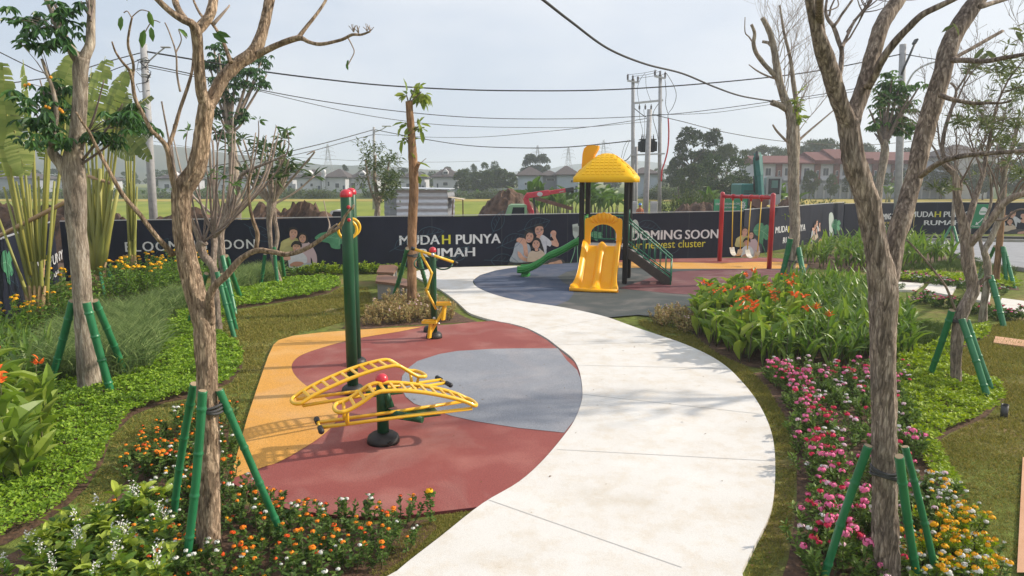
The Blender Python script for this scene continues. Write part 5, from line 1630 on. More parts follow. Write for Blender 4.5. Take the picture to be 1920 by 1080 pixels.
lead((1250, 138), (1263, 160), (1268, 180), (1262, 200), (1253, 213), (1253, 222), r=.018); lead((1247, 150), (1249, 175), (1248, 195), (1252, 212), r=.018)
lead((1210, 137), (1200, 150), (1195, 170), (1199, 196)); lead((1211, 140), (1212, 165), (1221, 192)); lead((1238, 190), (1224, 215), (1232, 250), (1234, 262), r=.018)
lead((1199, 203), (1200, 225), (1204, 240), (1205, 258)); lead((1207, 205), (1209, 230), (1208, 258)); lead((1186, 200), (1200, 212), (1212, 220), r=.025)
lead((1184, 290), (1175, 300), (1168, 302), r=.03); lead((1181, 262), (1174, 280), (1168, 298)); lead((1178, 262), (1170, 275), (1165, 296))
obj('cable_loop', mb, M_wire, tt)
t3, tp3, r3 = pole(1218, 205, 43.5, 10, 'short leaning grey pole in front of the transformer tank', 1209)
t4, tp4, r4 = pole(1193, 275, 46.5, 6, 'stub of a grey pole beside the left transformer pole', 1192)
for (x0_, x1_, lb) in ((1183, 1194, 'grey steel cabinet at the foot of the left transformer pole'), (1220, 1232, 'grey steel cabinet at the foot of the right transformer pole')):
 a, b = P(x0_, 378, 43), P(x1_, 378, 43)
 t = thing('power_cabinet', ((a.x + b.x) / 2, 43, 0), lb, 'cabinet')
 mb = MB(); mb.box(((a.x + b.x) / 2, 43, a.z / 2), (b.x - a.x, .4, a.z), bev=.02); bd = obj('case', mb, M_galv, t)
 mb = MB(); mb.box(((a.x + b.x) / 2, 42.79, a.z / 2), ((b.x - a.x) * .84, .02, a.z * .86)); dr = obj('door', mb, M_cabw, t)
 mb = MB(); mb.box(((a.x + b.x) / 2 + .12, 42.77, a.z * .55), (.03, .03, .16)); obj('handle', mb, M_excd, dr)

# a worker in a blue helmet
def worker():
 Y = 42
 c = P(1200, 384, Y)
 g = Vector((c.x, Y, 0))
 s = (c.z + .02) / 1.66
 mb = MB()
 mk = lambda x, y, z: g + Vector((x, y, z)) * s
 mb.tube([mk(0, 0, .88), mk(0, 0, 1.0), mk(.01, -.02, 1.2), mk(.01, -.03, 1.36), mk(0, -.03, 1.44), mk(0, -.03, 1.50)], [.13 * s, .15 * s, .16 * s, .17 * s, .09 * s, .055 * s], 10)
 for k in (-1, 1):
  mb.tube([mk(.08 * k, 0, .90), mk(.10 * k, -.02, .48), mk(.10 * k, .02, .06)], [.085 * s, .062 * s, .045 * s], 8)
  mb.tube([mk(.17 * k, -.02, 1.36), mk(.22 * k, -.05, 1.10), mk(.17 * k, -.22, .98)], [.055 * s, .045 * s, .035 * s], 8)
  mb.ball(mk(.16 * k, -.27, .97), .045 * s, 8)
  mb.ball(mk(.10 * k, -.06, .04), .06 * s, 8, s=(.8, 1.6, .6))
 mb.ball(mk(0, -.04, 1.60), .10 * s, 12, s=(.86, 1, 1.15))
 o = obj('person', mb, pm('orange work clothes', (.42, .14, .05), (.34, .10, .04), 9, .8), origin=g)
 tag(o, 'worker in orange clothes and a blue helmet between the transformer poles', 'person')
 mb = MB(); mb.lathe([(.135 * s, 0), (.135 * s, .01), (.118 * s, .02), (.11 * s, .07), (.08 * s, .12), (.01, .14 * s)], 14, mk(0, -.04, 1.62)); obj('helmet', mb, pm('blue helmet', (.02, .14, .45), rough=.35), o)
 mb = MB(); mb.ball(mk(0, -.075, 1.58), .085 * s, 10, s=(.8, .8, 1)); obj('face', mb, pm('skin', (.22, .11, .07), rough=.6), o)
worker()

# ---------------------------------------------------------------- cables
def cable(pts, r, label, ):
 w = [P(x, y, Y) for x, y, Y in pts]
 mb = MB(); mb.tube([Vector(v) for v in catmull(w, .125)], r, 6)
 tag(obj('overhead_cable', mb, M_wire, origin=w[0]), label, 'cable', 'overhead cables')
cable([(276, 97, 26), (400, 118, 27), (500, 135, 28), (620, 150, 29), (720, 160, 30), (840, 167, 31), (960, 170, 32), (1120, 169, 33), (1280, 160, 34), (1450, 144, 35), (1560, 128, 35.6), (1692, 101, 36)], .030, 'thick black overhead cable, topmost of those crossing the whole sky')
cable([(1692, 101, 36), (1760, 112, 35), (1850, 122, 34), (1960, 131, 33)], .022, 'black cable running right from the top of the right lamp pole')
cable([(278, 122, 26), (370, 141, 27), (480, 167, 29), (620, 192, 31), (760, 210, 33), (880, 220, 35), (1000, 223, 37), (1140, 221, 39), (1280, 212, 40), (1450, 190, 38), (1570, 172, 37), (1690, 150, 36)], .019, 'second black cable across the sky, below the thick one')
cable([(278, 126, 26), (440, 160, 29), (640, 207, 33), (760, 227, 35), (860, 236, 37), (980, 239, 39), (1100, 238, 41), (1213, 228, 43.4)], .014, 'thin cable below the second one, ending at the short leaning pole')
cable([(1218, 215, 43.5), (1330, 212, 42), (1450, 195, 40), (1560, 178, 38), (1690, 158, 36)], .014, 'thin cable from the short leaning pole to the right lamp pole')
cable([(985, -25, 9), (1020, 1, 10), (1070, 40, 11.5), (1140, 91, 13.5), (1210, 120, 15), (1280, 138, 16.5), (1340, 163, 18), (1390, 180, 19), (1450, 190, 20)], .020, 'thick twisted cable slanting down from the top edge to the bare tree')
cable([(701, 243, 70), (640, 260, 66), (585, 274, 62), (470, 300, 56), (350, 318, 52)], .04, 'black cable running left from the thin far pole')
cable([(701, 252, 70), (640, 268, 66), (585, 283, 62), (480, 306, 56)], .03, 'lower thin cable running left from the thin far pole')
cable([(702, 243, 70), (780, 258, 66), (870, 272, 60), (960, 277, 56), (1060, 276, 51), (1185, 264, 45)], .035, 'black cable sagging from the thin far pole to the transformer')
cable([(702, 252, 70), (800, 257, 66), (900, 257, 60), (1020, 247, 53), (1120, 236, 49), (1213, 222, 44)], .02, 'thin cable rising from the thin far pole to the short leaning pole')
cable([(1220, 214, 43.5), (1280, 228, 44), (1360, 248, 46), (1470, 265, 48), (1600, 272, 52), (1700, 266, 54), (1830, 250, 56)], .022, 'black cable running right from the short leaning pole past the forked tree')
cable([(-20, 88, 22), (40, 118, 23), (83, 137, 23.5), (150, 152, 24.5), (220, 128, 25.3), (268, 110, 26)], .016, 'black cable dipping behind the left fan palms to the left utility pole')
cable([(-20, 160, 22), (40, 153, 23), (120, 140, 24), (200, 116, 25.3), (268, 98, 26)], .018, 'black cable rising from the left edge to the left utility pole')
cable([(270, 262, 120), (420, 284, 118), (640, 300, 120), (800, 304, 130), (900, 302, 140)], .03, 'faint far cable low over the houses')

# ---------------------------------------------------------------- transmission towers in the haze
def tower_proto(h):
 mb = MB()
 lv = [(0, .16), (.35, .10), (.6, .055), (.72, .04), (1.0, .012)]
 r = .006 * h
 for i in range(len(lv) - 1):
  (z0, a), (z1, b) = lv[i], lv[i + 1]
  for sx, sy in ((-1, -1), (1, -1), (1, 1), (-1, 1)):
   mb.tube([(sx * a * h, sy * a * h, z0 * h), (sx * b * h, sy * b * h, z1 * h)], r, 4)
  for s in (-1, 1):
   mb.tube([(-a * h, s * a * h, z0 * h), (b * h, s * b * h, z1 * h)], r * .6, 4); mb.tube([(a * h, s * a * h, z0 * h), (-b * h, s * b * h, z1 * h)], r * .6, 4)
   mb.tube([(s * a * h, -a * h, z0 * h), (s * b * h, b * h, z1 * h)], r * .6, 4)
 for z, w in ((.70, .20), (.80, .17), (.90, .14)):
  for k in (-1, 1):
   mb.tube([(0, 0, z * h), (k * w * h, 0, z * h + .01 * h), (0, 0, z * h + .045 * h)], r * .8, 4)
   mb.tube([(k * w * h, 0, z * h), (k * w * h, 0, z * h - .03 * h)], r * .8, 4)
 return mb
for i, (x, yt, Y, lb) in enumerate(((1066, 275, 420, 'hazy lattice transmission tower just left of the tower chimney'), (1132, 262, 430, 'hazy lattice transmission tower just right of the tower chimney'), (1008, 272, 480, 'faint lattice transmission tower above the tall far trees'), (514 + 100, 270, 420, 'faint lattice transmission tower above the far white houses'), (745, 285, 480, 'faint lattice transmission tower behind the pole-like trunk'))):
 p = P(x, yt, Y)
 mb = tower_proto(p.z)
 o = obj('transmission_tower', mb, M_lattice); o.location = (p.x, Y, 0); o.rotation_euler = (0, 0, .3 * i - .4)
 tag(o, lb, 'transmission tower', 'far transmission towers')

# ---------------------------------------------------------------- houses
def house(x0, x1, yapex, yeave, ybase, Y, label, roofm=None, wallm=None, gable=True, win=((.2, .45, .12, .3), (.65, .45, .12, .3)), extras=None, rover=.5, depth=8):
 a, b = P(x0, yeave, Y), P(x1, yeave, Y)
 ze, zt = a.z, P(x0, yapex, Y).z
 cx, w = (a.x + b.x) / 2, b.x - a.x
 t = thing('house', (cx, Y, 0), label, 'house', 'houses beyond the paddy fields')
 mb = MB(); mb.box((cx, Y + depth / 2, ze / 2 - .1), (w, depth, ze + .2)); obj('wall', mb, wallm or M_wallw, t)
 e = rover
 X0, X1, Y0, Y1 = a.x - e, b.x + e, Y - e, Y + depth + e
 ins = min(w, depth) * .46
 mb = MB()
 r0, r1 = (cx - max(.2, w / 2 - ins), cx + max(.2, w / 2 - ins))
 v = [(X0, Y0, ze), (X1, Y0, ze), (X1, Y1, ze), (X0, Y1, ze), (r0, Y + depth / 2, zt), (r1, Y + depth / 2, zt), (X0, Y0, ze - .18), (X1, Y0, ze - .18), (X1, Y1, ze - .18), (X0, Y1, ze - .18)]
 mb.add(v, [[0, 1, 5, 4], [1, 2, 5], [2, 3, 4, 5], [3, 0, 4], [6, 7, 1, 0], [7, 8, 2, 1], [8, 9, 3, 2], [9, 6, 0, 3], [9, 8, 7, 6]]); rf = obj('roof', mb, roofm or M_tile, t)
 if gable:
  gw = w * .11; gz = ze + (zt - ze) * .36
  mb = MB(); mb.extrude([(cx - gw, Y + .3, gz - .25), (cx + gw, Y + .3, gz - .25), (cx + gw, Y + .3, gz + .25), (cx, Y + .3, gz + .8), (cx - gw, Y + .3, gz + .25)], (0, 1.8, 0)); dm = obj('dormer', mb, M_wframe, rf)
  mb = MB(); mb.box((cx, Y + .27, gz + .05), (gw * 1.5, .04, .4)); obj('dormer_window', mb, M_wind, rf)
 for (fx, fz, fw, fh) in win:
  wx, wz = cx - w / 2 + w * fx, ze * fz
  mb = MB(); mb.box((wx, Y - .04, wz), (w * fw, .10, ze * fh)); fr = obj('window', mb, M_wframe, t)
  mb = MB(); mb.box((wx, Y - .10, wz), (w * fw * .82, .04, ze * fh * .84)); obj('pane', mb, M_wind, fr)
 mb = MB(); mb.box((cx + w * .42, Y - .05, ze * .25), (w * .1, .08, ze * .5)); obj('door', mb, M_navyw, t)
 return t, cx, w, ze, zt
YH = 140
house(556, 601, 317, 332.5, 357, YH, 'white house with dark roof left of the slim white tank tower', win=((.2, .55, .10, .22), (.62, .55, .12, .2)))
house(609, 647, 316, 331.5, 357, YH, 'white house with dark roof right of the slim white tank tower', gable=False, win=((.6, .5, .22, .3), (.18, .6, .1, .3)))
house(655, 702, 317, 333, 356, YH + 4, 'white house half hidden by the leafy young tree', win=((.15, .5, .2, .4), (.5, .5, .25, .35)))
house(752, 796, 319, 332, 354, YH, 'white house just right of the pole-like trunk', win=((.8, .5, .1, .3), (.3, .5, .2, .3)))
house(812, 858, 313, 331, 355, YH - 6, 'white house with dark roof and bright dormer by the dark far trees', win=((.18, .5, .08, .3), (.5, .6, .22, .2)))
house(482, 548, 318, 333, 358, YH + 6, 'white house behind the frangipani crown', win=((.3, .5, .1, .3), (.7, .5, .1, .3)))
house(405, 470, 319, 334, 358, YH + 4, 'white house behind the pruned tree on the left')
house(296, 350, 320, 334, 358, YH, 'white house seen between the left utility pole and the forked tree at the left', win=((.3, .5, .2, .3),))
house(100, 190, 321, 336, 356, YH + 10, 'long white house behind the fan palms', win=((.2, .5, .08, .3), (.5, .5, .08, .3), (.8, .5, .08, .3)))
house(-40, 68, 322, 334, 356, YH + 14, 'grey white house at the left edge behind the fan palm leaves', wallm=M_wallg)
house(972, 1018, 312, 328, 356, 118, 'pale blue house with a brown gabled roof behind the banana plants', wallm=M_wallb, win=((.3, .6, .1, .12),), gable=False)
house(1016, 1048, 319, 329, 356, 121, 'grey middle house with tiled parapet behind the banana plants', wallm=M_wallg, win=((.5, .8, .5, .12),), gable=False)
house(1046, 1084, 310, 327, 356, 117, 'pale blue house with a dark peaked roof left of the play tower', wallm=M_wallb, win=((.7, .7, .16, .12),), gable=False)
house(1194, 1236, 313, 325, 356, 112, 'pale blue house with a plain gable behind the transformer poles', wallm=M_wallb, gable=False, win=())
tw = thing('tank_tower', (P(605, 340, YH - 1).x, YH - 1, 0), 'slim white tower with a water tank between two far white houses', 'tower')
a, b = P(601.5, 327, YH - 1), P(608, 327, YH - 1)
mb = MB(); mb.box(((a.x + b.x) / 2, YH, a.z / 2), (b.x - a.x, 1.4, a.z)); obj('shaft', mb, M_wallw, tw)
mb = MB(); mb.lathe([(.38, 0), (.42, .1), (.42, .75), (.3, .95), (.1, 1.0)], 14, ((a.x + b.x) / 2, YH, a.z)); obj('water_tank', mb, M_galv, tw)

# red roofed terrace on the right
def terrace():
 Y = 112
 x0, x1 = P(1432, 1, Y).x, P(1768, 1, Y).x
 ze, zt, zm = P(1500, 305, Y).z, P(1500, 292, Y + 4).z, P(1500, 336, Y).z
 t = thing('terrace_house', ((x0 + x1) / 2, Y, 0), 'long two storey brick and white terrace with red roofs on the right', 'building')
 n = 9; bw = (x1 - x0) / n
 mb = MB(); mb.box(((x0 + x1) / 2, Y + 4, ze / 2), (x1 - x0, 8, ze)); obj('wall', mb, M_wallw, t)
 for i in range(n):
  cx = x0 + bw * (i + .5)
  hi = .6 if i >= 3 else 0
  hi += .45 if i in (4, 5) else 0
  mb = MB(); e = .15
  X0, X1 = cx - bw / 2 - (.0 if i else e), cx + bw / 2
  v = [(X0, Y - .8, ze + hi * .6), (X1, Y - .8, ze + hi * .6), (X1, Y + 8.5, ze + hi * .6), (X0, Y + 8.5, ze + hi * .6), (X0, Y + 4, zt + hi), (X1, Y + 4, zt + hi), (X0, Y - .8, ze - .2), (X1, Y - .8, ze - .2), (X0, Y + 8.5, ze - .2), (X1, Y + 8.5, ze - .2)]
  mb.add(v, [[0, 1, 5, 4], [2, 3, 4, 5], [3, 8, 6, 0, 4], [1, 7, 9, 2, 5], [6, 7, 1, 0], [8, 6, 7, 9][::-1]]); obj('roof', mb, M_tiler, t)
  mb = MB(); mb.box((cx - bw * .28, Y - .15, ze / 2), (bw * .30, .36, ze - .02)); obj('brick_pier', mb, M_brick, t)
  for (fx, z, w, h) in ((.18, ze * .74, .34, .24), (.18, ze * .26, .36, .3), (-.28, ze * .70, .12, .16)):
   wx = cx + bw * fx
   yy = Y - .03 if fx > 0 else Y - .35
   mb = MB(); mb.box((wx, yy, z), (bw * w, .08, ze * h)); fr = obj('window', mb, M_wframe, t)
   mb = MB(); mb.box((wx - bw * w * .2, yy - .05, z), (bw * w * .38, .04, ze * h * .86)); mb.box((wx + bw * w * .22, yy - .05, z), (bw * w * .38, .04, ze * h * .86)); obj('pane', mb, M_wind, fr)
  mb = MB(); mb.box((cx + bw * .17, Y - .55, ze * .52), (bw * .56, .9, .25)); obj('balcony', mb, M_wallw, t)
 a, b = P(1425, 1, Y - 6).x, P(1790, 1, Y - 6).x
 zc = P(1600, 347, Y - 6).z
 t2 = thing('panel_wall', ((a + b) / 2, Y - 6, 0), 'grey concrete panel wall in front of the red roofed terrace', 'wall')
 mb = MB(); mb.box(((a + b) / 2, Y - 6, zc / 2), (b - a, .12, zc)); obj('panels', mb, M_wallg, t2)
 for i in range(24):
  mb = MB(); mb.box((a + (b - a) * i / 23, Y - 6.05, zc / 2 + .05), (.22, .3, zc + .1)); obj('post', mb, M_wallw, t2)
terrace()
house(1778, 1870, 268, 292, 350, 105, 'dark grey roofed house behind the crooked trees at the right', wallm=M_wallw, win=((.2, .6, .12, .2), (.6, .6, .12, .2)), gable=False)
t = thing('boundary_wall', (P(850, 355, 128).x, 128, 0), 'low white wall below the far dark trees', 'wall')
a, b = P(800, 352, 128), P(975, 352, 128)
mb = MB(); mb.box(((a.x + b.x) / 2, 128, P(1, 353, 128).z / 2), (b.x - a.x, .2, P(1, 353, 128).z)); obj('panels', mb, M_wallw, t)

# ---------------------------------------------------------------- far trees, banana plants, bushes
GR_FAR = [leafmat('far foliage %d' % i, c, .15, .7, .15) for i, c in enumerate((
 [(.022, .044, .018), (.048, .084, .028), (.095, .14, .045)], [(.030, .052, .018), (.055, .085, .028), (.095, .125, .045)], [(.018, .032, .020), (.040, .064, .030), (.085, .115, .05)]))]
M_bark_far = barkmat('far bark', (.05, .04, .03), (.10, .085, .07), (.16, .14, .12), 4)

def tree_proto(name, h, w, kind, mat, nl, ls, label):
 """height h, crown width w; kind: round, tall, umbrella"""
 t = thing(name, (0, 0, 0), label, 'tree')
 mb = MB()
 cb = {'round': .16, 'tall': .2, 'umbrella': .52}[kind] * h
 mb.tube([(0, 0, -.1), (.05 * w * .3, 0, cb * .6), (0, .03 * w, cb), (.02 * w, 0, h * .62)], [h * .028, h * .022, h * .018, h * .008], 8)
 tips = []
 for i in range(11):
  a = i * 2.4; z = cb + (h * .62 - cb) * (i / 11.0)
  r = w * (.30 if kind != 'umbrella' else .40) * random.uniform(.7, 1.1)
  e = Vector((math.cos(a) * r, math.sin(a) * r, z + h * (.16 if kind != 'umbrella' else .22)))
  mb.tube([(0, 0, z * .9), e * .5 + Vector((0, 0, z * .45)), e], [h * .010, h * .007, h * .003], 6); tips.append(e)
 obj('trunk', mb, M_bark_far, t)
 K = {'round': 24, 'tall': 26, 'umbrella': 22}[kind]
 pos, dr = [], []
 for i in range(K):
  a = random.uniform(0, 6.283)
  if kind == 'umbrella':
   rr = w * .5 * math.sqrt(random.random()); z = h * (.80 + .14 * (1 - (rr / (w * .5)) ** 2)) + random.gauss(0, h * .03); s = (w * .13, w * .13, h * .055)
  elif kind == 'tall':
   q = random.random(); z = h * (.26 + .68 * q); rr = w * .42 * math.sqrt(random.random()) * (1.0 - .62 * q ** 1.6) ; s = (w * .11, w * .11, h * .05)
  else:
   q = random.random(); z = h * (.22 + .66 * q); rr = w * .40 * math.sqrt(random.random()) * math.sin(math.pi * (.18 + .70 * q)); s = (w * .125, w * .125, h * .085)
  c = np.array([rr * math.cos(a), rr * math.sin(a), z])
  n = int(nl / K * random.uniform(.6, 1.4))
  d = rdir(n, -.7, 1); rad = rng.uniform(.55, 1.05, n)[:, None]
  pos.append(c + d * rad * np.array(s) * random.uniform(.7, 1.3)); dr.append(d + rng.normal(0, .5, (n, 3)))
 pos, dr = np.concatenate(pos), np.concatenate(dr)
 mb = MB(); put_leaves(mb, 'diamond', pos, dr, ls * rng.uniform(.6, 1.4, len(pos)), ls * .62 * rng.uniform(.6, 1.3, len(pos)), roll=.9)
 obj('crown', mb, mat, t)
 return t
PROT = {}
for k, (h, w, kd, mi, nl, ls) in {'round': (10, 11, 'round', 0, 4600, .5), 'tall': (15, 9, 'tall', 2, 3800, .55), 'umb': (11, 16, 'umbrella', 1, 4200, .55), 'round2': (8, 9, 'round', 1, 4200, .50)}.items():
 PROT[k] = (tree_proto('far_tree', h, w, kd, GR_FAR[mi], nl, ls, 'tree'), h, w)
USED = set()
def far(kind, x, ytop, wpx, Y, label, group='trees beyond the paddy fields', rz=None):
 pt, h, w = PROT[kind]
 top = P(x, ytop, Y)
 s = top.z / h
 sx = wpx * MPP(Y) / w / s
 rz = random.uniform(0, 6.28) if rz is None else rz
 if kind not in USED:
  USED.add(kind); o = pt
  o['label'] = label; o['group'] = group; o.location = (top.x, Y, 0); o.rotation_euler = (0, 0, rz); o.scale = (s * sx, s * sx, s)
 else:
  o = dup(pt, (top.x, Y, 0), rz, s, label, group); o.scale = (s * sx, s * sx, s)
 return o
far('tall', 1300, 236, 84, 92, 'tallest dark tree behind the transformer, with an uneven top')
far('tall', 1333, 240, 66, 95, 'tall dark tree touching the tallest one on its right')
far('tall', 1275, 262, 40, 96, 'narrow dark tree at the left flank of the tallest one')
far('round', 1358, 283, 112, 78, 'big round dark green tree left of the excavator')
far('round2', 1300, 306, 70, 84, 'lower round tree between the tallest tree and the big round one')
far('umb', 1366, 273, 56, 100, 'flat crowned tree above the big round one')
far('umb', 1440, 276, 90, 150, 'wide flat crowned tree left of the bare tree')
far('umb', 1545, 264, 100, 150, 'wide flat crowned tree between the bare tree and the forked tree')
far('umb', 1620, 272, 70, 155, 'flat crowned tree behind the forked tree')
far('umb', 1500, 284, 80, 160, 'low flat crowned tree directly behind the bare trunk')
far('round2', 1455, 303, 60, 118, 'brownish round tree in front of the left end of the terrace')
far('tall', 1000, 288, 60, 170, 'pointed tree above the roofs left of the play tower')
far('tall', 1018, 288, 46, 168, 'taller pointed tree beside its twin left of the play tower')
far('tall', 985, 296, 30, 172, 'slender tree left of the pointed pair')
far('round', 918, 298, 46, 165, 'domed tree above the dark tree row in the middle distance')
for i, (x, yt, w_) in enumerate(((868, 316, 44), (893, 321, 48), (915, 318, 50), (938, 315, 52), (957, 322, 36))):
 far('round2', x, yt, w_, 126 + i, 'spreading dark tree in the row right of the white house with the bright dormer')
for i, (x, yt, w_, Y) in enumerate(((20, 312, 60, 172), (110, 316, 70, 174), (170, 314, 50, 172), (300, 314, 60, 172), (345, 318, 40, 170), (430, 312, 60, 172), (470, 316, 40, 170), (555, 314, 40, 174), (680, 318, 40, 178), (800, 318, 50, 176), (835, 312, 40, 172), (1680, 300, 60, 118), (1740, 312, 50, 108), (1770, 300, 60, 104), (1850, 300, 70, 100), (1910, 290, 60, 98), (1480, 312, 40, 120), (1520, 318, 34, 104), (1560, 322, 30, 102), (1600, 314, 36, 104), (1710, 316, 44, 102), (1655, 318, 50, 108), (648, 308, 22, 175), (888, 306, 18, 180), (875, 312, 26, 185), (758, 314, 24, 180), (735, 318, 30, 185), (590, 318, 34, 170), (520, 316, 26, 180), (380, 316, 30, 175), (240, 318, 40, 175), (60, 318, 40, 180), (1110, 318, 40, 170), (1240, 312, 40, 150), (1190, 300, 20, 170), (1262, 300, 30, 130), (1150, 322, 40, 160), (1700, 276, 60, 160), (1760, 282, 50, 150), (1860, 262, 70, 140), (1930, 266, 70, 130))):
 far(('round', 'tall', 'round2')[i % 3], x, yt, w_, Y, 'hazy small tree rising behind the far houses', 'hazy trees behind the far houses')

M_ban = leafmat('banana leaf', [(.06, .12, .022), (.10, .18, .035), (.15, .23, .05)], .35, .45)
M_banst = pm('banana stem', (.10, .13, .04), (.16, .16, .06), 5, .7)
def banana_proto(seed, h=2.6, n=11):
 random.seed(seed)
 t = thing('banana_plant', (0, 0, 0), 'banana plant', 'banana plant')
 mb = MB()
 for k in range(3):
  a = k * 2.1
  mb.tube([(.25 * math.cos(a), .25 * math.sin(a), -.05), (.22 * math.cos(a), .22 * math.sin(a), h * .25), (.3 * math.cos(a), .3 * math.sin(a), h * .45)], [.09, .07, .04], 7)
 obj('stem', mb, M_banst, t)
 pos, d, L = [], [], []
 for i in range(n):
  a = i * 2.4 + random.uniform(-.4, .4); k = i % 3
  pos.append((.3 * math.cos(k * 2.1), .3 * math.sin(k * 2.1), h * random.uniform(.36, .46)))
  el = random.uniform(.55, 1.4)
  d.append((math.cos(a) * math.cos(el), math.sin(a) * math.cos(el), math.sin(el))); L.append(h * random.uniform(.42, .72))
 mb = MB(); put_leaves(mb, 'broad', pos, d, np.array(L), np.array(L) * .27, roll=.25, bend=1.6); obj('foliage', mb, M_ban, t)
 return t
BP = [banana_proto(3), banana_proto(8, 2.4, 9)]
bn = 0
def banana(x, ytop, Y, label, group):
 global bn
 p = P(x, ytop, Y)
 s = max(.35, p.z / 2.55)
 o = BP[bn] if bn < 2 else dup(BP[bn % 2], (0, 0, 0))
 bn += 1
 o.location = (p.x, Y, 0); o.rotation_euler = (0, 0, random.uniform(0, 6.28)); o.scale = (s, s, s)
 o['label'] = label; o['group'] = group
for x, yt, Y in ((968, 352, 58), (985, 340, 56), (1003, 334, 55), (1018, 345, 57), (1032, 352, 58), (1046, 341, 55), (1062, 350, 57), (1076, 352, 60), (1104, 340, 56), (1122, 338, 55), (1140, 348, 57), (1155, 350, 54), (1178, 360, 58), (1010, 356, 52), (1052, 358, 53), (1112, 356, 53), (1130, 362, 52)):
 banana(x, yt, Y, 'bright banana plant in the clump behind the crane truck and play tower', 'banana clump behind the crane truck')
for x, yt, Y in ((1490, 350, 62), (1462, 345, 66), (1668, 340, 90), (1690, 336, 95), (1300, 360, 50), (1330, 352, 52)):
 banana(x, yt, Y, 'banana plant near the excavator and the terrace wall', 'banana plants on the right')
for i in range(46):
 x = 20 + i * 19.5 + random.uniform(-6, 6)
 banana(x, random.uniform(347, 356), random.uniform(108, 122), 'small banana plant along the far edge of the paddy fields', 'banana plants along the far edge of the fields')

def bush_proto(name, w, h, n, L, Wd, mat, label, kind='oval', seed=0):
 t = thing(name, (0, 0, 0), label, 'bush')
 d = rdir(n, -.1, 1)
 lump = 1 + .22 * np.sin(d[:, 0] * 5 + seed) * np.cos(d[:, 1] * 6 + seed * 2)
 pos = d * np.array([w / 2, w / 2, h]) * (rng.uniform(.35, 1.0, n) ** .6 * lump)[:, None]
 mb = MB(); put_leaves(mb, kind, pos, d + rng.normal(0, .6, (n, 3)), L * rng.uniform(.6, 1.3, n), Wd * rng.uniform(.6, 1.3, n), roll=.7); obj('foliage', mb, mat, t)
 mb = MB()
 for i in range(7):
  a = i * .9
  mb.tube([(0, 0, -.03), (.12 * w * math.cos(a), .12 * w * math.sin(a), h * .4), (.32 * w * math.cos(a), .32 * w * math.sin(a), h * .8)], [.02 * w, .012 * w, .005 * w], 5)
 obj('stem', mb, M_bark_far, t)
 return t
M_wbush = leafmat('wild bush leaf', [(.045, .075, .022), (.08, .12, .035), (.13, .16, .06)], .25, .6)
wb = bush_proto('wild_bush', 1.8, 1.5, 900, .16, .09, M_wbush, 'bush')
first = True
def wbush(x, y, wpx, Y, label, group):
 global first
 p = P(x, y, Y); s = max(.3, p.z / 1.5)
 o = wb if first else dup(wb, (0, 0, 0))
 first = False
 o.location = (p.x, Y, 0); sx = wpx * MPP(Y) / 1.8; o.scale = (sx, sx, s); o.rotation_euler = (0, 0, random.uniform(0, 6))
 o['label'] = label; o['group'] = group
for x, y, w_, Y in ((1290, 352, 36, 46), (1312, 358, 40, 44), (1335, 362, 36, 45), (1268, 364, 36, 47), (1505, 372, 40, 42), (1530, 376, 50, 41), (1555, 372, 40, 43), (1580, 379, 40, 42), (1240, 374, 30, 47), (1480, 380, 30, 44)):
 wbush(x, y, w_, Y, 'wild green bush behind the hoarding right of the play tower', 'wild bushes behind the hoarding')
for i in range(34):
 wbush(random.uniform(-20, 960), random.uniform(352, 359), random.uniform(26, 60), random.uniform(106, 116), 'low scrubby bush on the far edge of the paddy fields', 'scrub along the far edge of the fields')
for i in range(14):
 wbush(random.uniform(1180, 1440), random.uniform(346, 354), random.uniform(30, 60), random.uniform(100, 112), 'low scrubby bush behind the transformer and the round tree', 'scrub below the far right trees')
# ================================================================ TREES
M_bark1 = barkmat('pale fissured bark', (0.179, 0.124, 0.085), (0.487, 0.364, 0.268), (0.715, 0.563, 0.430), 11, .9)
M_bark2 = barkmat('grey brown bark', (0.151, 0.122, 0.106), (0.358, 0.292, 0.254), (0.589, 0.508, 0.448), 10, .8)
M_bark3 = barkmat('lichen grey bark', (0.135, 0.115, 0.095), (0.317, 0.270, 0.223), (0.540, 0.499, 0.446), 7, .5)
M_bark4 = barkmat('warm brown bark', (.16, .09, .05), (.29, .175, .10), (.38, .25, .16), 8, .4)
M_twig = pm('twig bark', (0.246, 0.189, 0.152), (0.392, 0.319, 0.268), 9, .85)
M_twigd = pm('dark twig bark', (0.138, 0.102, 0.084), (0.246, 0.196, 0.167), 9, .85)
M_bamboo = pm('green painted bamboo', (.010, .135, .050), (.028, .20, .085), 5, .38, stretch=(1, 1, .3), bump=.08, bscale=30)
M_bamcut = pm('bamboo cut end', (.36, .27, .17), rough=.8)
M_strap = pm('rubber strap', (.035, .035, .038), (.08, .08, .082), 9, .7)
LF_dark = leafmat('dark glossy leaf', [(0.026, 0.072, 0.023), (0.046, 0.123, 0.032), (0.080, 0.181, 0.046)], .25, .35, .45)
LF_mid = leafmat('mid green leaf', [(0.051, 0.109, 0.029), (0.087, 0.174, 0.043), (0.145, 0.246, 0.065)], .3, .4)
LF_yel = leafmat('yellow green leaf', [(0.145, 0.217, 0.036), (0.232, 0.304, 0.058), (0.334, 0.392, 0.087)], .4, .45)
LF_olive = leafmat('olive leaf', [(0.087, 0.116, 0.051), (0.145, 0.181, 0.080), (0.217, 0.239, 0.123)], .3, .5)

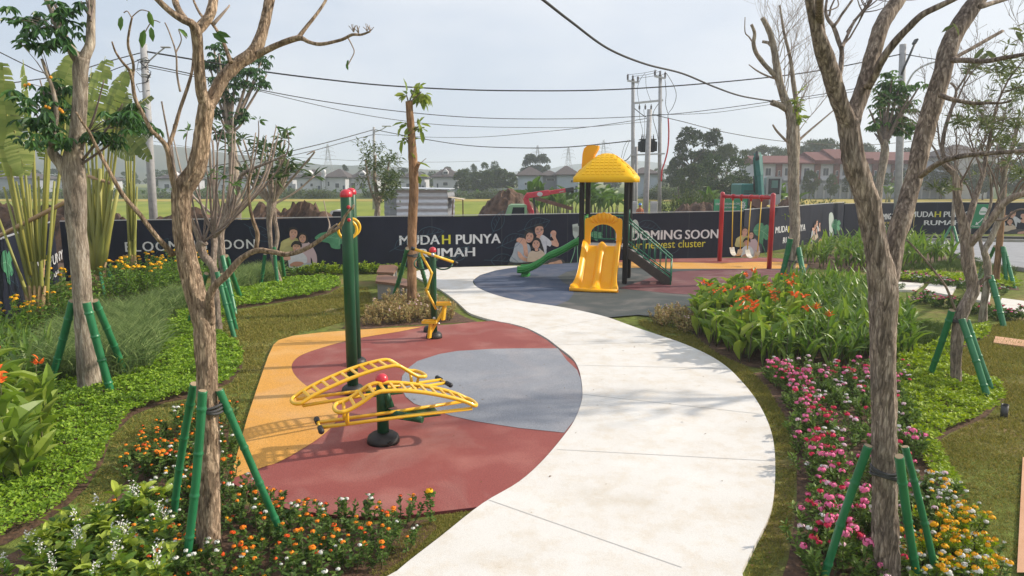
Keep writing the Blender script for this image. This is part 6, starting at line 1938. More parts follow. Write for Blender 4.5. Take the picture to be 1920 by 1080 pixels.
def bark_disp(seed, amp, k=9.0, kz=3.2):
 def d(ang, s, r):
  out = np.zeros((len(s), len(ang)))
  for i in range(len(s)):
   for j in range(len(ang)):
    x, y = math.cos(ang[j]), math.sin(ang[j])
    q = mnoise.noise(Vector((x * k * .26 + seed, y * k * .26, s[i] * kz * 1.4)))
    q2 = 1 - abs(mnoise.noise(Vector((x * k * .50, y * k * .50 + seed, s[i] * kz * 2.6)))) * 2
    q3 = mnoise.noise(Vector((x * 1.1 + seed, y * 1.1, s[i] * 1.1)))
    out[i, j] = r[i] * (amp * (.8 * q + .75 * (q2 - .5)) + .10 * q3)
  return out
 return d

def resample(pts, rad, step):
 p = np.array([tuple(q) for q in pts]); r = np.array(rad)
 s = np.concatenate([[0], np.cumsum(np.linalg.norm(np.diff(p, axis=0), axis=1))])
 n = max(3, int(s[-1] / step) + 1)
 t = np.linspace(0, s[-1], n)
 return np.stack([np.interp(t, s, p[:, k]) for k in range(3)], 1), np.interp(t, s, r)

class Tree:
 def __init__(self, name, base, label, bark, near=False, amp=.10, cat='tree', group=None):
  self.Y = base.y; self.base = base
  self.t = thing(name, base, label, cat, group)
  self.wood, self.twig, self.leaf = MB(), MB(), MB()
  self.bark, self.near, self.amp = bark, near, amp
  self.seed = random.uniform(0, 50)
  self.tips = []

 def limb(self, pts, dy=0.0, root=False, n=None, thin=False):
  """pts: (x, y, width) in the photo; dy: how far the far end leans back (+) or forward (-)"""
  k = len(pts)
  w3, rr = [], []
  for i, q in enumerate(pts):
   d = (q[3] if len(q) > 3 else dy * (i / max(1, k - 1)))
   Y = self.Y + d
   w3.append(P(q[0], q[1], Y)); rr.append(max(.004, q[2] / 2 * MPP(Y)))
  if root:
   b = self.base
   w3[0] = Vector((w3[0].x, w3[0].y, -.08)); rr[0] *= 1.12
  c = catmull([(*p, r) for p, r in zip(w3, rr)], .2)
  p4 = np.array(c)
  if self.near and not thin:
   ps, rs = resample(p4[:, :3], p4[:, 3], max(.022, rr[0] * .22))
   self.wood.tube(ps, rs, n or 22, disp=bark_disp(self.seed, self.amp))
  else:
   (self.twig if thin else self.wood).tube(p4[:, :3], np.maximum(p4[:, 3], .003), n or (6 if thin else 12), disp=None if thin else bark_disp(self.seed, self.amp * .7))
  self.tips.append((Vector(p4[-1, :3]), (Vector(p4[-1, :3]) - Vector(p4[-4, :3])).normalized(), p4[-1, 3]))
  return [Vector(q[:3]) for q in p4]

 def twigs(self, start, d, L, r, depth=2, spread=.6, droop=0.0, kids_=3, leaf=None):
  """a bare branching shoot"""
  p, dd = Vector(start), Vector(d).normalized()
  pts, rad = [p.copy()], [r]
  n = 5
  for i in range(n):
   dd = (dd + Vector((random.gauss(0, .16), random.gauss(0, .16), random.gauss(0, .10) + .06 - droop))).normalized()
   p = p + dd * (L / n); pts.append(p.copy()); rad.append(max(.0022, r * (1 - .75 * (i + 1) / n)))
  self.twig.tube(pts, rad, 5, caps=False)
  if depth > 0:
   for k in range(kids_):
    i = random.randint(1, n)
    nd = (dd + Vector((random.gauss(0, spread), random.gauss(0, spread), random.gauss(.1, spread * .6)))).normalized()
    self.twigs(pts[i], nd, L * random.uniform(.45, .75), max(.0025, rad[i] * .7), depth - 1, spread, droop, kids_, leaf)
  elif leaf:
   leaf(self, pts[-1], dd)
  return pts[-1], dd

 def leaves(self, pts, kind, L, W, n=6, spread=1.0, down=0.0, mat=0):
  pos, d = [], []
  for p in pts:
   for i in range(n):
    v = Vector((random.gauss(0, 1), random.gauss(0, 1), random.gauss(.15 - down, .6))).normalized()
    pos.append(tuple(Vector(p) + v * random.uniform(0, .05) * spread)); d.append(tuple(v))
  put_leaves(self.leaf, kind, pos, d, L * rng.uniform(.6, 1.25, len(pos)), W * rng.uniform(.7, 1.2, len(pos)), mat=mat, roll=.5)

 def palmate(self, p, size, n=6):
  """a fan of leaflets hanging from the end of a petiole"""
  a0 = random.uniform(0, 6.28); tilt = random.uniform(-1.2, -.15)
  d = [(math.cos(a0 + i * 2 * math.pi / n), math.sin(a0 + i * 2 * math.pi / n), tilt) for i in range(n)]
  put_leaves(self.leaf, 'oval', [tuple(p)] * n, d, size * rng.uniform(.8, 1.15, n), size * .35, roll=.35, bend=1.6)

 def clump(self, c, rad, n, size, stems=True, anchor=None):
  for i in range(n):
   v = Vector((random.gauss(0, .5), random.gauss(0, .5), random.gauss(.05, .5)))
   p = Vector(c) + Vector((v.x * rad[0], v.y * rad[1], v.z * rad[2]))
   self.palmate(p, size * random.uniform(.75, 1.2))
   if stems and anchor is not None and i % 2 == 0:
    self.twig.tube([anchor, Vector(anchor).lerp(p, .5) + Vector((0, 0, .04)), p], [.007, .005, .003], 4, caps=False)

 def done(self, leafmats=None, twigmat=None):
  for p, d, r in list(self.tips):              # limbs go on branching above the picture
   q = Vector((p.x, p.y, p.z - H)); u = q.y * CP - q.z * SP; v_ = q.y * SP + q.z * CP
   if 540 - F * v_ / u < 4 and r > .008:
    self.twigs(p - d * .03, d, 1.3, r * .95, 3, .5, 0, 2)
  obj('trunk', self.wood, self.bark, self.t)
  if self.twig.n:
   obj('twigs', self.twig, twigmat or M_twig, self.t)
  if self.leaf.n:
   obj('crown', self.leaf, leafmats or LF_mid, self.t)
  return self.t

 def strap(self, x, y, w, dy=0):
  c = P(x, y, self.Y + dy); r = w / 2 * MPP(self.Y)
  mb = MB()
  for k in range(3):
   mb.tube([c + Vector((r * math.cos(a), r * math.sin(a), .012 * math.sin(a * 2 + k) + .02 * k)) for a in np.linspace(0, 2 * math.pi, 24, endpoint=False)], .011, 6, close=True)
  obj('tie_strap', mb, M_strap, self.t)

def stake(top, bottom, w, Ytop, label, group='green bamboo stakes propping the trees', bare=0.0):
 a, b = P(top[0], top[1], Ytop), G(*bottom)
 b = Vector((b.x, b.y, -.06))
 d = b - a; Lg = d.length; d.normalize()
 r = w / 2 * MPP((Ytop + b.y) / 2)
 pts, rad = [], []
 s, node = 0.0, random.uniform(.12, .3)
 while s < Lg:
  pts.append(a + d * s)
  k = min(abs((s - node) % .34), .34 - abs((s - node) % .34))
  rad.append(r * (1.0 + (.16 if k < .012 else 0.0)) * (1 - .05 * s / Lg))
  s += .012
 # gentle crook
 bow = Vector((d.z, 0, -d.x)).normalized() * random.uniform(-.012, .012) * Lg
 pts = [p + bow * math.sin(math.pi * i / len(pts)) for i, p in enumerate(pts)]
 o = Vector((b.x, b.y, 0))
 mb = MB(); mb.tube(pts, rad, 10, caps=True)
 mb.tube([pts[0] - d * .004, pts[0] - d * .0005], [r * .9, r * .9], 10, mat=1)
 t = obj('bamboo_stake', mb, [M_bamboo, M_bamcut], origin=o)
 tag(t, label, 'stake', group)

# ------------------------------------------------ forked pale tree in the left foreground
b = G(391, 1050)
T = Tree('tree', b, 'large pale fissured tree forking high, in the left foreground', M_bark1, near=True, amp=.17)
T.limb([(391, 1062, 52), (390, 1010, 47), (391, 920, 42), (393, 820, 37), (389, 720, 38), (386, 660, 38), (383, 607, 38), (368, 560, 35), (352, 493, 34), (343, 443, 32), (340, 393, 32), (343, 358, 34), (356, 335, 35), (367, 315, 33), (378, 267, 30), (384, 222, 28), (388, 195, 26)], root=True, n=32)
T.limb([(388, 205, 24), (377, 167, 20), (371, 100, 18), (368, 62, 19), (360, 45, 15), (343, 37, 13), (320, 22, 11), (290, -6, 9)], -.25)
T.limb([(352, 42, 12), (337, 22, 11), (330, 8, 11), (326, -10, 10)], .1, n=14)
T.limb([(366, 62, 17), (379, 48, 17), (393, 30, 17), (400, 5, 16), (401, -15, 15)], .2)
T.limb([(386, 205, 26), (397, 188, 23), (417, 150, 22), (443, 123, 22), (477, 97, 22), (490, 67, 20), (500, 27, 18), (507, -12, 17)], .35)
T.limb([(482, 103, 14), (520, 85, 12), (560, 71, 10), (577, 78, 7), (600, 83, 6.5), (640, 75, 6), (660, 65, 5), (677, 65, 4), (694, 59, 3)], -.3, n=10)
T.limb([(558, 72, 8), (580, 44, 6.5), (597, 22, 5.5), (611, 0, 5), (613, -10, 4.5)], .15, n=10)
T.limb([(400, 45, 8), (425, 17, 4), (430, 10, 3)], .1, thin=True)
T.limb([(394, 606, 20), (394, 580, 18), (393, 558, 16), (401, 538, 15), (423, 517, 13), (450, 487, 11.5), (480, 470, 11), (510, 472, 9.5), (540, 477, 9), (580, 463, 8), (613, 440, 7), (637, 425, 6.5), (647, 405, 5), (664, 385, 4)], -.35, n=14)
T.limb([(479, 472, 9), (483, 440, 8), (475, 415, 7), (468, 385, 6), (466, 350, 5), (470, 325, 4)], -.1, n=8)
T.limb([(614, 440, 5), (618, 422, 3), (612, 400, 2), (607, 376, 1.5)], .1, thin=True)
T.limb([(617, 432, 5), (626, 424, 3.5), (632, 420, 2.5)], -.1, thin=True)
T.limb([(325, 478, 11), (310, 462, 10), (293, 443, 9), (260, 400, 9), (228, 362, 8), (197, 307, 7), (178, 270, 6), (167, 247, 5), (153, 228, 4), (143, 210, 3)], -.5, n=10)
T.limb([(336, 390, 11), (330, 365, 10), (320, 320, 9.5), (313, 278, 9), (298, 258, 8), (283, 243, 7.5), (266, 210, 7), (253, 183, 6.5), (247, 143, 6), (240, 128, 5), (230, 117, 4.5), (217, 98, 3.5), (210, 78, 2.5)], -.4, n=9)
T.limb([(248, 150, 5.5), (250, 120, 5), (240, 85, 4.5), (243, 55, 4), (248, 32, 3)], -.2, n=8)
T.limb([(313, 278, 8), (323, 257, 7), (337, 207, 6.5), (353, 160, 5.5), (361, 128, 4.5), (362, 100, 3)], .2, n=8)
T.limb([(338, 172, 4), (332, 140, 3.5), (330, 100, 3), (318, 62, 2.5), (309, 42, 2)], -.1, thin=True)
T.limb([(330, 98, 3), (340, 75, 2), (335, 55, 1.5), (350, 72, 1.5)], .1, thin=True)
T.limb([(433, 118, 9), (418, 78, 6), (398, 45, 5), (378, 30, 4.5), (365, 6, 4), (360, -10, 3.5)], .3, n=8)
T.limb([(652, 70, 2.5), (660, 85, 2), (664, 98, 1.5), (656, 115, 1.2), (651, 125, 1)], -.05, thin=True)
for (x, y, dx, dy_, L) in ((228, 30, -.1, -1, .10), (238, 2, .15, .9, .08), (279, 20, .05, -1, .11), (271, 55, -.3, -1, .13), (283, 50, .05, -1, .10), (352, 70, -.5, .6, .08), (398, 62, .9, -.6, .12), (405, 60, .9, -.3, .10), (650, 118, .1, -1, .05), (653, 112, -.2, -1, .04)):
 p = P(x, y, b.y - .2)
 put_leaves(T.leaf, 'oval', [tuple(p)], [(dx, random.uniform(-.3, .3), dy_)], L, L * .42, up=[(0, -1, .2)], roll=.2)
for p_ in ((232, 24, 246, 32), (247, 32, 280, 22), (272, 60, 300, 42)):
 T.limb([(p_[0], p_[1], 1.2), ((p_[0] + p_[2]) / 2, min(p_[1], p_[3]) - 3, 1.2), (p_[2], p_[3], 1.4)], 0, thin=True)
for x, y in ((663, 60), (672, 62), (688, 58), (694, 58)):
 p = P(x, y, b.y - .3)
 for k in range(5):
  T.twigs(p, (random.gauss(0, .6), random.gauss(0, .5), .8), .05, .004, 0)
T.strap(398, 768, 44)
T.done(LF_mid, M_twig)
FG = 'the forked tree in the left foreground'
stake((380, 733), (343, 1078), 17, b.y - .22, 'green bamboo stake standing in front of ' + FG)
stake((364, 720), (322, 985), 15, b.y + .12, 'shaded green bamboo stake on the left of ' + FG)
stake((411, 731), (541, 1020), 14.5, b.y - .02, 'green bamboo stake slanting right from ' + FG)

# ------------------------------------------------ forked tree in the right foreground
b = G(1662, 1112)
T = Tree('tree', b, 'large brown tree forking low into three limbs, in the right foreground', M_bark2, near=True, amp=.15)
T.limb([(1663, 1130, 54), (1663, 1080, 50), (1661, 1000, 47), (1659, 900, 45), (1657, 800, 43), (1656, 720, 43), (1656, 640, 44), (1657, 593, 45), (1657, 550, 50), (1652, 510, 46), (1642, 460, 39), (1630, 393, 41), (1618, 350, 40), (1601, 300, 39), (1594, 250, 38), (1590, 225, 36)], root=True, n=32)
T.limb([(1657, 575, 34), (1668, 520, 34), (1678, 460, 32), (1690, 415, 33), (1698, 390, 32), (1709, 350, 30), (1722, 300, 30), (1730, 262, 31), (1747, 200, 31), (1768, 133, 29), (1776, 100, 31), (1788, 67, 29), (1810, 33, 29), (1836, -5, 27), (1850, -25, 26)], .5, n=26)
T.limb([(1594, 240, 34), (1579, 205, 28), (1563, 150, 31), (1549, 110, 29), (1539, 80, 26), (1527, 40, 19), (1519, 0, 18), (1515, -20, 17)], -.3)
T.limb([(1543, 92, 16), (1538, 50, 15), (1536, 15, 15), (1537, -15, 14)], -.5, n=14)
T.limb([(1592, 245, 32), (1604, 205, 27), (1622, 150, 27), (1637, 100, 26), (1652, 50, 27), (1670, 20, 26), (1690, -8, 24), (1700, -22, 22)], .3)
T.limb([(1626, 165, 15), (1640, 140, 14), (1653, 113, 14), (1677, 80, 13), (1703, 52, 12), (1730, 27, 11.5), (1760, 12, 10.5), (1795, -5, 9)], -.35, n=12)
T.limb([(1572, 155, 9), (1577, 120, 9), (1578, 93, 8), (1572, 75, 8), (1563, 50, 7), (1552, 35, 6), (1548, 18, 5), (1552, -8, 4)], .3, n=8)
T.limb([(1578, 90, 7), (1585, 75, 6), (1600, 43, 5), (1618, 20, 4.5), (1637, -4, 4)], .5, n=8)
T.limb([(1563, 50, 6), (1572, 38, 5), (1578, 28, 4.5), (1598, 0, 4)], .1, n=8)
T.limb([(1552, 20, 2.5), (1565, 16, 2.5), (1572, 10, 2), (1570, -4, 2)], .1, thin=True)
T.limb([(1786, 113, 10), (1815, 113, 9), (1847, 115, 9), (1885, 108, 8), (1925, 101, 7)], -.5, n=9)
T.limb([(1788, 111, 8), (1800, 103, 7), (1827, 88, 6.5), (1855, 72, 6), (1880, 58, 5)], .2, n=9)
T.limb([(1838, 12, 10), (1860, 6, 8), (1890, -3, 7)], .1, n=9)
T.limb([(1762, 178, 9), (1780, 185, 8), (1800, 190, 7), (1830, 194, 6.5), (1853, 193, 6), (1880, 193, 4), (1897, 187, 3)], -.3, n=8)
T.limb([(1726, 330, 11), (1750, 312, 10), (1773, 300, 9.5), (1813, 291, 9), (1860, 287, 8), (1925, 283, 7)], -.6, n=9)
for s_, d_, L in (((1588, 60), (.5, .2, .8), .5), ((1575, 90), (.6, .3, .6), .6), ((1600, 40), (.7, -.2, .5), .4), ((1555, 30), (.3, .3, 1), .3)):
 T.twigs(P(s_[0], s_[1], b.y + .3), d_, L, .008, 2, .7)
for x, y in ((1785, 42), (1790, 48), (1903, 52), (1910, 68), (1905, 58), (1918, 60), (1848, 95), (1852, 100), (1846, 88)):
 put_leaves(T.leaf, 'oval', [tuple(P(x, y, b.y - .1))], [(random.gauss(0, .8), random.gauss(0, .4), random.gauss(-.2, .5))], .10, .035, roll=.5)
T.strap(1660, 888, 52)
T.done(LF_olive, M_twigd)
FG = 'the forked tree in the right foreground'
stake((1628, 836), (1538, 1098), 16.5, b.y - .05, 'green bamboo stake slanting left from ' + FG)
stake((1686, 856), (1727, 1105), 17, b.y - .24, 'bright green bamboo stake at the front of ' + FG)
stake((1697, 838), (1766, 1110), 14, b.y + .10, 'thin crooked green bamboo stake on the right of ' + FG)

# ------------------------------------------------ grey tree with leaf clusters, far left
b = G(170, 733)
T = Tree('tree', b, 'straight grey tree with lichen spots and dark leaf clusters at the far left', M_bark3, near=True, amp=.07)
T.limb([(171, 742, 48), (169, 720, 42), (163, 660, 37), (157, 593, 34), (150, 493, 33), (144, 427, 33), (142, 375, 37), (139, 330, 38), (137, 300, 34), (145, 255, 26), (149, 210, 24), (151, 170, 24), (151, 133, 25), (155, 108, 24)], root=True, n=26)
T.limb([(132, 330, 26), (114, 306, 21), (100, 288, 17), (97, 270, 13), (102, 240, 10), (106, 205, 8), (98, 165, 6), (88, 140, 5), (78, 110, 4)], -.3)
T.limb([(153, 115, 20), (163, 98, 17), (169, 82, 16), (170, 50, 14), (171, 20, 13), (172, -12, 12)], .2)
T.limb([(152, 118, 20), (138, 100, 16), (126, 80, 14), (113, 55, 13), (103, 38, 12), (97, 18, 10), (82, -10, 8)], -.2)
T.limb([(115, 55, 8), (114, 30, 6), (98, 0, 5), (94, -15, 5)], .2, n=8)
for x0, y0, x1, y1 in ((167, 28, 160, -10), (168, 30, 166, -12), (165, 26, 152, 2), (170, 40, 176, 0)):
 T.limb([(x0, y0, 4), ((x0 + x1) / 2, (y0 + y1) / 2, 3), (x1, y1, 2)], .1, thin=True)
for (x, y, rx, ry, n, ax, ay) in ((60, 30, 40, 22, 16, 110, 60), (80, 62, 36, 26, 18, 112, 55), (125, 30, 24, 20, 12, 112, 50), (112, 15, 20, 16, 8, 105, 30), (70, 85, 26, 14, 8, 98, 160), (95, 165, 30, 20, 12, 100, 180), (60, 195, 34, 22, 14, 103, 230), (110, 205, 34, 22, 18, 104, 215), (70, 232, 36, 20, 14, 103, 240), (122, 168, 20, 14, 10, 100, 180), (105, 255, 30, 18, 14, 100, 270), (46, 262, 20, 12, 6, 98, 275),
        (225, 222, 26, 20, 14, 165, 250), (248, 205, 20, 18, 10, 200, 230), (200, 255, 30, 16, 12, 150, 270), (262, 232, 20, 16, 9, 205, 240), (175, 258, 18, 14, 8, 148, 260)):
 T.clump(P(x, y, b.y + random.uniform(-.5, .5)), (rx * MPP(b.y), .35, ry * MPP(b.y)), n, .155, True, P(ax, ay, b.y))
for x0, y0, x1, y1 in ((100, 290, 60, 200), (103, 285, 75, 150), (150, 285, 195, 150), (155, 300, 230, 195), (150, 310, 262, 225)):
 T.limb([(x0, y0, 5), ((x0 + x1) / 2 + 4, (y0 + y1) / 2, 4), (x1, y1, 2)], random.uniform(-.4, .4), thin=True)
T.done(LF_dark, M_twigd)
M_oflw = pm('orange blossom', (.72, .30, .01), rough=.6)
for x, y in ((86, 200), (92, 202), (112, 205), (117, 210), (115, 207), (47, 160), (54, 158), (95, 145)):
 fl = MB(); fl.ball(P(x, y, b.y - .35), .022, 7); obj('flower', fl, M_oflw, T.t)
FG = 'the straight grey tree at the far left'
stake((136, 565), (90, 724), 14, b.y - .02, 'shaded green bamboo stake on the left of ' + FG)
stake((162, 567), (211, 740), 15, b.y - .28, 'glossy green bamboo stake at the front of ' + FG)
stake((178, 564), (239, 706), 13, b.y + .05, 'green bamboo stake slanting right from ' + FG)

# ------------------------------------------------ pole-like trunk by the path
b = G(774, 586)
T = Tree('tree', b, 'bare pole-like brown trunk with a few drooping leaves at its cut top', M_bark4, near=True, amp=.07)
T.limb([(774, 590, 20), (773, 560, 18), (772, 500, 17), (773, 430, 17), (776, 360, 17), (774, 300, 16), (771, 250, 14.5), (768, 210, 13), (767, 190, 12.5)], root=True, n=18)
T.limb([(779, 322, 8), (783, 312, 7), (785, 305, 6)], -.2, n=9)
T.limb([(781, 318, 2), (790, 305, 1.5), (799, 297, 1)], .1, thin=True)
for (x, y, n, dn) in ((763, 178, 9, .5), (776, 170, 8, .2), (790, 182, 14, .7), (795, 175, 12, .8), (786, 163, 6, 0), (758, 230, 4, .6), (763, 236, 4, .5), (787, 240, 9, .7), (785, 232, 5, .3), (756, 258, 6, .4), (762, 264, 5, .6), (778, 304, 2, .3), (783, 330, 3, .8)):
 T.leaves([P(x, y, b.y + random.uniform(-.12, .12))], 'oval', .27, .115, n, 1.2, dn)
for x0, y0, x1, y1 in ((766, 192, 762, 178), (770, 191, 790, 172), (772, 245, 786, 236), (769, 268, 757, 258), (769, 240, 760, 230), (768, 190, 778, 165)):
 T.limb([(x0, y0, 3), (x1, y1, 2)], -.1, thin=True)
T.strap(773, 480, 19)
T.done(LF_yel, M_twigd)
stake((764, 466), (733, 566), 8.5, b.y - .1, 'green bamboo stake slanting left from the bare pole-like trunk')
stake((783, 472), (802, 540), 8, b.y + .2, 'green bamboo stake behind the bare pole-like trunk')

# ------------------------------------------------ bare tree beyond the canna bed
b = G(1477, 533)
T = Tree('tree', b, 'leafless tree with twiggy crown and cut stubs, right of the swing', M_bark3, near=True, amp=.09)
T.limb([(1474, 538, 24), (1478, 520, 20), (1484, 490, 18), (1490, 443, 19), (1489, 393, 18), (1488, 345, 20), (1488, 300, 20), (1485, 262, 19), (1485, 235, 18), (1480, 207, 16), (1468, 177, 14), (1460, 143, 13), (1455, 115, 12), (1451, 90, 11), (1443, 60, 10), (1429, 33, 8)], root=True, n=18)
T.limb([(1491, 305, 13), (1494, 265, 12), (1493, 235, 11), (1494, 200, 9), (1488, 160, 8), (1482, 110, 6), (1470, 60, 4.5), (1462, 10, 3)], .3, n=10)
T.limb([(1459, 148, 9), (1440, 128, 8), (1427, 113, 8), (1417, 98, 7.5), (1413, 80, 7), (1415, 62, 6), (1409, 46, 5)], -.4, n=9)
T.limb([(1478, 207, 12), (1462, 197, 11), (1447, 192, 10)], -.2, n=10)
T.limb([(1445, 85, 6), (1440, 80, 5.5), (1429, 78, 5)], .1, n=8)
T.limb([(1415, 85, 3), (1405, 70, 2.5), (1397, 60, 2), (1397, 32, 1.5)], -.2, thin=True)
T.limb([(1479, 268, 5), (1468, 258, 4.5), (1456, 245, 4), (1449, 234, 3)], -.3, thin=True)
T.limb([(1496, 265, 5), (1512, 250, 4), (1538, 228, 3), (1565, 205, 2)], .3, thin=True)
T.limb([(1462, 150, 4), (1440, 143, 3.5), (1420, 133, 3), (1404, 121, 2)], .2, thin=True)
for i in range(17):
 q = i / 16
 x, y = 1487 - 30 * q + random.uniform(-4, 12), 262 - 190 * q
 T.twigs(P(x, y, b.y + random.uniform(-.05, .3)), (random.uniform(.05, .75), random.uniform(-.5, .5), random.uniform(.7, 1.1)), random.uniform(1.0, 1.7), .014, 3, .42, 0, 3)
for i in range(6):
 T.twigs(P(1455 + random.uniform(-6, 6), random.uniform(60, 170), b.y), (random.uniform(-.5, .1), random.uniform(-.5, .5), .9), random.uniform(.7, 1.2), .010, 2, .5)
T.leaves([P(1495 + random.uniform(-9, 9), 188 + random.uniform(-22, 20), b.y - .1) for _ in range(9)], 'oval', .20, .085, 5, 1.5, .4)
T.leaves([P(1501 + random.uniform(-5, 5), 223 + random.uniform(-9, 9), b.y - .1) for _ in range(5)], 'oval', .20, .085, 5, 1.5, .4)
T.leaves([P(1474, 404, b.y - .15)], 'oval', .14, .05, 5, 1, .2)
T.strap(1485, 490, 22)
T.done(LF_yel, M_twig)
stake((1482, 447), (1461, 532), 10, b.y - .15, 'green bamboo stake leaning left against the leafless tree')
stake((1497, 465), (1512, 540), 10, b.y - .1, 'green bamboo stake leaning right against the leafless tree')

# ------------------------------------------------ crooked trees on the right lawn
b = G(1792, 726)
T = Tree('tree', b, 'crooked brown tree with a kinked trunk and many bare branches on the right lawn', M_bark2, near=True, amp=.12)
T.limb([(1792, 732, 22), (1792, 700, 19), (1793, 660, 20), (1798, 612, 22), (1808, 578, 22), (1822, 552, 21), (1826, 538, 21), (1822, 522, 20), (1815, 493, 21), (1812, 455, 20), (1806, 420, 17), (1799, 393, 15), (1793, 362, 13), (1791, 330, 11), (1776, 314, 9), (1762, 300, 8)], root=True, n=20)
T.limb([(1815, 462, 15), (1825, 450, 14), (1840, 433, 13.5), (1860, 410, 13), (1877, 387, 13), (1895, 372, 12), (1925, 362, 11)], -.5, n=14)
T.limb([(1811, 450, 12), (1813, 425, 12), (1820, 400, 12), (1826, 380, 11), (1834, 355, 9), (1842, 330, 8), (1848, 300, 7), (1860, 240, 6), (1868, 200, 4)], .4, n=10)
T.limb([(1796, 372, 9), (1800, 345, 8), (1787, 320, 7), (1768, 290, 7), (1770, 250, 7), (1783, 207, 6), (1793, 170, 5), (1782, 155, 4)], .5, n=9)
T.limb([(1834, 533, 9), (1847, 522, 7), (1858, 520, 6)], -.1, n=9)
T.limb([(1792, 582, 5), (1785, 565, 5), (1773, 537, 4.5), (1755, 512, 4), (1737, 490, 4), (1718, 468, 3.5), (1700, 450, 3)], -.5, n=6)
T.limb([(1860, 410, 6), (1880, 412, 5), (1905, 395, 4), (1920, 392, 3)], -.1, thin=True)
for (x, y, dx, dz, L) in ((1868, 200, .2, 1, .9), (1783, 207, .4, .8, .8), (1793, 170, .6, .8, .7), (1842, 330, -.3, 1, .9), (1848, 300, .6, .7, 1.0), (1762, 300, -.6, .9, .8), (1768, 290, -.3, 1, .8), (1895, 372, .3, 1, 1.1), (1877, 387, -.2, 1, 1.1), (1860, 410, .5, .9, 1.0), (1826, 380, -.4, 1, .9), (1800, 345, .4, 1, .9), (1791, 330, .1, 1, 1.0), (1820, 400, .4, .9, 1.2), (1905, 365, .1, 1, 1.2), (1915, 365, .4, 1, 1.2)):
 T.twigs(P(x, y, b.y + random.uniform(-.3, .5)), (dx, random.uniform(-.5, .5), dz), L, .016, 3, .55, .02, 3)
def slim(T_, c, n=10, L=.13):
 for i in range(n):
  v = Vector((random.gauss(0, 1), random.gauss(0, 1), random.gauss(.2, .6))).normalized()
  put_leaves(T_.leaf, 'diamond', [tuple(c)], [tuple(v)], L * random.uniform(.7, 1.2), L * .2, roll=.5)
for (x, y, rx, ry, n) in ((1800, 230, 24, 14, 9), (1850, 235, 26, 18, 12), (1895, 225, 30, 24, 12), (1890, 130, 36, 34, 18), (1908, 165, 20, 24, 10), (1835, 200, 24, 16, 8), (1782, 345, 20, 14, 6), (1880, 260, 30, 16, 10), (1765, 355, 14, 10, 5), (1905, 330, 16, 16, 6), (1828, 130, 16, 10, 6)):
 for i in range(n):
  slim(T, P(x + random.gauss(0, rx * .5), y + random.gauss(0, ry * .5), b.y + random.uniform(-.4, .8)), 9, .15)
T.strap(1796, 604, 26)
T.done(LF_olive, M_twigd)
FG = 'the crooked brown tree on the right lawn'
stake((1785, 582), (1738, 712), 12, b.y - .05, 'green bamboo stake slanting left from ' + FG)
stake((1803, 598), (1858, 755), 13, b.y - .25, 'green bamboo stake at the front of ' + FG)
stake((1813, 600), (1866, 738), 11, b.y + .05, 'green bamboo stake behind the front one on ' + FG)

b = G(1844, 604)
T = Tree('tree', b, 'slim grey branching tree behind the crooked brown tree', M_bark3, near=False, amp=.1)
T.limb([(1843, 609, 15), (1845, 570, 13), (1852, 520, 13), (1850, 487, 12), (1846, 470, 11), (1857, 450, 11), (1870, 420, 11), (1877, 400, 11), (1880, 360, 10), (1884, 320, 9), (1900, 270, 7), (1910, 220, 5)], root=True, n=14)
T.limb([(1846, 480, 7), (1838, 450, 6), (1843, 420, 5), (1858, 380, 5), (1856, 330, 4), (1842, 280, 3)], .4, n=8)
for (x, y) in ((1880, 360), (1884, 320), (1900, 270), (1858, 380), (1856, 330), (1842, 280), (1877, 400)):
 T.twigs(P(x, y, b.y + .1), (random.gauss(0, .5), random.gauss(0, .4), 1), 1.4, .016, 3, .5)
for i in range(26):
 slim(T, P(random.uniform(1830, 1925), random.uniform(110, 330), b.y + random.uniform(-.6, .6)), 9, .19)
T.done(LF_olive, M_twigd)
stake((1857, 517), (1884, 615), 11, b.y - .1, 'green bamboo stake slanting right from the slim grey branching tree')
stake((1845, 500), (1822, 545), 8, b.y + .4, 'green bamboo stake behind the slim grey branching tree')

b = G(1866, 535)
T = Tree('tree', b, 'thin reddish brown trunk with peeling bark by the road at the far right', M_bark4, amp=.08)
T.limb([(1865, 538, 13), (1870, 495, 11), (1874, 455, 11), (1879, 400, 10), (1882, 350, 9), (1880, 300, 7)], root=True, n=12)
for y in (350, 320, 300):
 T.twigs(P(1881, y, b.y), (random.gauss(0, .5), random.gauss(0, .5), 1), 1.3, .02, 2, .5)
T.done(None, M_twigd)
stake((1880, 462), (1889, 538), 7, b.y - .1, 'green bamboo stake standing right of the thin reddish brown trunk')
stake((1882, 464), (1904, 541), 7, b.y + .1, 'green bamboo stake slanting far right from the thin reddish brown trunk')
stake((1866, 462), (1838, 520), 6, b.y + .2, 'green bamboo stake slanting left from the thin reddish brown trunk')

b = G(1786, 452)
T = Tree('tree', b, 'thin young tree on the verge in front of the road hoarding', M_bark3, amp=.06)
T.limb([(1786, 454, 7), (1786, 425, 6), (1787, 395, 6), (1792, 340, 5), (1796, 300, 4)], root=True, n=10)
for k in range(5):
 T.twigs(P(1795, 330 - k * 6, b.y), (random.gauss(0, .6), random.gauss(0, .5), 1), 1.6, .025, 2, .6)
T.done(None, M_twigd)
stake((1783, 425), (1765, 454), 4.5, b.y, 'green stake slanting left from the thin young tree on the verge')
stake((1788, 425), (1797, 456), 4.5, b.y - .1, 'green stake slanting right from the thin young tree on the verge')

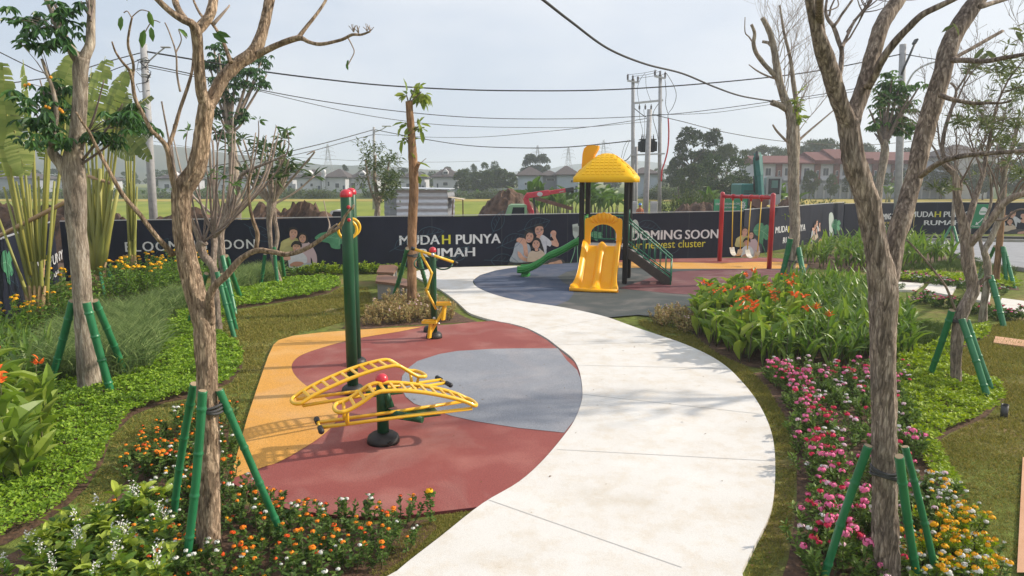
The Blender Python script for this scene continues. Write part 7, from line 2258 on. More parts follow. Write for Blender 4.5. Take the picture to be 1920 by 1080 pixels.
# ------------------------------------------------ leafy tree seen between the limbs of the right foreground tree
b = P(1646, 440, 30); b.z = 0
T = Tree('tree', b, 'small leafy tree seen between the limbs of the right foreground tree', M_bark3, amp=.06)
T.limb([(1642, 470, 16), (1645, 400, 14), (1648, 350, 14), (1655, 310, 14), (1659, 280, 14), (1656, 262, 12)], root=True, n=12)
for (x, y) in ((1640, 250), (1630, 205), (1648, 200), (1660, 170), (1672, 150), (1688, 195), (1705, 180), (1722, 165), (1690, 150), (1655, 240)):
 T.limb([(1657, 275, 7), ((1657 + x) / 2, (270 + y) / 2, 5), (x, y, 2.5)], random.uniform(-.6, .6), thin=True)
for (x, y, rx, ry, n) in ((1665, 225, 24, 26, 60), (1685, 240, 22, 18, 46), (1672, 180, 22, 18, 40), (1660, 160, 20, 12, 20), (1692, 165, 16, 10, 14), (1650, 190, 10, 10, 10), (1700, 200, 18, 12, 14), (1634, 240, 8, 8, 8), (1724, 158, 8, 5, 6), (1706, 235, 12, 8, 10), (1668, 140, 18, 6, 10)):
 T.clump(P(x, y, b.y + random.uniform(-.5, .5)), (rx * MPP(b.y), .5, ry * MPP(b.y)), n, .30, False)
T.done(LF_mid, M_twigd)

# ------------------------------------------------ pruned trees at the left of the lawn
b = G(409, 626)
T = Tree('tree', b, 'gnarled pruned tree with knobbed stump and thin upright shoots, left of the lawn', M_bark2, near=True, amp=.12)
T.limb([(409, 630, 17), (408, 600, 15), (405, 560, 14), (401, 507, 14), (392, 490, 15), (383, 480, 15), (377, 462, 17), (381, 452, 20)], root=True, n=16)
T.limb([(400, 512, 12), (401, 480, 11), (402, 455, 12), (400, 440, 14)], .2, n=12)
for i in range(17):
 x0, y0 = random.choice(((381, 455), (400, 440), (402, 446)))
 x1 = x0 + random.gauss(-10 if i % 2 else 18, 40); y1 = random.uniform(215, 350)
 mx_ = x0 + (x1 - x0) * .7
 T.limb([(x0, y0, 4.5), (mx_, y0 + (y1 - y0) * random.uniform(.2, .5), 3.2), (x1, y1 + (y0 - y1) * .2, 2.4), (x1 + random.gauss(0, 8), y1, 1.5)], random.uniform(-.6, .6), thin=True)
 if i % 2 == 0:
  T.leaves([T.tips[-1][0]] * 2, 'oval', .17, .06, 4, 1.3, 0)
T.limb([(378, 462, 11), (362, 420, 9), (352, 400, 8), (345, 370, 7), (330, 330, 5), (318, 270, 4), (303, 190, 3)], -.3, n=8)
T.done(LF_mid, M_twigd)
FG = 'the gnarled pruned tree'
stake((407, 510), (441, 634), 9.5, b.y - .2, 'green bamboo stake at the front of ' + FG)
stake((413, 514), (444, 618), 9, b.y + .1, 'green bamboo stake slanting right from ' + FG)
stake((387, 513), (349, 611), 9, b.y - .05, 'shaded green bamboo stake slanting left from ' + FG)
b = G(438, 580)
T = Tree('tree', b, 'leaning pruned tree with upright shoots behind the gnarled one', M_bark2, amp=.1)
T.limb([(437, 583, 12), (426, 530, 13), (417, 493, 14), (413, 440, 14), (418, 420, 15), (427, 403, 13), (424, 380, 9)], root=True, n=12)
for i in range(13):
 x1, y1 = 418 + random.gauss(4, 42), random.uniform(210, 360)
 T.limb([(418, 418, 5), (418 + (x1 - 418) * .7, 418 + (y1 - 418) * .4, 4), (x1, y1, 2)], random.uniform(-.6, .6), thin=True)
T.limb([(427, 405, 9), (445, 360, 8), (452, 330, 8), (470, 318, 6), (510, 302, 4), (535, 290, 3)], -.3, n=8)
T.done(None, M_twig)
FG = 'the leaning pruned tree'
stake((417, 480), (442, 590), 9, b.y - .15, 'green bamboo stake at the front of ' + FG)
stake((424, 480), (454, 562), 9, b.y + .1, 'green bamboo stake slanting right from ' + FG)

b = G(445, 480)
T = Tree('tree', b, 'straight trunk with a tall leafy crown behind the pruned trees', M_bark3, amp=.06)
T.limb([(445, 483, 22), (443, 440, 20), (442, 400, 20), (440, 353, 19), (437, 293, 16), (431, 240, 13), (428, 200, 10), (424, 160, 7)], root=True, n=16)
for (x, y) in ((395, 130), (410, 100), (400, 85), (445, 110), (470, 125), (490, 115), (500, 140), (460, 165), (405, 200), (440, 150), (480, 150), (395, 240), (462, 220)):
 T.limb([(430, 250, 6), ((430 + x) / 2, (235 + y) / 2 + 12, 5), (x, y, 3)], random.uniform(-.8, .8), thin=True)
for (x, y, rx, ry, n) in ((402, 88, 18, 9, 12), (398, 118, 22, 12, 18), (425, 125, 24, 16, 30), (490, 112, 20, 12, 18), (470, 135, 24, 16, 26), (450, 155, 24, 14, 22), (490, 155, 16, 12, 12), (410, 150, 18, 14, 16), (430, 185, 24, 14, 18), (455, 215, 18, 14, 12), (405, 215, 16, 14, 12), (415, 250, 20, 12, 12), (398, 175, 12, 10, 8)):
 T.clump(P(x, y, b.y + random.uniform(-.8, .8)), (rx * MPP(b.y), .6, ry * MPP(b.y)), int(n * 1.2), .24, False)
T.done(LF_dark, M_twig)
stake((453, 450), (471, 498), 6.5, b.y - .1, 'green bamboo stake slanting right from the straight trunk with the leafy crown')

# ------------------------------------------------ frangipani and the young leafy tree by the hoarding
b = G(527, 534)
T = Tree('tree', b, 'frangipani with two thin stems and long pointed leaves in front of the hoarding', M_bark2, amp=.08)
T.limb([(527, 537, 11), (519, 510, 9), (511, 477, 9), (506, 440, 9), (505, 410, 11), (509, 385, 17), (512, 372, 14)], root=True, n=12)
T.limb([(512, 482, 8), (520, 445, 8), (516, 415, 8), (513, 392, 11)], .2, n=10)
tp = []
for i in range(24):
 x1, y1 = 512 + random.gauss(4, 34), random.uniform(250, 345)
 T.limb([(510, 385, 5), (510 + (x1 - 510) * .55, 385 + (y1 - 385) * .45, 4), (x1, y1, 3)], random.uniform(-.8, .8), thin=True)
 tp.append(T.tips[-1][0])
T.leaves(tp, 'oval', .36, .10, 10, 1.3, -.25)
T.leaves([P(512 + random.gauss(2, 32), random.uniform(270, 370), b.y + random.uniform(-.6, .6)) for _ in range(16)], 'oval', .32, .09, 5, 1.3, .1)
T.limb([(511, 380, 5), (560, 320, 4), (590, 285, 3), (575, 290, 2)], -.3, thin=True)
T.done(leafmat('frangipani leaf', [(.035, .075, .022), (.07, .12, .035), (.13, .18, .06)], .3, .35, .5), M_twig)
FG = 'the frangipani'
stake((497, 477), (488, 533), 6.5, b.y - .05, 'green bamboo stake on the left of ' + FG)
stake((514, 463), (521, 537), 6.5, b.y - .2, 'green bamboo stake at the front of ' + FG)
stake((527, 478), (534, 526), 6.5, b.y + .1, 'green bamboo stake on the right of ' + FG)
b = G(700, 500)
T = Tree('tree', b, 'young leafy tree on stakes in front of the hoarding, left of the zinc shed', M_bark3, amp=.06)
T.limb([(699, 503, 11), (700, 470, 10), (701, 440, 11), (706, 410, 11), (708, 385, 10), (706, 360, 8), (702, 330, 6), (704, 290, 4)], root=True, n=12)
T.limb([(708, 385, 8), (716, 365, 6), (724, 335, 5), (730, 300, 3)], .4, n=8)
T.limb([(708, 390, 7), (702, 372, 6), (692, 345, 4), (685, 300, 3)], -.4, n=8)
pts_ = []
for (x, y, rx, ry, n) in ((722, 335, 20, 26, 60), (732, 350, 16, 22, 46), (716, 305, 18, 20, 34), (694, 310, 16, 22, 26), (735, 300, 12, 16, 16), (686, 290, 12, 16, 14), (708, 280, 14, 10, 12), (740, 330, 10, 20, 18), (680, 345, 9, 14, 10), (728, 372, 12, 10, 16), (676, 268, 10, 6, 5), (700, 432, 8, 14, 10), (710, 428, 8, 12, 10)):
 for i in range(n):
  pts_.append(P(x + random.gauss(0, rx * .55), y + random.gauss(0, ry * .55), b.y + random.gauss(0, .5)))
T.leaves(pts_, 'diamond', .19, .055, 5, 1.5, .15)
T.done(leafmat('young tree leaf', [(.05, .085, .03), (.09, .13, .05), (.16, .20, .09)], .3, .4, .45), M_twig)
FG = 'the young leafy tree left of the shed'
stake((697, 440), (680, 494), 4.5, b.y - .05, 'thin green stake slanting left from ' + FG)
stake((701, 440), (702, 499), 4.5, b.y - .15, 'thin green stake at the front of ' + FG)
stake((705, 440), (719, 497), 4.5, b.y + .05, 'thin green stake slanting right from ' + FG)

# ------------------------------------------------ traveller's palms at the far left
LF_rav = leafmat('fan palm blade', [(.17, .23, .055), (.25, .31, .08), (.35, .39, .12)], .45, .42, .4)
LF_ravd = leafmat('shaded fan palm blade', [(.10, .14, .05), (.16, .20, .07), (.22, .25, .09)], .45, .42, .4)  # darker copy of the blade colour, with shade put into it
M_pet = pm('yellow green leaf stalk', (.33, .31, .07), (.20, .23, .045), 3, .5, stretch=(1, 1, .2))
M_sheath = pm('straw leaf sheath', (.40, .27, .12), (.30, .20, .09), 4, .7, stretch=(1, 1, .2))
def torn_leaf(mb, A, B, wd, droop=.12, mat=0, tear=.5):
 """a big blade split along its veins: strips on both sides of the midrib"""
 A, B = Vector(A), Vector(B)
 ax = B - A; L = ax.length; ax.normalize()
 face_ = Vector((random.uniform(-.75, .75), -1, random.uniform(-.1, .5)))
 s = ax.cross(face_).normalized(); nrm = s.cross(ax).normalized()
 n = 26
 mid = lambda q: A + ax * L * q + nrm * (droop * L * math.sin(math.pi * q) * .4) - Vector((0, 0, droop * L * q * q))
 tearsag = {1: -.05, -1: -.05}
 for k in range(n):
  q0, q1 = k / n, (k + 1) / n
  wq = lambda q: wd * math.sin(math.pi * (.10 + .86 * q)) ** .55
  for sd in (-1, 1):
   gap = -.002 if random.random() > tear * .42 else random.uniform(.15, .5) / n
   sag = tearsag[sd] = (tearsag[sd] if random.random() > .22 else random.gauss(-.06, .10))
   sh = .10 * wd
   p0, p1 = mid(q0), mid(q1 - gap)
   e0 = p0 + s * sd * wq(q0) + ax * sh + nrm * (sag * wd) - Vector((0, 0, .10 * wd))
   e1 = p1 + s * sd * wq(q1) * random.uniform(.74, 1.0) + ax * sh + nrm * (sag * wd) - Vector((0, 0, .10 * wd))
   m0, m1 = (p0 + e0) / 2 + nrm * .06 * wd, (p1 + e1) / 2 + nrm * .06 * wd
   mb.add([tuple(p0), tuple(p1), tuple(m1), tuple(m0), tuple(e1), tuple(e0)], [[0, 1, 2, 3], [3, 2, 4, 5]], mat, True)

def rav(base, label, petioles, leaves_, sheath_w, zb=.1, fan=.06):
 t = thing('fan_palm', base, label, 'palm')
 mb = MB()
 for i, (x1, y1, w) in enumerate(petioles):
  q = i / max(1, len(petioles) - 1) - .5
  a = base + Vector((q * fan * 2, .04 * (i % 3), zb))
  e = P(x1, y1, base.y + random.uniform(-.25, .25))
  m_ = a.lerp(e, .5) + Vector((0, 0, .0))
  mb.tube([a, a.lerp(e, .25), m_, e], [w * .80 * MPP(base.y), w * .62 * MPP(base.y), w * .42 * MPP(base.y), w * .26 * MPP(base.y)], 8)
 obj('leaf_stalks', mb, M_pet, t)
 mb, md = MB(), MB()
 mr = MB()
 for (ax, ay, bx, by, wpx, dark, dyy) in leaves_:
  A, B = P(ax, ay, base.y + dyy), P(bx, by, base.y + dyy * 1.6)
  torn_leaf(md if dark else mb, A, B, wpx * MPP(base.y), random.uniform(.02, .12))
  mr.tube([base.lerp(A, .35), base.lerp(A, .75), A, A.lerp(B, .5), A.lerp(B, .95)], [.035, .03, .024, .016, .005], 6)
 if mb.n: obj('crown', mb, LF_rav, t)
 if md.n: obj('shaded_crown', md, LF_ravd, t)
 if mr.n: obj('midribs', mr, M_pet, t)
 mb = MB()
 for i in range(9):
  q = i / 8 - .5
  mb.tube([base + Vector((q * .18, -.05 + .1 * (i % 2), -.1)), base + Vector((q * sheath_w * .7, -.06 + .12 * (i % 2), .38)), base + Vector((q * sheath_w * 1.3, -.05 + .1 * (i % 2), .85))], [.09, .065, .02], 7)
 if zb > .3:
  mb.tube([base + Vector((0, 0, -.1)), base + Vector((0, 0, zb * .6)), base + Vector((0, 0, zb * 1.05))], [.13, .15, .14], 14)
 obj('sheath', mb, M_sheath, t)
 return t
b = G(75, 612)
rav(b, "fan palm with long yellow green leaf stalks at the left edge",
 [(-2, 410, 7), (7, 350, 7), (30, 340, 7), (55, 345, 6), (72, 330, 7), (102, 340, 7)],
 [(22, 330, 4, 108, 24, 0, -.2), (62, 260, 42, 104, 23, 0, .2), (95, 250, 142, 74, 24, 0, .4), (85, 300, 100, 190, 22, 0, .6), (28, 245, 45, 318, 22, 0, -.5), (60, 255, 75, 285, 19, 1, .3), (15, 330, -30, 190, 22, 0, .2), (120, 260, 128, 140, 21, 1, .5), (45, 300, 20, 180, 22, 1, .5), (5, 260, -20, 90, 22, 0, .4), (92, 240, 105, 130, 19, 0, .1)], .34, .1, .05)
b = G(185, 550)
rav(b, 'fan palm with a broad braided stalk base behind the straight grey tree',
 [(140, 352, 12), (152, 335, 12), (164, 325, 12), (176, 318, 12), (188, 316, 12), (200, 322, 12), (212, 332, 12), (222, 352, 12)],
 [(170, 240, 199, 98, 24, 0, -.1), (195, 255, 240, 114, 25, 0, .2), (150, 240, 120, 105, 19, 0, .3), (215, 235, 285, 175, 16, 1, .4), (225, 230, 280, 290, 17, 1, .1), (205, 265, 250, 292, 16, 1, -.3), (220, 260, 222, 140, 21, 1, .4), (160, 250, 172, 120, 21, 1, .5), (180, 260, 160, 175, 19, 0, -.2)], .46, .50, .05)
b = P(246, 500, 20.2); b.z = 0
rav(b, 'slender fan palm between the braided fan palm and the left utility pole',
 [(236, 350, 5), (243, 340, 5), (250, 340, 5), (257, 350, 5)],
 [(245, 290, 262, 190, 15, 1, .2), (235, 285, 215, 180, 15, 0, .1), (252, 285, 288, 230, 15, 1, -.2), (240, 290, 240, 160, 15, 0, -.1)], .26, .1, .035)
M_tan = pm('tan bamboo pole', (.46, .30, .17), (.36, .23, .13), 6, .55)
for a_, b_, w_, Y_, lb in (((-6, 445), (123, 379), 8, 14.3, 'tan bamboo pole tied across the left fan palm'), ((78, 520), (86, 352), 9, 14.9, 'upright tan bamboo pole standing in the left fan palm'), ((165, 330), (212, 345), 6, 18.4, 'short tan bamboo pole tied across the braided fan palm')):
 A, B = P(*a_, Y_), P(*b_, Y_)
 mb = MB(); ps, rs = resample([A, B], [w_ / 2 * MPP(Y_)] * 2, .02)
 rs = rs * (1 + .14 * (np.abs(((np.arange(len(rs)) * .02) % .36) - .18) < .012))
 mb.tube(ps, rs, 9)
 tag(obj('bamboo_pole', mb, M_tan, origin=(A + B) / 2), lb, 'pole')
for i, (tp_, bt, lb) in enumerate((((53, 540), (80, 612), 'green bamboo stake leaning on the front of the left fan palm'), ((47, 585), (36, 606), 'short green bamboo stake on the left of the left fan palm'), ((100, 575), (116, 600), 'green bamboo stake on the right of the left fan palm'),
         ((188, 512), (199, 562), 'green bamboo stake at the front of the braided fan palm'), ((204, 510), (222, 556), 'green bamboo stake slanting right from the braided fan palm'))):
 stake(tp_, bt, 7.5 if i < 3 else 6, (14.3 if i < 3 else 18.2), lb)
# ================================================================ PLANTING
LP = {
 'cover': leafmat('ground cover leaf', [(0.126, 0.227, 0.020), (0.205, 0.344, 0.028), (0.331, 0.476, 0.043)], .3, .5, .3),
 'lime': leafmat('lime ground cover leaf', [(0.175, 0.272, 0.019), (0.280, 0.383, 0.027), (0.403, 0.493, 0.043)], .3, .5, .3),
 'grass': leafmat('fountain grass blade', [(0.158, 0.238, 0.085), (0.249, 0.344, 0.133), (0.367, 0.452, 0.189)], .3, .6, .2),
 'lawn': leafmat('lawn blade', [(0.157, 0.150, 0.033), (0.232, 0.233, 0.051), (0.358, 0.290, 0.089)], .25, .7, .15),
 'lantana': leafmat('lantana leaf', [(0.053, 0.102, 0.022), (0.095, 0.168, 0.032), (0.168, 0.253, 0.046)], .25, .55, .25),
 'penta': leafmat('pentas leaf', [(0.079, 0.143, 0.032), (0.137, 0.220, 0.045), (0.227, 0.315, 0.071)], .25, .5, .3),
 'canna': leafmat('canna leaf', [(.13, .22, .035), (.21, .31, .045), (.32, .39, .07), (.16, .27, .04)], .4, .4, .4),
 'strap': leafmat('heliconia leaf', [(.075, .15, .025), (.125, .22, .035), (.22, .31, .055), (.09, .17, .03)], .35, .4, .4),
 'shrub': leafmat('yellow shrub leaf', [(0.078, 0.165, 0.022), (0.132, 0.252, 0.033), (0.237, 0.356, 0.045)], .3, .45, .35),
 'varieg': leafmat('yellow green shrub leaf', [(0.079, 0.162, 0.027), (0.158, 0.272, 0.041), (0.385, 0.459, 0.061), (0.105, 0.204, 0.034)], .3, .45, .35),
 'copper': leafmat('dusty copper leaf', [(0.302, 0.196, 0.093), (0.443, 0.321, 0.155), (0.343, 0.339, 0.124), (0.575, 0.428, 0.265)], .3, .6, .2),
 'mondo': leafmat('mondo grass blade', [(0.052, 0.093, 0.022), (0.088, 0.145, 0.030), (0.140, 0.196, 0.047)], .2, .5, .3),
}
PC = lambda n, a, b_=None: pm(n, a, b_ or tuple(x * .8 for x in a), 30, .6, spec=.2)
FC = {
 'orange': PC('orange petal', (.80, .17, .012), (.85, .30, .02)), 'red': PC('red orange petal', (.72, .06, .015), (.78, .15, .02)), 'white': PC('white petal', (.74, .74, .70)),
 'yellow': PC('yellow petal', (.80, .46, .01), (.80, .34, .01)), 'pink': PC('pink petal', (.74, .10, .26), (.78, .22, .40)), 'hot': PC('crimson petal', (.60, .02, .07), (.66, .05, .12)),
 'pale': PC('pale pink petal', (.72, .44, .52), (.70, .56, .60)), 'lilac': PC('lilac petal', (.50, .22, .55)), 'canna': PC('canna petal', (.86, .12, .018), (.88, .20, .03)), 'brown': PC('dry flower spike', (.24, .06, .045)),
}
M_stem = pm('plant stem', (.07, .09, .03), (.12, .10, .05), 8, .7)

def puff(c, r, n=16):
 """a flower head: a little dome of separate florets"""
 mb = MB()
 d = rdir(n, -.1, 1)
 for k in range(n):
  p = np.array(c) + d[k] * np.array([r, r, r * .6])
  a = rng.uniform(0, 6.28); s = r * .42
  t1 = np.cross(d[k], [0.3, 0.2, 1]); t1 /= np.linalg.norm(t1) + 1e-9; t2 = np.cross(d[k], t1)
  v = [p + d[k] * s * .15] + [p + (t1 * math.cos(a + q * 1.2566) + t2 * math.sin(a + q * 1.2566)) * s for q in range(5)]
  mb.add(v, [[0, 1, 2], [0, 2, 3], [0, 3, 4], [0, 4, 5], [0, 5, 1]])
 mb.ball(c, r * .55, 6, s=(1, 1, .6))
 return mb

def bushy(name, label, cat, w, h, n, kind, L, Wd, leafm, flowers=(), fr=.019, up=.5, spikes=0):
 t = thing(name, (0, 0, 0), label, cat)
 st = MB(); pos, d, tops = [], [], []
 ns = max(7, n // 26)
 for i in range(ns):
  a = rng.uniform(0, 6.283); rr = w / 2 * math.sqrt(rng.uniform(0, 1)); hh = h * (1 - .45 * (rr / (w / 2)) ** 2) * rng.uniform(.72, 1.08)
  tip = np.array([rr * math.cos(a), rr * math.sin(a), hh]); base = np.array([tip[0] * .35, tip[1] * .35, -.02])
  mid = (base + tip) / 2 + np.array([tip[0] * .15, tip[1] * .15, 0])
  st.tube([base, mid, tip], [.006, .0045, .002], 4, caps=False)
  tops.append(tip)
  m = n // ns
  for k in range(m):
   q = rng.uniform(.22, 1.0) ** .8
   p = base * (1 - q) ** 2 + 2 * mid * q * (1 - q) + tip * q * q
   v = rdir(1, -.3, .7)[0]; v = v + np.array([tip[0], tip[1], 0]) * .6 / max(.05, w)
   v[2] += up * q
   pos.append(p + rng.normal(0, .008, 3)); d.append(v)
 obj('stem', st, M_stem, t)
 mb = MB(); put_leaves(mb, kind, pos, d, L * rng.uniform(.6, 1.25, len(pos)), Wd * rng.uniform(.7, 1.2, len(pos)), roll=.4); obj('foliage', mb, leafm, t)
 tops.sort(key=lambda q: -q[2])
 j = 0
 for fm, cnt in flowers:
  for k in range(cnt):
   c = np.array(tops[j % len(tops)]) + np.array([0, 0, .012]) + (rng.normal(0, w * .10, 3) * np.array([1, 1, .2]) if j >= len(tops) else 0)
   j += 1
   obj('flower', puff(c, fr * rng.uniform(.75, 1.25)), FC[fm], t)
 for k in range(spikes):                       # upright white flower spikes
  c = np.array(tops[k]); mb = MB()
  hh = rng.uniform(.10, .17)
  mb.tube([c, c + np.array([rng.normal(0, .01), rng.normal(0, .01), hh])], [.003, .0015], 4)
  pp = c + np.stack([rng.normal(0, .016, 26), rng.normal(0, .016, 26), rng.uniform(.01, hh, 26)], 1)
  put_leaves(mb, 'diamond', pp, rdir(26, -.2, .8), .022, .014, mat=1, roll=.8)
  obj('flower_spike', mb, [M_stem, FC['white']], t)
 return t

def canna_p(label, h=.85, n=9, flower=True, narrow=False):
 t = thing('canna_plant' if not narrow else 'heliconia_plant', (0, 0, 0), label, 'plant')
 st = MB(); pos, d, L = [], [], []
 k = 3
 for i in range(k):
  a = i * 2.1 + rng.uniform(0, 1); r = rng.uniform(.03, .10)
  b0 = np.array([r * math.cos(a), r * math.sin(a), -.03]); hh = h * rng.uniform(.75, 1.0)
  top = b0 + np.array([rng.normal(0, .05), rng.normal(0, .05), hh * .82])
  st.tube([b0, (b0 + top) / 2, top], [.012, .010, .005], 6)
  m = n // k + 1
  for j in range(m):
   q = .12 + .8 * j / m
   p = b0 + (top - b0) * q
   az = a + j * 2.6 + rng.normal(0, .4); el = rng.uniform(.75, 1.35) if not narrow else rng.uniform(.9, 1.45)
   pos.append(p); d.append((math.cos(az) * math.cos(el), math.sin(az) * math.cos(el), math.sin(el)))
   L.append(h * rng.uniform(.42, .62) * (1 - .25 * q) if not narrow else h * rng.uniform(.6, .95) * (1 - .25 * q))
  if flower and i == 0:
   ft = top + np.array([0, 0, h * .26])
   st.tube([top, ft], [.006, .004], 5)
   fb = MB()
   put_leaves(fb, 'oval', [ft + rng.normal(0, .022, 3) for _ in range(9)], rdir(9, -.1, 1), .085 * rng.uniform(.7, 1.2, 9), .05, roll=.6, bend=1.5)
   obj('flower', fb, FC['canna'], t)
 obj('stem', st, M_stem, t)
 L = np.array(L)
 mb = MB(); put_leaves(mb, 'broad' if not narrow else 'strap', pos, d, L, L * (.32 if not narrow else .135), roll=.25, bend=1.5 if not narrow else 1.2)
 obj('foliage', mb, LP['canna' if not narrow else 'strap'], t)
 return t

class Kind:
 """copies of a few prototypes set out over a bed; the prototypes themselves are the first plants"""
 def __init__(self, protos):
  self.p, self.k = protos, 0
 def put(self, x, y, label, group, s=1.0, z=0.0, which=None):
  i = which if which is not None else int(rng.integers(len(self.p)))
  pt = self.p[i]
  if not pt.get('_placed'):
   pt['_placed'] = 1; o = pt
  else:
   o = dup(pt, (0, 0, 0))
  o.location = (x, y, z); o.rotation_euler = (0, 0, float(rng.uniform(0, 6.28))); o.scale = (s, s, s * float(rng.uniform(.9, 1.12)))
  o['label'] = label; o['group'] = group
  return o
 def bed(self, poly, n, label, group, s=(.8, 1.2), gap=.12, which=None):
  pts = []
  for q in sample(poly, n * 14):
   if len(pts) >= n: break
   if all((q[0] - a[0]) ** 2 + (q[1] - a[1]) ** 2 > gap * gap for a in pts):
    pts.append(q)
  for q in pts:
   w = None if which is None else int(rng.choice(which))
   self.put(q[0], q[1], label, group, float(rng.uniform(*s)), which=w)

def gp(pix):
 return [(p.x, p.y) for p in (G(a, b_) for a, b_ in pix)]

def soil(pix, z=.006):
 sheet('soil_bed', [G(a, b_) for a, b_ in pix], z, M_soil)

# ---------------------------------------------------------------- carpets nobody could count
def carpet(name, pix, dens, L, Wd, h, mat, cap=60000, kind='diamond', lump=1.0, label=None):
 poly = gp(pix)
 n = int(min(cap, area(poly) * dens))
 q = sample(poly, n)
 # nearer plants get more leaves than far ones
 dist = np.hypot(q[:, 0], q[:, 1]); keep = rng.uniform(0, 1, n) < np.clip((9.0 / dist) ** 1.0, .28, 1)
 q = q[keep]; n = len(q); dist = dist[keep]
 hum = np.array([.72 + .5 * lump * mnoise.noise(Vector((x * 1.7, y * 1.7, 3.3))) + .45 * lump * mnoise.noise(Vector((x * 6, y * 6, 1.3))) for x, y in q])
 z = h * np.clip(hum, .15, 1.3) * rng.uniform(.45, 1.0, n) ** .6
 pos = np.stack([q[:, 0], q[:, 1], z], 1)
 d = rdir(n, -.15, .75)
 sc = np.clip((dist / 9.0) ** .5, .9, 1.7)
 mb = MB(); put_leaves(mb, kind, pos, d, L * sc * rng.uniform(.6, 1.3, n), Wd * sc * rng.uniform(.7, 1.2, n), roll=.55)
 o = obj(name, mb, mat, origin=(float(q[:, 0].mean()), float(q[:, 1].mean()), 0)); o['kind'] = 'stuff'
 if label: o['label'] = label
 return o

GC1 = [(-20, 1030), (10, 1022), (85, 980), (125, 950), (162, 916), (193, 868), (208, 820), (250, 779), (310, 755), (367, 745), (433, 718), (454, 690), (455, 668), (434, 640), (405, 622), (352, 606), (322, 600), (300, 640), (286, 668), (240, 712), (200, 716), (120, 724), (60, 745), (-20, 790), (-60, 900)]
GC2 = [(405, 622), (443, 580), (490, 573), (533, 566), (580, 558), (617, 550), (638, 538), (634, 524), (590, 523), (533, 528), (480, 540), (448, 548), (400, 566), (340, 585), (330, 600), (360, 606)]
soil([(-60, 1035)] + GC1[1:]); soil(GC2, .0075)
carpet('ground_cover', GC1, 4200, .044, .029, .155, LP['cover'], 120000, label='dense bright green ground cover along the left of the lawn')
carpet('ground_cover', GC2, 2600, .05, .034, .15, LP['cover'], 40000, label='bright green ground cover in front of the frangipani')

def tufts(name, pix, n, h, mat, blades=46, wd=.006, spread=.75, label=None, curve=1.5):
 poly = gp(pix); c = sample(poly, n)
 pos, d, L = [], [], []
 for x, y in c:
  for k in range(blades):
   a = rng.uniform(0, 6.283); s = abs(rng.normal(0, spread * .5))
   pos.append((x + rng.normal(0, .04), y + rng.normal(0, .04), .0)); d.append((math.cos(a) * s, math.sin(a) * s, 1)); L.append(h * rng.uniform(.6, 1.15))
 mb = MB(); L = np.array(L); put_leaves(mb, 'strap', pos, d, L, wd * rng.uniform(.7, 1.3, len(L)), roll=.8, bend=curve)
 o = obj(name, mb, mat, origin=(*c.mean(0), 0)); o['kind'] = 'stuff'
 if label: o['label'] = label
FGR = [(90, 722), (150, 718), (230, 714), (285, 690), (300, 655), (296, 622), (300, 606), (240, 600), (190, 612), (130, 640), (90, 680)]
soil(FGR, .008)
tufts('fountain_grass', FGR, 190, .66, LP['grass'], 60, .005, 1.0, 'hazy tufts of fine fountain grass behind the straight grey tree')
tufts('fountain_grass', [(250, 600), (330, 596), (372, 572), (380, 560), (340, 562), (270, 580)], 70, .55, LP['grass'], 46, .006, 1.0, 'fine grass behind the forked left tree')
tufts('fountain_grass', [(410, 556), (470, 540), (525, 524), (528, 514), (470, 520), (415, 540)], 80, .55, LP['grass'], 40, .007, 1.0, 'fine grass at the foot of the frangipani')
tufts('mondo_grass', [(1660, 668), (1745, 652), (1790, 640), (1760, 615), (1690, 610), (1650, 640)], 150, .22, LP['mondo'], 34, .008, 1.1, 'dark low grass left of the crooked tree')
tufts('mondo_grass', [(1690, 800), (1700, 700), (1720, 690), (1745, 730), (1725, 780)], 40, .16, LP['mondo'], 34, .006, 1.1, 'dark low grass beside the lime ground cover')
tufts('mondo_grass', [(1690, 515), (1760, 512), (1830, 508), (1905, 520), (1905, 508), (1830, 490), (1760, 494), (1690, 500)], 120, .24, LP['mondo'], 24, .012, 1.0, 'dark low grass along the road kerb')

LM = [(1690, 770), (1682, 700), (1690, 662), (1745, 655), (1790, 632), (1850, 612), (1856, 630), (1800, 655), (1778, 690), (1800, 715), (1868, 722), (1884, 748), (1850, 782), (1782, 812), (1748, 836), (1770, 870), (1806, 930), (1780, 945), (1752, 905), (1722, 850), (1700, 800)]
soil(LM, .0065)
carpet('ground_cover', LM, 4200, .046, .032, .15, LP['lime'], 90000, label='lime green ground cover around the crooked brown tree')
carpet('ground_cover', [(1690, 520), (1750, 516), (1830, 520), (1905, 530), (1912, 545), (1840, 540), (1760, 530), (1690, 530)], 900, .07, .05, .16, LP['lime'], 20000, label='lime green ground cover beyond the stepping slabs')
soil([(1690, 522), (1750, 516), (1830, 520), (1905, 530), (1912, 545), (1840, 540), (1760, 532), (1690, 530)], .0065)

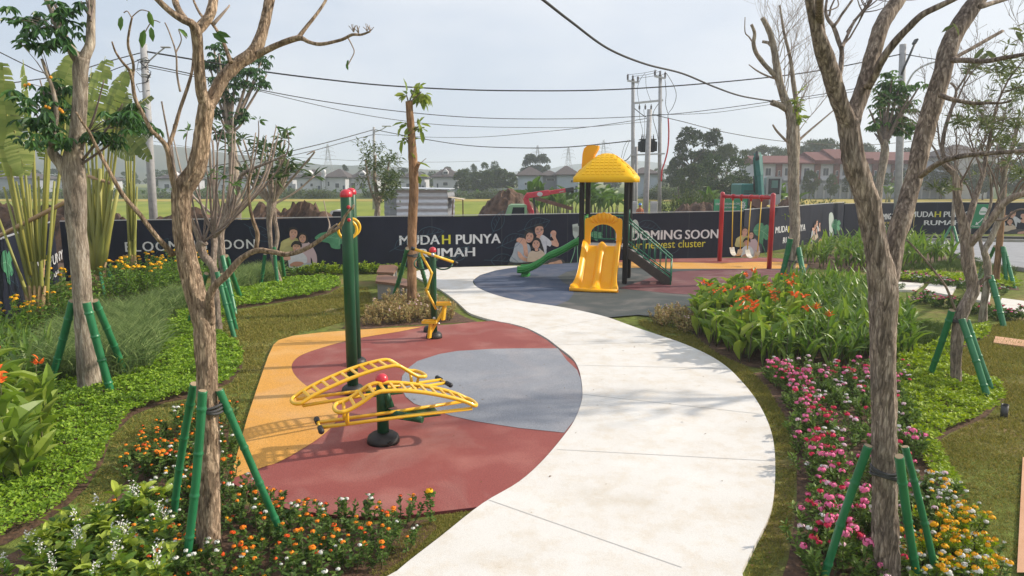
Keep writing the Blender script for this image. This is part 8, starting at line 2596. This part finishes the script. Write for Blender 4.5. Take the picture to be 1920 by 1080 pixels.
# short mown lawn blades in the grass strips nearest to us
def lawn(pix, n, L=.035, label='short mown lawn'):
 poly = gp(pix); q = sample(poly, n)
 keep = np.array([mnoise.noise(Vector((x * 1.3, y * 1.3, 9))) + .55 * mnoise.noise(Vector((x * 4, y * 4, 2))) for x, y in q]) > rng.uniform(-.75, .35, n)
 q = q[keep]; n = len(q)
 dist = np.hypot(q[:, 0], q[:, 1]); sc = np.clip(dist / 7, .9, 2.2)
 pos = np.stack([q[:, 0], q[:, 1], np.zeros(n)], 1)
 mb = MB(); put_leaves(mb, 'blade', pos, rdir(n, .25, .95), L * sc * rng.uniform(.6, 1.3, n), .006 * sc, roll=1)
 o = obj('lawn_grass', mb, LP['lawn'], origin=(*q.mean(0), 0)); o['kind'] = 'stuff'; o['label'] = label
lawn([(-20, 1070), (85, 990), (125, 957), (165, 920), (197, 870), (212, 822), (252, 783), (312, 758), (370, 748), (436, 720), (458, 690), (458, 668), (436, 640), (408, 624), (445, 585), (535, 570), (620, 553), (640, 540), (690, 540), (700, 590), (640, 606), (560, 626), (512, 640), (498, 665), (462, 780), (428, 900), (300, 860), (235, 905), (160, 980), (60, 1050), (0, 1080)], 62000)
lawn([(1392, 1085), (1422, 1022), (1442, 980), (1453, 945), (1457, 900), (1456, 852), (1449, 815), (1436, 780), (1416, 748), (1392, 718), (1366, 692), (1332, 669), (1200, 612), (1200, 600), (1290, 625), (1350, 668), (1400, 690), (1440, 730), (1475, 790), (1492, 860), (1488, 950), (1472, 1040), (1440, 1085)], 26000)
lawn([(1806, 935), (1770, 870), (1750, 838), (1785, 815), (1852, 785), (1888, 750), (1870, 722), (1800, 712), (1782, 690), (1805, 657), (1858, 632), (1858, 612), (1925, 600), (1960, 600), (1960, 860), (1917, 862), (1906, 1080), (1862, 1080)], 52000)
lawn([(905, 954), (860, 985), (790, 1040), (745, 1080), (690, 1080), (760, 1000), (820, 968)], 9000)

# ---------------------------------------------------------------- orange, white and yellow lantana, bottom left
KL = Kind([bushy('lantana_bush', '', 'plant', .46, .30, 210, 'oval', .046, .030, LP['lantana'], (('orange', 4), ('red', 2))),
   bushy('lantana_bush', '', 'plant', .50, .32, 230, 'oval', .046, .030, LP['lantana'], (('white', 4), ('orange', 1)), .017),
   bushy('lantana_bush', '', 'plant', .42, .27, 190, 'oval', .044, .028, LP['lantana'], (('orange', 3), ('yellow', 1), ('red', 1)))])
BED1 = [(238, 902), (262, 860), (300, 822), (345, 795), (400, 785), (436, 800), (434, 850), (428, 905), (436, 935), (490, 960), (560, 985), (640, 990), (720, 992), (800, 982), (815, 995), (770, 1040), (705, 1085), (640, 1130), (300, 1130), (250, 1010)]
soil([(238, 902), (262, 860), (300, 822), (345, 795), (400, 785), (436, 800), (432, 850), (426, 905), (436, 940), (500, 962), (600, 985), (700, 985), (810, 975), (820, 990), (770, 1040), (705, 1085), (640, 1130), (-60, 1130), (-60, 1080), (90, 1005), (160, 985)], .0085)
LB = 'orange and white flowered lantana bush around the large left forked tree'
KL.bed(gp(BED1), 74, LB, 'lantana bed at the bottom left', (.75, 1.15), .15)
KL.bed(gp([(245, 900), (290, 840), (350, 800), (395, 800), (390, 900), (330, 960), (270, 960)]), 12, LB, 'lantana bed at the bottom left', (.9, 1.2), .15)
# one tall yellow-topped shoot by the pad corner
b = G(806, 985)
t = thing('lantana_shoot', b, 'single tall lantana shoot with a yellow flower top by the red pad', 'plant')
mb = MB(); mb.tube([b, b + Vector((.01, 0, .15)), b + Vector((.0, 0, .31))], [.006, .005, .003], 6); obj('stem', mb, M_stem, t)
pp = np.array([tuple(b)] * 110) + np.stack([rng.normal(0, .016, 110), rng.normal(0, .016, 110), rng.uniform(.04, .31, 110)], 1)
mb = MB(); put_leaves(mb, 'oval', pp, rdir(110, -.2, .6), .042, .026); obj('foliage', mb, LP['lantana'], t)
obj('flower', puff(tuple(b + Vector((0, 0, .32))), .032, 22), FC['yellow'], t)

# yellow green shrubs with white spikes
KV = Kind([bushy('croton_shrub', '', 'plant', .50, .36, 120, 'broad', .135, .062, LP['varieg'], (), up=.7, spikes=1),
   bushy('croton_shrub', '', 'plant', .46, .32, 110, 'broad', .125, .06, LP['varieg'], (), up=.7),
   bushy('croton_shrub', '', 'plant', .50, .40, 120, 'broad', .13, .06, LP['varieg'], (), up=.7, spikes=2)])
KV.bed(gp([(-40, 1130), (-30, 1095), (60, 1072), (120, 1045), (180, 1020), (250, 1000), (300, 1010), (320, 1050), (310, 1130)]), 24, 'yellow green leafy shrub with white spikes at the bottom left corner', 'yellow green shrubs at the bottom left', (.65, .95), .17)
KV.put(*tuple(G(240, 985))[:2], 'yellow green leafy shrub left of the large left forked tree', 'yellow green shrubs at the bottom left', 1.0, which=1)
KV.put(*tuple(G(285, 975))[:2], 'yellow green leafy shrub left of the large left forked tree', 'yellow green shrubs at the bottom left', .95, which=1)

# ---------------------------------------------------------------- pink pentas bed on the right
KP = Kind([bushy('pentas_bush', '', 'plant', .46, .34, 200, 'oval', .062, .026, LP['penta'], (('pink', 4), ('hot', 1)), .032, .7),
   bushy('pentas_bush', '', 'plant', .46, .32, 200, 'oval', .060, .026, LP['penta'], (('hot', 3), ('pink', 2)), .028, .7),
   bushy('pentas_bush', '', 'plant', .44, .30, 200, 'oval', .060, .026, LP['penta'], (('white', 2), ('pale', 2)), .025, .7),
   bushy('pentas_bush', '', 'plant', .44, .30, 210, 'oval', .062, .026, LP['penta'], (('pale', 1),), .026, .7)])
BED2 = [(1428, 706), (1470, 700), (1560, 700), (1680, 696), (1698, 760), (1722, 850), (1762, 950), (1790, 1010), (1700, 1060), (1740, 1150), (1470, 1150), (1500, 1060), (1512, 950), (1510, 870), (1500, 800), (1465, 745)]
soil([(1412, 700), (1460, 694), (1690, 690), (1700, 760), (1725, 850), (1765, 950), (1800, 1010), (1850, 1100), (1850, 1160), (1440, 1160), (1478, 1050), (1494, 950), (1494, 865), (1480, 795), (1442, 735)], .0055)
LB = 'pink, crimson and white pentas bush in the bed along the white path'
KP.bed(gp(BED2), 105, LB, 'pentas bed along the right of the path', (.8, 1.15), .14, which=[0, 1, 2, 3, 3])
KP.bed(gp([(1445, 712), (1490, 760), (1530, 850), (1530, 960), (1520, 1130), (1560, 1130), (1570, 950), (1560, 840), (1530, 760), (1490, 712)]), 24, LB, 'pentas bed along the right of the path', (.9, 1.2), .13, which=[0, 0, 0, 1])
# yellow and white lantana at the lower right
KY = Kind([bushy('lantana_bush', '', 'plant', .44, .25, 200, 'oval', .040, .026, LP['lime'], (('yellow', 9),), .02),
   bushy('lantana_bush', '', 'plant', .44, .25, 200, 'oval', .040, .026, LP['penta'], (('white', 7), ('yellow', 2)), .02)])
KY.bed(gp([(1700, 1060), (1745, 1020), (1790, 985), (1825, 1020), (1860, 1080), (1880, 1130), (1730, 1140)]), 28, 'yellow and white lantana bush at the lower right, beside the lawn', 'yellow lantana at the lower right', (.85, 1.2), .13)
KY.bed(gp([(1735, 905), (1765, 930), (1800, 985), (1760, 1000), (1735, 950)]), 6, 'white flowered lantana bush between the pink bed and the lime ground cover', 'white lantana at the right', (.85, 1.1), .13, which=[1])

# ---------------------------------------------------------------- canna and heliconia
KC = Kind([canna_p('', .86, 10, True), canna_p('', .80, 10, False), canna_p('', .92, 11, True), canna_p('', .75, 9, False)])
KH = Kind([canna_p('', .78, 12, False, True), canna_p('', .70, 12, False, True), canna_p('', .84, 13, False, True)])
CB = [(1292, 606), (1318, 640), (1356, 664), (1400, 682), (1440, 690), (1500, 660), (1520, 610), (1500, 575), (1440, 562), (1370, 570), (1320, 585)]
HB = [(1425, 690), (1500, 694), (1640, 690), (1700, 670), (1700, 620), (1660, 585), (1620, 560), (1560, 548), (1500, 548), (1470, 560), (1510, 590), (1520, 630), (1490, 665)]
soil([(1285, 606), (1312, 642), (1352, 668), (1396, 686), (1440, 694), (1640, 693), (1700, 674), (1700, 600), (1640, 548), (1560, 540), (1440, 556), (1370, 566), (1310, 585)], .0095)
KC.bed(gp(CB), 120, 'orange canna lily with broad leaves between the playground and the pentas bed', 'canna lilies by the playground', (.88, 1.15), .125, which=[0, 1, 1, 3, 1, 3, 1, 2])
KH.bed(gp(HB), 190, 'narrow leaved green heliconia in the bed left of the right forked tree', 'heliconia bed left of the right forked tree', (.75, 1.0), .14)
b = G(1554, 640)
for x, y in ((1554, 594), (1530, 580)):
 p = P(x, y, G(1554, 690).y + .1)
 t = thing('heliconia_flower', (p.x, p.y, 0), 'red and yellow heliconia flower %s' % ('above the front leaves of the heliconia bed' if x == 1554 else 'half hidden among the heliconia leaves'), 'flower')
 mb = MB(); mb.tube([(p.x, p.y, 0), (p.x, p.y, p.z * .6), tuple(p)], [.005, .005, .004], 5); obj('stem', mb, M_stem, t)
 mb = MB(); put_leaves(mb, 'oval', [tuple(p)] * 6, [(.5, 0, .8), (-.5, 0, .8), (.2, .3, 1), (-.2, -.3, 1), (.8, .1, .4), (-.7, 0, .5)], .12, .03, roll=.2); obj('bract', mb, FC['red'], t)
 mb = MB(); put_leaves(mb, 'oval', [tuple(p)] * 4, [(.3, -.2, 1), (-.3, -.2, 1), (0, 0, 1), (.1, .2, 1)], .13, .022, roll=.2); obj('petal', mb, FC['yellow'], t)
# second strap-leaved bed by the slanting hoarding
HB2 = [(1500, 500), (1560, 508), (1640, 512), (1720, 505), (1790, 498), (1770, 478), (1700, 466), (1640, 468), (1560, 476), (1510, 486)]
soil(HB2, .0072)
KH.bed(gp(HB2), 70, 'strap leaved plant in the bed in front of the slanting hoarding', 'strap leaved bed by the slanting hoarding', (1.0, 1.35), .34)
# big canna clump at the left edge
KC2 = Kind([canna_p('', 1.0, 12, True), canna_p('', .9, 12, False), canna_p('', .95, 12, True)])
for x, y, w, s in ((14, 905, 0, 1.0), (40, 880, 1, 1.0), (-25, 930, 1, 1.05), (70, 862, 1, .85), (2, 860, 2, 1.05), (36, 845, 1, 1.0), (84, 812, 2, .9), (60, 800, 1, .9), (10, 800, 0, 1.0), (-30, 860, 1, 1.1), (30, 770, 1, .95), (-10, 770, 2, 1.0), (52, 905, 1, .8)):
 KC2.put(*tuple(G(x, y))[:2], 'large canna lily with broad leaves at the left edge, before the ground cover', 'canna clump at the left edge', s, which=w)
KH.bed(gp([(0, 745), (60, 742), (110, 720), (100, 690), (60, 660), (10, 650), (-40, 690)]), 26, 'narrow leaved plant behind the canna clump at the left edge', 'narrow leaved plants at the left edge', (.6, .85), .2)

# ---------------------------------------------------------------- yellow flowered shrubs along the left hoarding
KS = Kind([bushy('allamanda_shrub', '', 'shrub', 1.1, .85, 900, 'oval', .085, .035, LP['shrub'], (('yellow', 9),), .036, .4),
   bushy('allamanda_shrub', '', 'shrub', 1.0, .75, 820, 'oval', .085, .035, LP['shrub'], (('yellow', 4),), .036, .4)])
for i, (x, y, s) in enumerate(((118, 590, .95), (150, 596, .8), (222, 572, 1.0), (252, 566, 1.05), (282, 562, 1.0), (312, 556, 1.0), (340, 548, 1.0), (240, 548, 1.0), (272, 540, 1.0), (305, 536, .95), (332, 528, 1.0), (365, 530, .9), (392, 520, .8), (215, 540, .9), (46, 640, .8), (100, 614, .8), (20, 648, .8), (355, 512, .8), (430, 512, .7), (470, 506, .6))):
 KS.put(*tuple(G(x, y))[:2], 'leafy green shrub with yellow trumpet flowers in front of the left hoarding', 'yellow flowered shrubs along the left hoarding', s * 1.22, which=i % 2)
# low hedge plants at the foot of the back hoarding
KG = Kind([bushy('hedge_plant', '', 'plant', .5, .36, 260, 'oval', .085, .045, LP['lime'], (), up=.5), bushy('hedge_plant', '', 'plant', .5, .32, 240, 'oval', .085, .045, LP['shrub'], (), up=.5)])
for i in range(26):
 x = 550 + i * 8.2
 KG.put(*tuple(G(x + rng.uniform(-2, 2), 516 - i * .25 + rng.uniform(-1, 2)))[:2], 'low bright hedge plant at the foot of the back hoarding', 'hedge plants along the back hoarding', float(rng.uniform(.7, 1.1)))
# dusty copper shrubs round the pole-like trunk and at the right of the play surface
KB = Kind([bushy('copperleaf_shrub', '', 'shrub', .55, .42, 300, 'oval', .060, .034, LP['copper'], (), up=.5), bushy('copperleaf_shrub', '', 'shrub', .5, .36, 260, 'oval', .060, .034, LP['copper'], (('pale', 2),), .02, .5)])
CBED = [(640, 616), (680, 590), (720, 570), (760, 562), (800, 566), (840, 578), (870, 594), (895, 604), (830, 607), (740, 612), (690, 617)]
soil(CBED, .0068)
KB.bed(gp([(690, 606), (712, 585), (745, 574), (800, 576), (832, 592), (850, 602), (800, 604), (740, 609)]), 34, 'dusty copper leaved shrub around the bare pole-like trunk', 'copper shrubs round the pole-like trunk', (.8, 1.15), .2)
KB.bed(gp([(650, 618), (690, 612), (720, 612), (690, 600)]), 3, 'dusty copper leaved shrub around the bare pole-like trunk', 'copper shrubs round the pole-like trunk', (.5, .7), .2)
KB.bed(gp([(1212, 612), (1240, 620), (1288, 628), (1300, 606), (1270, 590), (1230, 596)]), 14, 'dusty pale shrub at the corner between path and play surface', 'copper shrubs beside the play surface', (.75, 1.0), .2)
# small dark flowering plants along the slab path
KD = Kind([bushy('bedding_plant', '', 'plant', .55, .26, 170, 'oval', .07, .035, LP['lantana'], (('pink', 3), ('pale', 2)), .032), bushy('bedding_plant', '', 'plant', .55, .26, 170, 'oval', .07, .035, LP['lantana'], (('white', 3),), .03), bushy('bedding_plant', '', 'plant', .5, .3, 170, 'oval', .07, .035, LP['lantana'], (('hot', 2),), .03)])
for i in range(22):
 q = i / 21
 KD.put(*tuple(G(1712 + q * 200 + rng.uniform(-5, 5), 568 + q * 34 + rng.uniform(-5, 5)))[:2], 'low dark flowering plant in front of the stepping slabs', 'flowering plants before the stepping slabs', float(rng.uniform(.8, 1.1)), which=2 if i % 3 else 0)
for i in range(20):
 q = i / 19
 KD.put(*tuple(G(1688 + q * 190 + rng.uniform(-5, 5), 524 + q * 30 + rng.uniform(-4, 3)))[:2], 'low plant with small pale flowers behind the stepping slabs', 'flowering plants behind the stepping slabs', float(rng.uniform(.8, 1.1)), which=i % 2)
for i in range(10):
 KD.put(*tuple(G(1500 + i * 20 + rng.uniform(-6, 6), 542 + rng.uniform(-6, 4)))[:2], 'low plant with pale flowers at the back of the heliconia bed', 'flowering plants behind the heliconia bed', float(rng.uniform(.8, 1.1)), which=1)
for o in list(bpy.data.objects):
 if '_placed' in o: del o['_placed']

# fallen leaves and crumbs of soil on the path, the pad and the lawn edges
fp = [gp([(760, 1075), (910, 950), (1060, 820), (1088, 700), (960, 612), (1130, 600), (1330, 672), (1430, 785), (1450, 900), (1390, 1075)]), gp([(470, 925), (520, 660), (900, 612), (1080, 720), (900, 940)]),
  gp([(1395, 1075), (1458, 900), (1420, 750), (1330, 670), (1430, 700), (1490, 860), (1470, 1050)]), gp([(160, 980), (250, 790), (460, 690), (430, 900), (300, 850)])]
q = np.concatenate([sample(fp[0], 34), sample(fp[1], 40), sample(fp[2], 240), sample(fp[3], 240)])
zz = np.concatenate([np.full(34, .050), np.full(40, .042), np.full(480, .028)])
mb = MB(); put_leaves(mb, 'diamond', np.stack([q[:, 0], q[:, 1], zz], 1), rdir(len(q), -.05, .18), rng.uniform(.012, .04, len(q)), rng.uniform(.008, .02, len(q)), roll=.25)
o = obj('fallen_leaves', mb, leafmat('dry leaf', [(.12, .07, .03), (.22, .14, .06), (.16, .12, .05)], .1, .8, .1)); o['kind'] = 'stuff'; o['label'] = 'small dry leaves scattered on the path, pad and lawn'
# ---------------------------------------------------------------- the air
mb = MB(); mb.box((0, 2260, 0), (6200, 4680, 2))
v_ = mb.v[0]; v_[:, 2] = np.where(v_[:, 2] > 0, 56.0, -1.0)
m, n, b, L = newmat('morning haze')
n.nodes.remove(b)
pv = n.nodes.new('ShaderNodeVolumePrincipled')
pv.inputs['Color'].default_value = (.80, .88, 1.0, 1)
pv.inputs['Density'].default_value = HAZE_DENSITY
pv.inputs['Anisotropy'].default_value = 0.15
L(pv.outputs[0], n.nodes['Material Output'].inputs['Volume'])
haze = tag(obj('haze', mb, m), kind='stuff')
